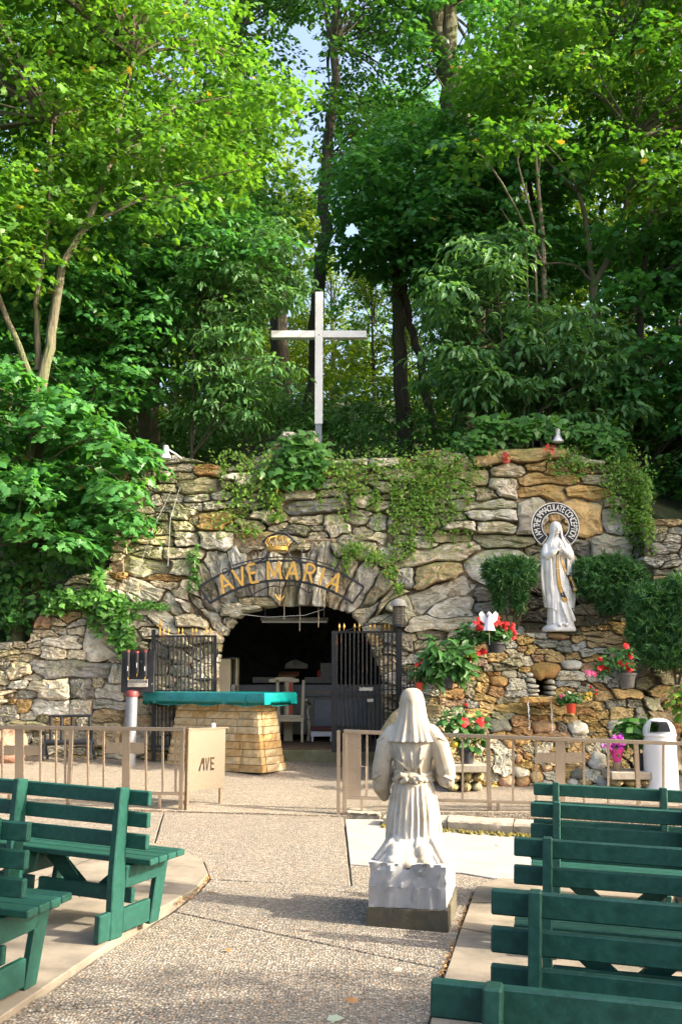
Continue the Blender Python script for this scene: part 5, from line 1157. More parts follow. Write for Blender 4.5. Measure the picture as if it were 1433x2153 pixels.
# ---------------- iron gates
def finial(mb, p, s=1.0):
    x, y, z = p; k = .012*s
    mb.add([(x-k*.5, y, z), (x+k*.5, y, z), (x+k*.5, y, z+.05*s), (x+k*1.6, y, z+.075*s), (x, y, z+.13*s), (x-k*1.6, y, z+.075*s), (x-k*.5, y, z+.05*s)] + [(x, y-k, z+.02), (x, y+k, z+.02), (x, y-k*.8, z+.075*s), (x, y+k*.8, z+.075*s)], [(0, 7, 6), (7, 9, 6), (6, 9, 5), (5, 9, 4), (9, 3, 4), (9, 2, 3), (7, 2, 9), (0, 1, 7), (1, 2, 7), (0, 6, 8), (8, 6, 10), (6, 5, 10), (5, 4, 10), (10, 4, 3), (10, 3, 2), (8, 10, 2), (0, 8, 1), (1, 8, 2)])
def iron_gate(label, u0, u1, vt, vbm, Y, fins, nb, mid, thick_ends, extra=None, Yb=None):
    Yb = Yb or Y; yy = lambda u: Y+(Yb-Y)*(u-u0)/(u1-u0)
    b = P(u0, vbm, Y); t = thing('iron_gate', label, 'gate', (b.x, Y, gz(b.x, Y)))
    def part(name, f, mat=M_IRON, sm=False): mb = MB(); f(mb); return mb.build(name, mat, t, smooth=sm)
    part('top_rail', lambda m: m.bar(rel(t, u0, vt, yy(u0)), rel(t, u1, vt, yy(u1)), .025, .03)); part('bottom_rail', lambda m: m.bar(rel(t, u0, vbm, yy(u0)), rel(t, u1, vbm, yy(u1)), .025, .04))
    for vm in mid: part('middle_rail', lambda m: m.bar(rel(t, u0, vm, yy(u0)), rel(t, u1, vm, yy(u1)), .02, .02))
    for i in range(nb):
        u = u0+(u1-u0)*(i+1)/(nb+1); part('bar', lambda m: m.tube([rel(t, u, vt, yy(u)+.0), rel(t, u, vbm, yy(u))], .0125, 7), sm=True)
    for u, w in thick_ends: part('post', lambda m: m.bar(rel(t, u, vt-2, yy(u)), rel(t, u, vbm+4, yy(u)), w, .045, (0, 1, 0)))
    for u in fins: part('finial', lambda m: finial(m, rel(t, u, vt-1, yy(u))), M_GILT)
    return t
g1 = iron_gate('black iron gate with gilt spear tips standing open behind the altar', 324, 454, 1338, 1570, 15.25, [344, 354, 375, 383, 404, 412, 433, 442], 15, [1452], [(323, .06), (452, .05)])
mb = MB(); mb.bar(rel(g1, 323, 1324, 15.25), rel(g1, 323, 1600, 15.25), .055, .05, (0, 1, 0)); mb.build('hinge_post', M_IRON, g1)
mb = MB(); c = rel(g1, 336, 1336, 15.22); mb.bar(c, c+Vector((0, 0, .24)), .022, .02, (0, 1, 0)); mb.bar(c+Vector((-.05, 0, .15)), c+Vector((.05, 0, .15)), .02, .022); mb.build('gilt_cross', M_GILT, g1)
g2 = iron_gate('rusty black iron gate with gilt spear tips standing open right of the cave mouth', 699, 842, 1329, 1578, 15.2, [713, 723, 745, 755, 777, 787, 809, 818], 15, [1450], [(702, .075), (841, .05)])
mb = MB(); c = rel(g2, 769, 1449, 15.17); mb.box(c, (.21, .012, .05)); mb.build('name_plate', M_GREYP, g2)
mb = MB(); c = rel(g2, 778, 1473, 15.17); mb.box(c, (.09, .012, .045)); mb.build('name_plate', M_GREYP, g2)
# lantern on its post
lp = P(838, 1590, 15.1); LN = thing('lantern_post', 'dark metal lantern with ridged glass on a black post beside the rusty gate', 'lantern', (lp.x, 15.1, gz(lp.x, 15.1)))
q = rel(LN, 838, 1320, 15.1)
mb = MB(); mb.bar((q.x, 0, 0), (q.x, 0, q.z), .06, .06, (0, 1, 0)); mb.build('post', M_IRON, LN, bevel=.004)
mb = MB(); mb.lathe([(.05, .0), (.115, .01), (.115, .03), (.09, .04), (.085, .05)], 16, q); mb.build('base_ring', M_BLACK, LN, smooth=True)
mb = MB(); pr = []
for k in range(12): pr += [(.088, .05+k*.024), (.08, .062+k*.024)]
mb.lathe(pr, 16, q); mb.build('glass', pm('ridged_smoky_glass', (.16, .14, .11), (.1, .09, .07), 10, .25, bump=.1), LN, smooth=True)
mb = MB(); mb.lathe([(.13, .33), (.125, .36), (.095, .42), (.06, .44), (.01, .45)], 16, q); mb.build('cap', M_GREYP, LN, smooth=True)
mb = MB()
for k in range(4):
    a = k*PI/2+.4; mb.bar(q+Vector((math.cos(a)*.1, math.sin(a)*.1, .02)), q+Vector((math.cos(a)*.1, math.sin(a)*.1, .34)), .01, .01)
mb.build('cage', M_BLACK, LN)
# small spiked fence piece
sf = P(858, 1455, 14.9); SF = thing('spiked_fence', 'short black spiked fence between lantern post and red flowerpot', 'fence', (sf.x, 14.9, sf.z-.1))
for u in (848, 855, 862, 869, 876): 
    mb = MB(); a = rel(SF, u, 1452, 14.9); b = rel(SF, u, 1410, 14.9); mb.bar(a, b, .014, .014, (0, 1, 0)); mb.add([b+Vector((-.012, 0, 0)), b+Vector((.012, 0, 0)), b+Vector((0, .012, 0)), b+Vector((0, 0, .06))], [(0, 1, 3), (1, 2, 3), (2, 0, 3), (0, 2, 1)]); mb.build('spike', M_BLACK, SF)
for v in (1420, 1446):
    mb = MB(); mb.bar(rel(SF, 844, v, 14.9), rel(SF, 880, v, 14.9), .012, .022); mb.build('fence_rail', M_BLACK, SF)

# ---------------- donation candle box on its pipe
dp = P(277, 1601, 14.9); DB = thing('donation_box', 'black candle dispenser with three tubes and a worn donations plate on a grey pipe', 'donation box', (dp.x, dp.y, gz(dp.x, dp.y)))
DY = dp.y
mb = MB(); a = rel(DB, 277, 1462, DY); mb.tube([(a.x, 0, -.05), (a.x, 0, a.z)], .088, 20); mb.build('pipe', M_STEEL, DB, smooth=True)
mb = MB(); mb.lathe([(.098, -.02), (.1, .03), (.085, .06), (.02, .075)], 20, a); mb.build('pipe_cap', M_REDP, DB, smooth=True)
c = rel(DB, 288, 1412, DY-.02); hw = 34*DY/FPX; hz = 43*DY/FPX
mb = MB(); mb.box((c.x, .1, c.z), (hw*2, .14, hz*2)); bxo = mb.build('case', M_CHIP, DB, bevel=.006)
for u, v0, v1 in ((268, 1370, 1423), (287, 1372, 1416), (304, 1370, 1423)):
    a, b = rel(DB, u, v0, DY-.05), rel(DB, u, v1, DY-.05); mb = MB(); mb.tube([(a.x, -.02, a.z), (b.x, -.02, b.z)], .032, 12); tbo = mb.build('tube', M_BLACK, DB, smooth=True)
    mb = MB(); mb.lathe([(.033, 0), (.034, .03), (.01, .036)], 12, (a.x, -.02, a.z-.01)); mb.build('tube_cap', M_REDP, tbo, smooth=True)
    mb = MB(); mb.box((b.x, -.055, b.z+.12), (.012, .004, .07)); mb.build('slot', M_WPAINT, tbo)
    mb = MB(); mb.lathe([(.004, -.05), (.01, -.02), (.01, .0)], 8, (b.x, -.02, b.z)); mb.build('tip', M_GILT, tbo)
c2 = rel(DB, 287, 1437, DY-.06); mb = MB(); mb.box((c2.x, .02, c2.z), (.30, .02, .115)); pl_ = mb.build('sign_plate', M_GREYP, DB, bevel=.003)
me = text_mesh('DONATIONS', .052, .001); o = link_mesh('lettering', me, M_BLACK, pl_); o.location = (c2.x, .0085, c2.z+.008); o.rotation_euler = (PI/2, 0, 0)
# ---------------- black metal rack
kp_ = P(145, 1600, 14.9); RK = thing('metal_rack', 'low black tubular metal rack on splayed feet before the rock wall', 'rack', (kp_.x, kp_.y, gz(kp_.x, kp_.y))); KY = kp_.y
def rk(name, pts, rad): mb = MB(); mb.tube([rel(RK, u, v, KY+dy) for u, v, dy in pts], rad, 10); mb.build(name, M_BLACK, RK, smooth=True)
rk('top_bar', [(104, 1506, 0), (193, 1505, 0)], .022); rk('cross_tube', [(94, 1561, 0), (199, 1560, 0)], .042)
for u in (107, 130, 152, 189): rk('upright', [(u, 1507, 0), (u, 1556, 0)], .026)
for u in (94, 193):
    mb = MB(); a, b, c = rel(RK, u, 1560, KY-.02), rel(RK, u-5, 1597, KY-.25), rel(RK, u+6, 1596, KY+.1)
    mb.bar(a, b, .03, .03); mb.bar(a, c, .03, .03); mb.bar(b.lerp(a, .2), c.lerp(a, .2), .02, .02); mb.bar(a, a+Vector((0, 0, .22)), .025, .025, (0, 1, 0)); mb.build('foot', M_BLACK, RK)
# reddish boulder at the wall foot
bp = G(14, 1603); mb = MB(); mb.sphere((0, 0, .24), (.3, .28, .3), 16, 10); r2 = np.random.default_rng(3)
mb.v = [tuple(np.array(v)*(1+.10*math.sin(v[0]*9+1)*math.sin(v[2]*8)+.07*math.sin(v[1]*13+v[0]*7))) for v in mb.v]
o = mb.build('boulder', stone_material('red_granite', .15, 0, .1), smooth=True, angle=20); o.color = (.42, .24, .18, 1); o.location = (bp.x, bp.y, bp.z-.03); tag(o, 'reddish boulder at the foot of the wall beside the metal rack', 'boulder')

# ---------------- inside the cave
CY_ = 17.2
def simple(name, label, cat, u, v, Y): p = P(u, v, Y); return thing(name, label, cat, p)
CH = simple('armchair', 'cream painted open-back armchair inside the cave', 'chair', 610, 1557, CY_); CH.location.z = CAVE_Z+.012
def cp(name, fn, m=M_CREAM, bev=.004, sm=False): mb = MB(); fn(mb); return mb.build(name, m, CH, bevel=bev, smooth=sm)
def cr(u, v, dy=0): return rel(CH, u, v, CY_+dy)
for u0, u1 in ((583, 586), (638, 635)): cp('back_post', lambda m: m.bar(cr(u0, 1430), cr(u1, 1516), .05, .05, (0, 1, 0))); cp('leg', lambda m: (lambda a: m.bar(a, Vector((a.x, a.y, 0)), .045, .045, (0, 1, 0)))(cr(u1, 1514)))
cp('crest_rail', lambda m: m.prism([(cr(u, 0).x, cr(u, v).z) for u, v in ((582, 1434), (583, 1428), (590, 1427), (597, 1424), (624, 1424), (631, 1427), (638, 1428), (639, 1434), (630, 1435), (611, 1433), (592, 1435))], -.025, .025))
cp('seat_rail', lambda m: m.bar(cr(586, 1507), cr(636, 1507), .05, .05)); cp('apron', lambda m: m.bar(cr(586, 1514), cr(636, 1514), .04, .06)); cp('seat', lambda m: m.box(cr(611, 1509, .28), (.47, .5, .05)))
cp('back_splat', lambda m: m.bar(cr(604, 1434, .02), cr(604, 1505, .02), .05, .03, (0, 1, 0))); cp('ribbon', lambda m: m.bar(cr(610.5, 1436, -.01), cr(611, 1503, -.01), .055, .012, (0, 1, 0)), M_RED, 0)
for u, s in ((578, -1), (646, 1)):
    cp('arm', lambda m: m.tube([cr(u-s*3, 1472, 0), cr(u+s*1, 1476, .2), cr(u+s*5, 1480, .42), cr(u, 1495, .44), cr(u+s*3, 1512, .4)], [.02, .024, .028, .022, .02], 8), sm=True, bev=0)
    cp('leg', lambda m: (lambda a: m.tube([a, Vector((a.x+s*.02, a.y, a.z*.5)), Vector((a.x, a.y, 0))], [.03, .024, .03], 8))(cr(u+s*2, 1515, .42)), sm=True, bev=0)
SA = simple('cave_altar', 'grey stone side altar under lace cloth at the back of the cave', 'altar', 640, 1520, 18.1); SA.location.z = CAVE_Z
def sp(name, u0, v0, u1, v1, Y, d, m, par=SA):
    a, b = rel(par, u0, v0, Y), rel(par, u1, v1, Y); mb = MB(); mb.box(((a.x+b.x)/2, a.y+d/2, (a.z+b.z)/2), (b.x-a.x, d, a.z-b.z)); return mb.build(name, m, par, bevel=.006)
sp('table', 490, 1446, 810, 1545, 18.1, .55, M_GREYP); sp('cloth', 488, 1440, 812, 1464, 18.05, .62, M_LACE)
for u0, u1 in ((552, 582), (660, 697), (706, 770)): pn = sp('panel', u0, 1470, u1, 1528, 18.06, .03, M_STEEL); 
for u in (654, 664, 676, 690): 
    mb = MB(); c = rel(SA, u, 1456, 18.03); mb.box(c, (.05, .004, .012)); mb.box(c, (.012, .005, .05)); mb.build('embroidered_cross', M_GILT, SA)
sp('shelf', 531, 1424, 605, 1436, 18.3, .35, M_GREYP); sp('shelf', 640, 1424, 696, 1437, 18.3, .35, M_GREYP)
mb = MB(); q = [(598, 1406), (600, 1396), (612, 1389), (622, 1387), (634, 1392), (647, 1397), (646, 1406)]; mb.prism([(rel(SA, u, v, 18.4).x, rel(SA, u, v, 18.4).z) for u, v in q], .3, .5); mb.build('carved_stone', M_GREYP, SA, bevel=.01)
sp('name_stone', 673, 1394, 697, 1424, 18.35, .03, M_PAPER)
CN = simple('red_candle', 'small red votive candle on the cave altar shelf', 'candle', 670, 1425, 18.35); mb = MB(); mb.lathe([(.03, 0), (.035, .1), (.03, .13)], 12); mb.build('glass', M_RED, CN, smooth=True)
LE = simple('lectern', 'cream lectern with slanted reddish board behind the armchair', 'lectern', 606, 1540, 17.75); LE.location.z = CAVE_Z
a = rel(LE, 606, 1419, 17.75); mb = MB(); mb.box((0, 0, a.z/2), (.16, .16, a.z)); mb.build('column', M_CREAM, LE, bevel=.01)
mb = MB(); mb.box((0, 0, a.z+.015), (.36, .3, .03), (.2, 0, 0)); mb.build('top_board', M_WOOD, LE, bevel=.005); mb = MB(); mb.lathe([(.08, -.1), (.13, -.02), (.15, -.005)], 12, (0, 0, a.z)); mb.build('neck', M_CREAM, LE, smooth=True)
for i, (u0, u1) in enumerate(((545, 582), (652, 698))):
    KNL = simple('kneeler', ('maroon padded kneeler beside the armchair, altar side' if i == 0 else 'maroon padded kneeler beside the armchair, gate side'), 'kneeler', (u0+u1)/2, 1552, 17.35); KNL.location.z = CAVE_Z+.012
    sp('pad', u0, 1529, u1, 1536, 17.35, .3, M_MAROON, KNL); a = sp('board', u0+1, 1537, u1-1, 1549, 17.4, .2, M_WPAINT, KNL)
    for u in (u0+2, u1-4): a = rel(KNL, u, 1537, 17.4); mb = MB(); mb.box((a.x+.02, a.y+.1, a.z/2), (.04, .18, a.z)); mb.build('leg', M_WPAINT, KNL)
CB = simple('cabinet', 'cream box cabinet with open side standing inside the cave mouth', 'cabinet', 466, 1500, 16.7); CB.location.z = CAVE_Z
a, b = rel(CB, 437, 1385, 16.7), rel(CB, 482, 1500, 16.7); e = rel(CB, 499, 1385, 16.9)
mb = MB(); mb.box(((a.x+b.x)/2, .2, a.z/2), (b.x-a.x, .4, a.z)); mb.build('body', M_CREAM, CB, bevel=.005)
for nm, x in (('side_panel', e.x),): mb = MB(); mb.box((x, .25, a.z/2), (.02, .38, a.z)); mb.build(nm, M_CREAM, CB)
for z in (.01, a.z*.42, a.z): mb = MB(); mb.box(((b.x+e.x)/2+.005, .25, z), (e.x-b.x, .36, .018)); mb.build('shelf', M_CREAM, CB)
mb = MB(); mb.box(((b.x+e.x)/2+.005, .43, a.z/2), (e.x-b.x, .01, a.z)); mb.build('back_panel', M_CREAM, CB); mb = MB(); mb.box(((a.x+e.x)/2, .2, a.z+.015), (e.x-a.x+.04, .46, .02)); mb.build('top', M_BLACK, CB)
mb = MB(); c = rel(CB, 486, 1450, 16.72); mb.box((c.x+.04, .1, c.z-.05), (.1, .08, .26)); mb.build('paper_stack', M_PAPER, CB)
TL = simple('tube_light', 'long cream strip light fixed under the cave roof', 'lamp', 619, 1302, 16.6)
mb = MB(); mb.box((0, 0, 0), (1.15, .12, .05)); mb.build('housing', M_GREYP, TL, bevel=.005); mb = MB(); mb.tube([(-.55, -.03, -.045), (.55, -.03, -.045)], .02, 10); mb.build('tube', M_GLASS, TL, smooth=True)
for s in (-.5, .5): mb = MB(); mb.bar((s, 0, .025), (s, 0, .45), .015, .015, (0, 1, 0)); mb.build('hanger', M_STEEL, TL)
for i, (u, v) in enumerate(((597, 1303), (630, 1327), (669, 1319))):
    a = P(u, 1278, 15.72); b = P(u, v, 15.72); o = MB().tube([(0, 0, .06), (0, 0, 0), (.004, .0, -(a.z-b.z)*.5), (0, 0, -(a.z-b.z))], .007, 6).build('hanging_cord', M_ROPE, smooth=True); o.location = a
    tag(o, ('short frayed cord hanging from the arch at the AVE end', 'longest cord hanging from the middle of the arch', 'cord with a knot hanging from the arch near the rusty gate')[i], 'cord')
def cable(label, pts, rad=.007, mat=M_WIRE):
    q = [P(*p) for p in pts]; f = []
    for a, b in zip(q[:-1], q[1:]): f += [a.lerp(b, t/4) for t in range(4)]
    f.append(q[-1]); o = MB().tube([p-q[0] for p in f], rad, 6).build('cable', mat, smooth=True); o.location = q[0]; tag(o, label, 'cable')
cable('thin white cable strung across the cave mouth', [(402, 1240, 15.35), (440, 1268, 15.4), (495, 1290, 15.45), (560, 1298, 15.6), (640, 1294, 15.6), (680, 1281, 15.6)], .006)
cable('grey cable running down the mossy left shoulder of the rock', [(378, 1024, 15.75), (358, 1090, 15.5), (355, 1150, 15.35), (353, 1190, 15.3)], .005)
cable('thin wire slanting over the left rock slabs', [(366, 1020, 15.8), (322, 1110, 15.4), (290, 1200, 15.3), (266, 1255, 15.2)], .0035)
cable('black cable looping from the lantern to the rusty gate', [(826, 1290, 15.05), (800, 1308, 15.05), (772, 1314, 15.1), (755, 1318, 15.15), (725, 1327, 15.15)], .008, M_BLACK)

# ---------------- AVE MARIA arch sign
SY = 15.32; sg = SY/FPX/_c; sc0 = P(589, 1478, SY)
AM = thing('arch_sign', 'black iron arch sign with gold letters AVE MARIA and a gold crown over the cave', 'sign', sc0)
R0, R1 = 250*sg, 291*sg; A0, A1 = math.radians(90-36), math.radians(90+36)
arc_plate(R0-.02, R0+.02, -.02, .02, A0, A1, 40).build('lower_arc', M_BLACK, AM); arc_plate(R1-.018, R1+.018, -.02, .02, A0, A1, 40).build('upper_arc', M_BLACK, AM)
arc_plate(R1+.05, R1+.068, -.012, .012, math.radians(90-24), math.radians(90+20), 30).build('scroll_arc', M_BLACK, AM)
for a in (A0, A1): mb = MB(); mb.bar((R0*math.cos(a), 0, R0*math.sin(a)), (R1*math.cos(a), 0, R1*math.sin(a)), .04, .03); mb.build('end_bar', M_BLACK, AM)
ST = {'A': [((-.38, 0), (0, 1)), ((0, 1), (.38, 0)), ((-.22, .34), (.22, .34))], 'V': [((-.36, 1), (0, 0)), ((0, 0), (.36, 1))], 'E': [((-.24, 0), (-.24, 1)), ((-.24, 1), (.26, 1)), ((-.24, .52), (.18, .52)), ((-.24, 0), (.28, 0))],
      'M': [((-.42, 0), (-.38, 1)), ((-.38, 1), (0, .15)), ((0, .15), (.38, 1)), ((.38, 1), (.42, 0))], 'I': [((0, 0), (0, 1))],
      'R': [((-.26, 0), (-.26, 1)), ((-.26, 1), (.12, .98)), ((.12, .98), (.28, .85)), ((.28, .85), (.28, .68)), ((.28, .68), (.12, .52)), ((.12, .52), (-.26, .5)), ((0, .5), (.32, 0))]}
for ch, deg in zip('AVEMARIA', (-25.6, -18.6, -12.6, -3.3, 4.9, 12.4, 17.9, 24.2)):
    a = math.radians(90-deg); lh = 38*sg; mb = MB()
    for k, ((x0, z0), (x1, z1)) in enumerate(ST[ch]): mb.bar((x0*lh*.82, -.002*k, z0*lh), (x1*lh*.82, -.002*k, z1*lh), .036, .04, (0, 1, 0))
    o = mb.build('letter', M_GILT, AM); rr_ = R0+.012; o.location = (rr_*math.cos(a), -.035, rr_*math.sin(a)); o.rotation_euler.y = math.radians(deg)
def ap(u, v, dy=0): return rel(AM, u, v, SY+dy)
def scroll(pts, rad=.011, name='scroll', m=M_BLACK):
    q = [ap(*p) for p in pts]; f = []
    for i in range(len(q)-1):
        p0, p1, p2, p3 = q[max(0, i-1)], q[i], q[i+1], q[min(len(q)-1, i+2)]
        for t in (0, .25, .5, .75): f.append(.5*((2*p1)+(p2-p0)*t+(2*p0-5*p1+4*p2-p3)*t*t+(-p0+3*p1-3*p2+p3)*t**3))
    f.append(q[-1]); MB().tube(f, rad, 6).build(name, m, AM, smooth=True)
scroll([(552, 1141), (562, 1130), (575, 1124), (588, 1121), (602, 1123), (615, 1134), (628, 1146)], .02); scroll([(586, 1122), (586, 1108)], .014)
scroll([(566, 1158), (558, 1172), (545, 1180), (535, 1183)]); scroll([(618, 1138), (608, 1150), (608, 1166), (616, 1176), (630, 1178), (634, 1165), (632, 1150)]); scroll([(470, 1205), (468, 1198), (476, 1196), (482, 1203), (478, 1211)]); scroll([(700, 1200), (710, 1190), (715, 1200), (708, 1212), (696, 1212)]); scroll([(520, 1258), (545, 1242), (575, 1232), (590, 1236)]); scroll([(600, 1232), (625, 1232), (648, 1246), (656, 1242), (652, 1234)]); scroll([(588, 1190), (588, 1250)], .013)
scroll([(578, 1250), (588, 1263), (597, 1252)], .012, 'gilt_leaf', M_GILT); scroll([(588, 1263), (586, 1250)], .009, 'gilt_leaf', M_GILT)
CR = MB(); cb = ap(583, 1154, -.05); CR.lathe([(.155, -.035), (.165, -.03), (.165, .025), (.155, .03)], 28, cb); crown = CR.build('crown_band', M_GILT, AM, smooth=True)
for k in range(10):
    a = k*PI/5+.2; q = [cb+Vector((math.cos(a)*.155, math.sin(a)*.155, .03)), cb+Vector((math.cos(a)*.19, math.sin(a)*.19, .1)), cb+Vector((math.cos(a)*.15, math.sin(a)*.15, .17)), cb+Vector((math.cos(a)*.03, math.sin(a)*.03, .2))]
    MB().tube([q[0], q[0].lerp(q[1], .6), q[1], q[1].lerp(q[2], .5)+Vector((0, 0, .012)), q[2], q[3]], .009, 6).build('crown_arch', M_GILT, crown, smooth=True)
for u, v in ((430, 1260), (752, 1255), (588, 1180)): mb = MB(); mb.bar(ap(u, v), ap(u, v, .5), .02, .02); mb.build('wall_tie', M_BLACK, AM)

# ---------------- cross, lamps, bin
cx_ = P(669, 905, 18.0); CRS = thing('white_cross', 'tall white riveted cross standing on top of the grotto', 'cross', (cx_.x, 18.0, hill(cx_.x, 18.0)[0]-.05))
a, b = rel(CRS, 669.5, 893, 18.0), rel(CRS, 670.5, 616, 18.0); l, r_ = rel(CRS, 570, 704.5, 18.0), rel(CRS, 770, 704.5, 18.0)
mb = MB(); mb.bar(a, b, .15, .15, (0, 1, 0)); up = mb.build('upright', M_WPAINT, CRS, bevel=.006)
for e0, e1 in ((l.x, a.x-.077), (a.x+.077, r_.x)): mb = MB(); mb.box(((e0+e1)/2, 0, l.z), (e1-e0, .146, .138)); mb.build('arm', M_WPAINT, CRS, bevel=.006)
mb = MB(); mb.bar((a.x, 0, a.z-.002), (a.x, 0, 0), .12, .12, (0, 1, 0)); mb.build('foot', M_STEEL, CRS)
mb = MB(); mb.box((a.x, -.077, l.z-.02), (.02, .008, .02)); mb.build('bolt', M_BLACK, CRS)
for k in range(16):
    for s in (-1, 1): mb = MB(); z = a.z+.1+k*(b.z-a.z-.2)/15; mb.sphere((a.x+s*.062, -.0755, z), (.006, .004, .006), 6, 4); mb.build('rivet', M_STEEL, up)
def lamp(label, base, path, head, tilt):
    q = [P(*p) for p in path]; t = thing('spotlight', label, 'lamp', q[0]); MB().tube([p-q[0] for p in q], .014, 8).build('arm', M_WPAINT, t, smooth=True)
    h = P(*head)-q[0]; MB().lathe([(.03, .17), (.045, .16), (.048, .06), (.06, .03), (.1, -.05), (.105, -.06)], 16, h).build('housing', M_WPAINT, t, smooth=True)
    MB().lathe([(.1, -.055), (.07, -.075), (.01, -.082)], 16, h).build('bulb', M_GLASS, t, smooth=True)
lamp('white spotlight on a bent arm above the left shoulder of the rock', None, [(392, 972, 16.2), (370, 955, 16.1), (352, 944, 16.0), (348, 946, 16.0)], (348, 957, 16.0), 0)
lamp('white spotlight on a straight stem above the lettered ring', None, [(1176, 935, 16.6), (1175, 915, 16.4), (1173, 906, 16.3)], (1172, 922, 16.3), 0)
bp = G(1391, 1668); BN = thing('litter_bin', 'white cylindrical litter bin with domed top beside the rock fountain', 'bin', (bp.x, bp.y, gz(bp.x, bp.y)), (0, 0, math.radians(-14)))
rb = 34*bp.y/FPX; hb_ = P(1391, 1546, bp.y).z-bp.z; ht = P(1391, 1512, bp.y).z-bp.z
M_BIN = pm('off_white_enamel', (.70, .69, .67), (.62, .61, .58), 4, .4, bump=.1, bscale=40, bdist=.001, c3=(.45, .36, .26), s3=7, t3=(.66, .72))
MB().lathe([(rb*1.04, .0), (rb*1.03, .04), (rb*1.0, .05), (rb*.985, hb_*.5), (rb*.96, hb_)], 32).build('drum', M_BIN, BN, smooth=True)
dome = MB(); K = 10; nn_ = 36
for i in range(K+1):
    th = i/K*PI/2
    for j in range(nn_): ph = 2*PI*j/nn_; dome.v.append((rb*.99*math.cos(th)**.75*math.cos(ph), rb*.99*math.cos(th)**.75*math.sin(ph), hb_+.01+(ht-hb_)*math.sin(th)))
for i in range(K):
    for j in range(nn_):
        if 23 <= j <= 30 and 1 <= i <= 5: continue
        dome.f.append((i*nn_+j, i*nn_+(j+1) % nn_, (i+1)*nn_+(j+1) % nn_, (i+1)*nn_+j))
dome.build('dome', M_BIN, BN, smooth=True)
fl = MB(); 
for j0, j1, i0, i1 in ((23, 31, 1, 1), (23, 31, 6, 6)): fl.tube([dome.v[i0*nn_+j] for j in range(j0, j1+1)], .008, 6)
for j in (23, 31): fl.tube([dome.v[i*nn_+j] for i in range(1, 7)], .008, 6)
fl.build('opening_rim', M_STEEL, BN, smooth=True)
MB().lathe([(rb*.97, hb_-.012), (rb*1.015, hb_-.006), (rb*1.015, hb_+.012), (rb*.97, hb_+.016)], 32).build('collar', M_BIN, BN, smooth=True)
MB().lathe([(rb*.9, hb_-.06), (.01, hb_-.06)], 24).build('liner', M_BLACK, BN)
# ================================================================ undergrowth, vines, shrubs, flowers
def scatter_hill(n, x0, x1, d0, d1, r):
    x = r.uniform(x0, x1, n); d = r.uniform(d0, d1, n); out = []
    for a, b in zip(x, d):
        y = hill(a, 0)[1]+b; out.append((a, y, hill(a, y)[0]))
    return out
r = np.random.default_rng(77)
C = scatter_hill(560, -13, 13, .3, 13, r); C = [(x, y, z+r.uniform(.1, .9)+.04*(y-16)) for x, y, z in C]
p, nn, d, ci = sprays(C, [(.6, .6, .4)]*len(C), [110]*len(C), r, .32, 14)
leaf_mesh('undergrowth', OVAL, p, nn, d, .14*r.uniform(.6, 1.3, len(p)), np.clip(r.normal(.45, .22, len(p))+r.normal(0, .15, len(C))[ci], 0, 1), LEAF_IVY, None)
tag(bpy.data.objects['undergrowth'], 'low leafy undergrowth covering the slope above the rock face', 'undergrowth')
C = scatter_hill(420, -26, 26, 9, 40, r); C = [(x, y, z+r.uniform(.3, 2.6)) for x, y, z in C]
p, nn, d, ci = sprays(C, [(1.3, 1.3, .9)]*len(C), [90]*len(C), r, .6, 14)
o = leaf_mesh('thicket', QUAD, p, nn, d, .24*r.uniform(.6, 1.3, len(p)), np.clip(r.normal(.5, .22, len(p))+r.normal(0, .18, len(C))[ci], 0, .96), LEAF_FAR, None)
tag(o, 'dense yellow-green thicket between the far trunks up the slope', 'thicket')
# vines over the rock: (label, leaf, size, n, material, list of (u, v, spread_u, spread_v, weight))
def vine(name, label, tpl, size, n, mat, spots, lift, seed, trails=(), tintb=0.):
    r = np.random.default_rng(seed); w = np.array([s[4] for s in spots], float); w /= w.sum(); pos = []; col = []
    for s, k in zip(spots, (w*n).astype(int)):
        for _ in range(k):
            u, v = s[0]+r.normal()*s[2]*.5, s[1]+r.normal()*s[3]*.5
            top = lin(WTOP, u); Y = Yface(u, max(v, top))-lift-abs(r.normal())*.1
            q = P(u, v, Y)
            if v < top: Y2 = Yface(u, top)+r.uniform(-.1, .5); q = P(u, v, Y2)
            pos.append(q)
    stems = MB()
    for tr_ in trails:
        for k in range(tr_[3]):
            u, v = tr_[0]+r.normal()*tr_[1], tr_[2]+r.normal()*12; L = tr_[4]*r.uniform(.4, 1.1); ph = r.uniform(0, 6); st = []
            dx = r.normal()*.12+tr_[5] if len(tr_) > 5 else r.normal()*.1
            for j in range(int(L/4)):
                uu, vv = u+dx*j*4+math.sin(j*.35+ph)*3, v+j*4; q = P(uu, vv, Yface(uu, max(vv, lin(WTOP, uu)))-lift-.06); st.append(q)
                for _ in range(tr_[6] if len(tr_) > 6 else 2): pos.append(q+Vector(r.normal(size=3)*.035))
            if len(st) > 2: stems.tube([q-Vector((0, 15.5, 0)) for q in st[::2]], .004, 4)
    pos = np.array([tuple(q) for q in pos]); N = len(pos)
    nrm = np.array([0, -.75, .6])+r.normal(size=(N, 3))*.42; dr = np.array([0, -.2, -1.0])+r.normal(size=(N, 3))*.55
    t = thing(name, label, 'vine', (0, 15.5, 0)); pos[:, 1] -= 15.5
    leaf_mesh('leaves', tpl, pos, nrm, dr, size*r.uniform(.55, 1.3, N), np.clip(r.normal(.45+tintb, .22, N), 0, .99), mat, t)
    if stems.v: tag(stems.build('stems', M_BARK, t), kind='stuff')
    return t
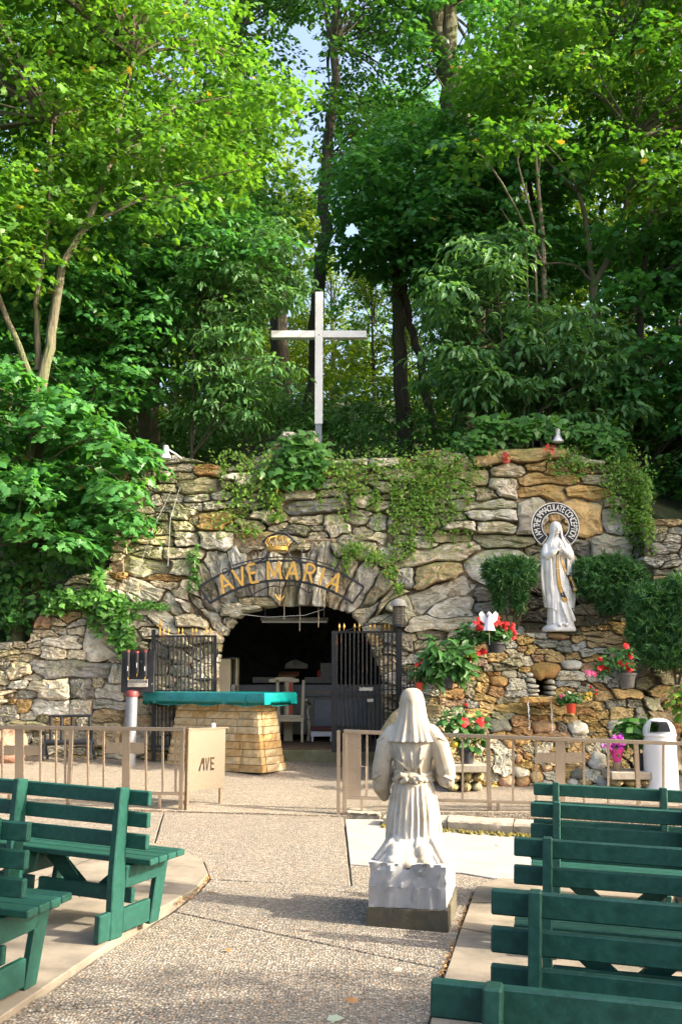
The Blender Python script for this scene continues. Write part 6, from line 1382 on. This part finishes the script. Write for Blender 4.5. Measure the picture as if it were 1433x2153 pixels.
vine('creeping_vine', 'small-leaved yellow-green creeper spilling over the middle of the rock face', QUAD, .065, 3000, LEAF_VINE, [(520, 965, 90, 30, 1), (560, 1000, 60, 40, .9), (760, 975, 120, 40, 1.3), (850, 985, 90, 40, 1.5), (900, 1010, 70, 50, 1.4), (700, 990, 60, 40, .7), (860, 1060, 50, 40, .8), (760, 1040, 40, 60, .5), (930, 960, 60, 30, .8), (520, 1040, 60, 60, .6), (480, 1095, 50, 40, .35), (985, 985, 40, 50, .5)], .1, 1,
     [(520, 40, 990, 7, 110), (860, 60, 1010, 12, 120), (905, 40, 1030, 12, 140), (760, 35, 1010, 6, 110), (575, 15, 1010, 5, 80), (960, 30, 990, 5, 90)], .12)
vine('creeping_vine', 'creeper trailing down the right edge of the rock above the yew', QUAD, .06, 1800, LEAF_VINE, [(1250, 955, 70, 30, 1), (1320, 985, 40, 40, 1), (1345, 1040, 25, 60, 1), (1355, 1100, 20, 40, .6), (1210, 975, 30, 30, .4)], .12, 2, [(1335, 14, 1000, 22, 180, .05), (1300, 20, 970, 10, 130, .12), (1160, 8, 960, 3, 50), (1200, 8, 960, 3, 45)], .1)
vine('creeping_vine', 'thin creeper climbing from the arch to the lantern', QUAD, .055, 700, LEAF_VINE, [(745, 1150, 30, 20, 1), (790, 1170, 25, 20, 1), (820, 1205, 18, 20, .7), (838, 1235, 8, 12, .5)], .12, 3, [(860, 10, 1120, 6, 70, -.3), (835, 10, 1150, 5, 60), (715, 10, 1150, 4, 60, -.08)], .1)
vine('ivy', 'broad ivy hanging round the cross foot on top of the rock', IVY, .15, 650, LEAF_IVY, [(620, 945, 40, 35, 1), (600, 985, 40, 30, .8), (655, 960, 35, 40, 1), (640, 1005, 40, 20, .4)], .14, 4, (), .05)
vine('ivy', 'ivy heaped over the low wall beside the hanging maple boughs', IVY, .105, 1500, LEAF_IVY, [(150, 1255, 60, 16, 1.4), (200, 1262, 60, 20, 1.2), (110, 1270, 30, 14, .6), (240, 1285, 30, 30, .5), (205, 1215, 14, 40, .4)], .12, 5, [(205, 25, 1290, 8, 60, .35, 2), (250, 10, 1275, 10, 90, .2, 2), (270, 8, 1345, 4, 40, .1, 4)], .2)
vine('ivy', 'thin ivy strand lying along the slanting slabs left of the cave', IVY, .07, 140, LEAF_IVY, [(300, 1270, 40, 8, 1), (330, 1275, 30, 6, .5)], .1, 6, [(405, 6, 1150, 3, 130, .0, 2)], .2)
vine('ivy', 'large-leaved ivy mounded above the ochre stones over the statue', IVY, .15, 1500, LEAF_IVY, [(1080, 905, 50, 18, 1), (1130, 895, 50, 20, 1), (1220, 910, 60, 22, 1.2), (1010, 930, 50, 24, .8), (1280, 935, 40, 26, .9), (1040, 890, 40, 20, .6)], .1, 7, (), 0)
vine('red_creeper', 'few red leaves of creeper on the ochre top slab', IVY, .09, 26, leaf_material('red_leaf', (.45, .04, .05), (.5, .12, .06), .3), [(1062, 962, 7, 10, 1), (1155, 938, 14, 7, 1)], .2, 8)
vine('fern_tuft', 'bright green sprigs growing from the ledge above the crown', OVAL, .1, 130, LEAF_VINE, [(573, 1045, 14, 16, 1), (580, 1082, 20, 12, 1), (520, 1115, 30, 12, .8)], .14, 9, (), .2)
vine('climbing_plant', 'dark ivy thicket in the gap left of the low wall', IVY, .13, 900, LEAF_DEEP, [(20, 1290, 50, 40, 1), (20, 1220, 60, 60, 1), (60, 1180, 40, 50, .6), (-80, 1250, 80, 80, 1)], -.1, 10)

# ---------------- yews
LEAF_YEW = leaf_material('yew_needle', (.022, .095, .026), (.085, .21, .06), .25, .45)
def yew(label, blobs, Y, n, seed, stems=(), size=.1, base=None):
    r = np.random.default_rng(seed); b = P(*base); t = thing('yew_shrub', label, 'shrub', b); pos = []; nr = []; dr = []; tn = []
    W = np.array([q[2]*q[3] for q in blobs], float); W /= W.sum()
    for q, k in zip(blobs, (W*n).astype(int)):
        c = P(q[0], q[1], Y+(q[4] if len(q) > 4 else 0)); rx, rz = q[2]*Y/FPX, q[3]*Y/FPX
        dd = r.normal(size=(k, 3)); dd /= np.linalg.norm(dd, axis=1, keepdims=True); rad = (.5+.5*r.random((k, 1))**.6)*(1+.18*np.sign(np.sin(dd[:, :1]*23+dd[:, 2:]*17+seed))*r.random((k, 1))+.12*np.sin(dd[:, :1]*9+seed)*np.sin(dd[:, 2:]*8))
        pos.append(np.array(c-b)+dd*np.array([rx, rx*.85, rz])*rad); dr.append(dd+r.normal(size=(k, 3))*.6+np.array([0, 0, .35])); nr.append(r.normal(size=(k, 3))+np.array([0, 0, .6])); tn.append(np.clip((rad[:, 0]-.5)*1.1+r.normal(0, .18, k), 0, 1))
    pos, nr, dr, tn = map(np.concatenate, (pos, nr, dr, tn))
    P3, N3, D3, T3 = [], [], [], []
    for k in range(6):                                           # each point becomes a little brush of needles
        P3.append(pos+r.normal(size=pos.shape)*.012); N3.append(nr+r.normal(size=pos.shape)*.8); D3.append(dr+r.normal(size=pos.shape)*.75); T3.append(tn)
    P3 = np.concatenate(P3); leaf_mesh('foliage', BLADE, P3, np.concatenate(N3), np.concatenate(D3), size*r.uniform(.6, 1.2, len(P3)), np.concatenate(T3), LEAF_YEW, t, width=.22)
    mb = MB()
    for st in stems: mb.tube([P(*q)-b for q in st], list(np.linspace(.02, .008, len(st))), 6)
    if mb.v: tag(mb.build('stems', M_BARK, t, smooth=True), kind='stuff')
yew('clipped yew with bare stems and rounded head beside the white statue', [(1050, 1200, 34, 24), (1085, 1195, 38, 22), (1070, 1215, 44, 22), (1045, 1225, 18, 20), (1100, 1215, 24, 22), (1088, 1250, 14, 34), (1048, 1262, 9, 24)], 15.0, 4200, 61, [[(1078, 1325, 15.1), (1082, 1280, 15.05), (1075, 1230, 15)], [(1070, 1325, 15.1), (1062, 1285, 15.05), (1052, 1235, 15)], [(1085, 1325, 15.1), (1098, 1280, 15.05), (1100, 1225, 15)], [(1075, 1325, 15.1), (1090, 1300, 15.0), (1112, 1262, 14.95)]], base=(1075, 1325, 15.1))
yew('loose spreading yew on the lettered-ring side behind the big yew', [(1240, 1205, 36, 30), (1285, 1200, 42, 32), (1320, 1215, 36, 34), (1260, 1235, 44, 26), (1300, 1245, 46, 28), (1225, 1225, 20, 26), (1280, 1275, 26, 16)], 15.1, 5200, 62, [[(1255, 1310, 15.1), (1262, 1270, 15.1), (1250, 1220, 15.1)], [(1265, 1310, 15.1), (1285, 1275, 15.1), (1300, 1220, 15.1)], [(1250, 1312, 15.1), (1232, 1285, 15.05), (1215, 1262, 15.0)]], base=(1258, 1312, 15.1))
yew('big dense yew bulging over the right end of the rockery', [(1380, 1270, 52, 44), (1430, 1255, 60, 44), (1370, 1320, 48, 46), (1430, 1330, 64, 56), (1400, 1370, 56, 36), (1345, 1330, 26, 34), (1480, 1290, 50, 60), (1350, 1290, 30, 30), (1480, 1360, 50, 40)], 14.35, 9500, 63, [[(1420, 1440, 14.4), (1415, 1380, 14.4), (1400, 1320, 14.4)], [(1425, 1440, 14.4), (1440, 1380, 14.4), (1450, 1320, 14.4)]], base=(1420, 1440, 14.4))

# ---------------- potted plants
M_DPOT = pm('dark_plastic_pot', (.02, .022, .026), (.035, .036, .04), 8, .5, bump=.1)
M_WPOT = pm('woven_grey_pot', (.16, .15, .14), (.07, .065, .06), 60, .7, bump=.6, bscale=90, bdist=.006)
M_FOIL = pm('pink_foil', (.62, .02, .26), (.5, .015, .2), 9, .3, bump=.8, bscale=14, bdist=.02, spec=.8)
M_TIN = pm('tin_can', (.32, .27, .2), (.2, .17, .13), 12, .35, metal=.7, bump=.3, bscale=40, bdist=.003)
PET = {k: leaf_material(k+'_petal', a, b, .25, .5) for k, a, b in (('red', (.52, .012, .015), (.66, .03, .025)), ('pink', (.5, .05, .16), (.62, .12, .25)), ('purple', (.38, .02, .33), (.52, .06, .46)), ('yellow', (.6, .36, .02), (.7, .5, .05)), ('white', (.7, .68, .6), (.76, .75, .7)))}
LEAF_POT = leaf_material('potted_plant_leaf', (.03, .11, .025), (.08, .19, .045), .3, .4)
PETAL = _fan([(0, 0), (.3, .25), (.42, .65), (.22, .98), (0, 1.0), (-.22, .98), (-.42, .65), (-.3, .25)], (0, .5), .25)
def potted(label, pot, Y, fol, nleaf, lsize, ltpl, flowers, seed, potmat, fsize=.05, cat='potted plant', upright=.4, width=1., rest=True, petals=5, lmat=None):
    """pot: (u_centre, v_rim, v_foot, half width px); fol: blobs (u, v, ru, rv); flowers: (u, v, colour, n)"""
    r = np.random.default_rng(seed); s = Y/FPX; b = P(pot[0], pot[2], Y); t = thing('potted_plant', label, cat, b); rw = pot[3]*s; h = (pot[2]-pot[1])*s
    if potmat is not None:
        mb = MB(); mb.lathe([(rw*.72, 0), (rw*.93, h*.84), (rw*1.03, h*.85), (rw*1.03, h), (rw*.92, h), (rw*.85, h*.9), (.002, h*.88)], 20); mb.build('pot', potmat, t, smooth=True)
    pos = []; nr = []; dr = []
    W = np.array([q[2]*q[3] for q in fol], float); W /= W.sum(); stems = MB(); core_ = Vector((0, 0, h*.85))
    for q, k in zip(fol, np.maximum(1, (W*nleaf).astype(int))):
        c = np.array(P(q[0], q[1], Y)-b); dd = r.normal(size=(k, 3)); dd /= np.linalg.norm(dd, axis=1, keepdims=True); rad = .35+.65*r.random((k, 1))**.5
        pos.append(c+dd*np.array([q[2]*s, q[2]*s*.8, q[3]*s])*rad); o_ = dd+np.array([0, -.35, upright]); nr.append(np.array([0, -.35, .9])+dd*.5+r.normal(size=(k, 3))*.35); dr.append(o_*np.array([1, 1, .5])+r.normal(size=(k, 3))*.4)
        stems.tube([core_, core_.lerp(Vector(c), .5)+Vector((0, 0, .03)), Vector(c)], .006, 5)
    pos, nr, dr = map(np.concatenate, (pos, nr, dr)); N = len(pos)
    leaf_mesh('leaves', ltpl, pos, nr, dr, lsize*r.uniform(.6, 1.25, N), np.clip(r.normal(.45, .22, N), 0, 1), lmat or LEAF_POT, t, width=width)
    tag(stems.build('stems', M_BARK, t), kind='stuff')
    for u, v, c, n, *fs in flowers:
        q = np.array(P(u, v, Y-.1)-b); sz = fs[0] if fs else fsize
        for k in range(n):
            pp = []; pn = []; pd = []
            cc = q + (r.normal(size=3)*sz*.9 if n > 1 else 0); face = np.array([r.normal()*.35, -.9, .4+r.normal()*.3])
            t1 = np.cross(face, [0, 0, 1.]); t1 /= np.linalg.norm(t1); t2 = np.cross(face, t1)
            for j in range(petals): a = j*2*PI/petals+r.uniform(-.2, .2); pp.append(cc); pn.append(face+.35*(math.cos(a)*t1+math.sin(a)*t2)); pd.append(math.cos(a)*t1+math.sin(a)*t2)
            leaf_mesh('flower', PETAL, pp, pn, pd, sz*r.uniform(.85, 1.1, len(pp)), r.random(len(pp)), PET[c], t, kind=None)
    return t
potted('little red pot of red blooms above the kneeling statue', (883, 1436, 1453, 10.5), 14.0, [(880, 1410, 14, 24), (892, 1400, 12, 18), (870, 1415, 10, 14)], 130, .09, OVAL, [(879, 1395, 'red', 2, .035), (887, 1382, 'red', 2, .035), (875, 1398, 'red', 1, .03)], 1, M_RED)
potted('broad-leaved lily plant with upright pointed leaves in a dark pot', (940, 1422, 1447, 15), 13.95, [(935, 1395, 34, 34), (915, 1370, 20, 26), (955, 1375, 30, 24), (975, 1400, 14, 26), (905, 1405, 12, 26)], 240, .26, SPEAR, [(993, 1380, 'red', 2, .045)], 2, M_DPOT, upright=.9, width=1.7)
potted('leafy white-budded plant behind the geranium pot', (985, 1372, 1390, 14), 14.35, [(975, 1350, 24, 20), (965, 1335, 14, 18), (995, 1335, 20, 22), (985, 1318, 10, 16)], 200, .13, OVAL, [(994, 1312, 'white', 1, .06), (1012, 1366, 'red', 3, .045), (1016, 1360, 'red', 2, .045)], 3, M_DPOT, upright=.6)
potted('black pot of red geraniums under the angel ornament', (1042, 1352, 1373, 20), 14.3, [(1040, 1332, 32, 18), (1020, 1330, 18, 18), (1060, 1335, 18, 16), (1042, 1318, 24, 10)], 420, .075, IVY, [(1012, 1313, 'red', 4), (1006, 1310, 'red', 3), (1036, 1328, 'red', 3), (1050, 1308, 'red', 5), (1062, 1311, 'red', 5), (1064, 1319, 'red', 4), (1048, 1300, 'red', 3), (1078, 1325, 'red', 3), (1064, 1334, 'red', 3), (1072, 1328, 'red', 2), (1020, 1317, 'red', 3)], 4, M_DPOT, .042)
potted('small red pot with pale flowers on the spring ledge', (1200, 1480, 1500, 11), 13.85, [(1198, 1466, 22, 12), (1182, 1470, 12, 10), (1214, 1468, 12, 10)], 240, .055, IVY, [(1177, 1466, 'pink', 2, .022), (1199, 1455, 'white', 2, .02), (1185, 1462, 'pink', 1, .02)], 5, M_RED)
potted('tuft of yellow and red pansies beside the small red pot', (1238, 1466, 1472, 8), 13.95, [(1238, 1458, 12, 12)], 60, .05, OVAL, [(1240, 1456, 'yellow', 3, .03), (1234, 1464, 'yellow', 2, .03), (1242, 1446, 'red', 2, .025), (1248, 1452, 'red', 2, .025)], 6, None, cat='flowers')
potted('woven grey pot of trailing red mandevilla under the big yew', (1318, 1416, 1446, 19), 13.9, [(1280, 1395, 28, 20), (1310, 1390, 24, 22), (1295, 1375, 24, 16), (1265, 1408, 14, 14), (1318, 1372, 12, 16)], 200, .11, OVAL, [(1273, 1401, 'red', 2, .06), (1312, 1399, 'red', 2, .06), (1323, 1395, 'red', 2, .055), (1311, 1366, 'red', 2, .055), (1261, 1404, 'red', 1, .05), (1238, 1413, 'pink', 1, .06), (1251, 1416, 'pink', 1, .06), (1262, 1385, 'red', 1, .04)], 7, M_WPOT)
potted('hibiscus with two huge red blooms in a dark pot before the rockery', (981, 1575, 1607, 17), 13.3, [(965, 1525, 24, 22), (1000, 1525, 26, 22), (945, 1510, 16, 22), (980, 1550, 24, 18), (1010, 1545, 14, 18), (965, 1495, 12, 12), (985, 1570, 20, 10)], 190, .13, OVAL, [(976, 1515, 'red', 1, .092), (1013, 1515, 'red', 1, .082), (979, 1482, 'red', 1, .03), (956, 1566, 'yellow', 1, .05)], 8, M_DPOT, upright=.2, width=1.5)
potted('magenta orchid sprays wrapped in pink foil on a tin can', (1297, 1604, 1623, 9.5), 13.2, [(1295, 1570, 14, 12)], 24, .09, OVAL, [(1285, 1562, 'purple', 4, .04), (1300, 1556, 'purple', 5, .04), (1310, 1562, 'purple', 4, .04), (1290, 1570, 'purple', 4, .04), (1306, 1550, 'purple', 3, .035), (1274, 1563, 'purple', 2, .035)], 9, M_TIN, upright=.6)
b = P(1297, 1605, 13.2); o = MB().lathe([(.045, 0), (.06, .06), (.1, .17), (.115, .19), (.02, .14)], 12).build('foil_wrap', M_FOIL, smooth=True); o.parent = [x for x in bpy.data.objects if x.get('label', '').startswith('magenta orchid')][0]; o.location = (0, 0, 18*13.2/FPX)
potted('dark pot of broad green leaves between the orchid and the litter bin', (1345, 1588, 1622, 14), 13.3, [(1330, 1530, 28, 18), (1350, 1520, 22, 16), (1310, 1535, 20, 16), (1340, 1545, 24, 14), (1320, 1520, 18, 10)], 110, .17, OVAL, [], 10, M_DPOT, width=1.7, upright=.3, lmat=LEAF_DEEP)
potted('bright yellow-green leafy plant growing behind the litter bin', (1425, 1490, 1505, 12), 13.7, [(1420, 1470, 18, 26), (1432, 1490, 16, 22), (1440, 1455, 14, 20)], 90, .12, OVAL, [], 11, None, width=1.6, lmat=LEAF_VINE, cat='plant')
# stone ledges under the pots
for lab_, u0, u1, v, Y in (('flat concrete ledge carrying the hibiscus pot', 942, 1022, 1608, 13.15), ('flat concrete ledge carrying the orchid and the broad-leaved pot', 1282, 1372, 1623, 13.05)):
    a, b = P(u0, v, Y), P(u1, v, Y); g = gz(a.x, Y); t = thing('pot_ledge', lab_, 'ledge', ((a.x+b.x)/2, Y+.2, g))
    mb = MB(); mb.box((0, 0, a.z-g-.05), (b.x-a.x, .5, .10)); mb.build('slab', M_KERB, t, bevel=.012)
    for k in range(6):
        mb = MB(); hz_ = (a.z-g-.1)/4; x = -(b.x-a.x)/2+(k % 3+.5+(.15 if k > 2 else 0))*(b.x-a.x)/3.3; mb.sphere((x, -.03*(k % 2), hz_*(1 if k < 3 else 3)), ((b.x-a.x)/6.2, .22, hz_*1.12), 14, 9); mb.v = [tuple(np.array(q)*(1+.12*math.sin(q[0]*21+k)*math.sin(q[2]*17))) for q in mb.v]; o = mb.build('support_stone', M_FOUNT, t, smooth=True, angle=16); o.color = [(.42, .36, .2, 1), (.4, .3, .16, 1), (.36, .34, .27, 1), (.45, .36, .22, 1)][k % 4]
# spring spout and water threads
lg = P(1134, 1472, Yfount(1134, 1472)-.28)
t = MB().box((0, 0, 0), (.52, .3, .085)).build('spout_ledge', M_FOUNT, FOUNTAIN, bevel=.02); t.location = lg-FOUNTAIN.location; t.color = (.52, .32, .12, 1)
M_WATER, nt, bs = new_mat('running_water'); bs.inputs['Base Color'].default_value = (.9, .93, .95, 1); bs.inputs['Roughness'].default_value = .08; bs.inputs['Transmission Weight'].default_value = .75; bs.inputs['IOR'].default_value = 1.33
rw_ = random.Random(3)
for u, v1 in ((1109, 1535), (1157, 1540)):
    a = P(u, 1474, lg.y-.15); b = P(u+3, v1, lg.y-.22); q = [a.lerp(b, k/14)+Vector((rw_.uniform(-.006, .006), -.03*math.sin(k/14*PI), 0)) for k in range(15)]
    MB().tube([p-FOUNTAIN.location for p in q], [.009+rw_.uniform(-.004, .005) for _ in q], 6).build('water_thread', M_WATER, FOUNTAIN, smooth=True)
# boulder left of the rockery
for lab_, u, v, Y, s, c in (('tall brown boulder behind the veiled kneeling statue', 838, 1590, 14.2, (.3, .26, .5), (.46, .38, .24)),):
    b = P(u, v, Y); mb = MB(); mb.sphere((0, 0, s[2]*.8), s, 18, 12)
    mb.v = [tuple(np.array(q)*(1+.10*math.sin(q[0]*8+1)*math.sin(q[2]*6+2)+.06*math.sin(q[1]*15+q[2]*9))) for q in mb.v]
    o = mb.build('boulder', M_FOUNT, smooth=True, angle=18); o.location = (b.x, b.y, gz(b.x, b.y)-.05); o.color = (*c, 1); tag(o, lab_, 'boulder')
# angel ornament
ab = P(1028, 1326, 14.05); AN = thing('angel_ornament', 'little white angel with butterfly wings above the red geraniums', 'ornament', ab)
M_ANG = pm('pearly_plastic', (.72, .68, .74), (.62, .5, .64), 9, .3, bump=.1)
mb = MB(); loft(mb, [(.0, 0, 0, .085, .05), (.08, 0, 0, .065, .04), (.16, 0, 0, .035, .03), (.2, 0, 0, .02, .02)], 20, lambda a, k, z: 1+.1*math.sin(6*a)*(1-k)); mb.build('gown', M_ANG, AN, smooth=True)
MB().sphere((0, 0, .235), .034, 12, 8).build('head', M_ANG, AN, smooth=True)
for s in (-1, 1): mb = MB(); mb.prism([(s*.01, .12), (s*.06, .1), (s*.12, .15), (s*.14, .24), (s*.1, .28), (s*.04, .22)], .02, .03); mb.build('wing', M_WPAINT, AN)
MB().tube([(0, .01, 0), (0, .02, -.2)], .004, 6).build('stake', M_STEEL, AN)
# fallen leaves on the paving
LF = {'brown': leaf_material('fallen_brown_leaf', (.30, .16, .06), (.36, .2, .08), .2, .7), 'pale': leaf_material('fallen_pale_leaf', (.36, .42, .30), (.4, .46, .34), .2, .7), 'orange': leaf_material('fallen_orange_leaf', (.5, .14, .03), (.55, .18, .04), .2, .7)}
for lab_, u, v, c, s in (('dry brown maple leaf lying on the shaded walk', 740, 2104, 'brown', .075), ('pale green leaf lying on the shaded walk near the cut-off bench', 690, 2145, 'pale', .06), ('small grey-green leaf beside the paving joint', 842, 2040, 'pale', .045), ('orange leaf scrap on the sunlit walk', 475, 2003, 'orange', .03), ('brown leaf curled at the tip of the curved pad', 452, 1879, 'brown', .035), ('tiny brown leaf near the pale concrete panel', 1040, 1779, 'brown', .03)):
    q = G(u, v); r = np.random.default_rng(int(u)); o = leaf_mesh('fallen_leaf', MAPLE, [(0, 0, .006)], [(r.normal()*.15, r.normal()*.15-.1, 1)], [(r.normal(), r.normal(), 0)], [s*1.3], [.5], LF[c], None, kind=None)
    o.location = (q.x, q.y, gz(q.x, q.y)+.008); tag(o, lab_, 'leaf')
r = np.random.default_rng(9); pp = []                                # leaf litter caught along the pad edges
for a, b, k in (((985, 1895), (1045, 1852), 50), ((960, 1970), (984, 1905), 40), ((930, 2060), (955, 1985), 70), ((441, 1846), (415, 1878), 50), ((414, 1880), (370, 1905), 40), ((340, 1778), (322, 1779), 20), ((800, 1935), (760, 1925), 14)):
    for _ in range(k): t_ = r.random(); q = G(a[0]+(b[0]-a[0])*t_+r.normal()*3, a[1]+(b[1]-a[1])*t_+r.normal()*2); pp.append((q.x, q.y, gz(q.x, q.y)+.012+r.random()*.01))
o = leaf_mesh('leaf_litter', QUAD, pp, r.normal(size=(len(pp), 3))*.4+np.array([0, 0, 1]), r.normal(size=(len(pp), 3)), r.uniform(.012, .03, len(pp)), r.random(len(pp)), LF['brown'], None); tag(o, 'brown leaf litter caught in the paving joints', 'leaf litter')
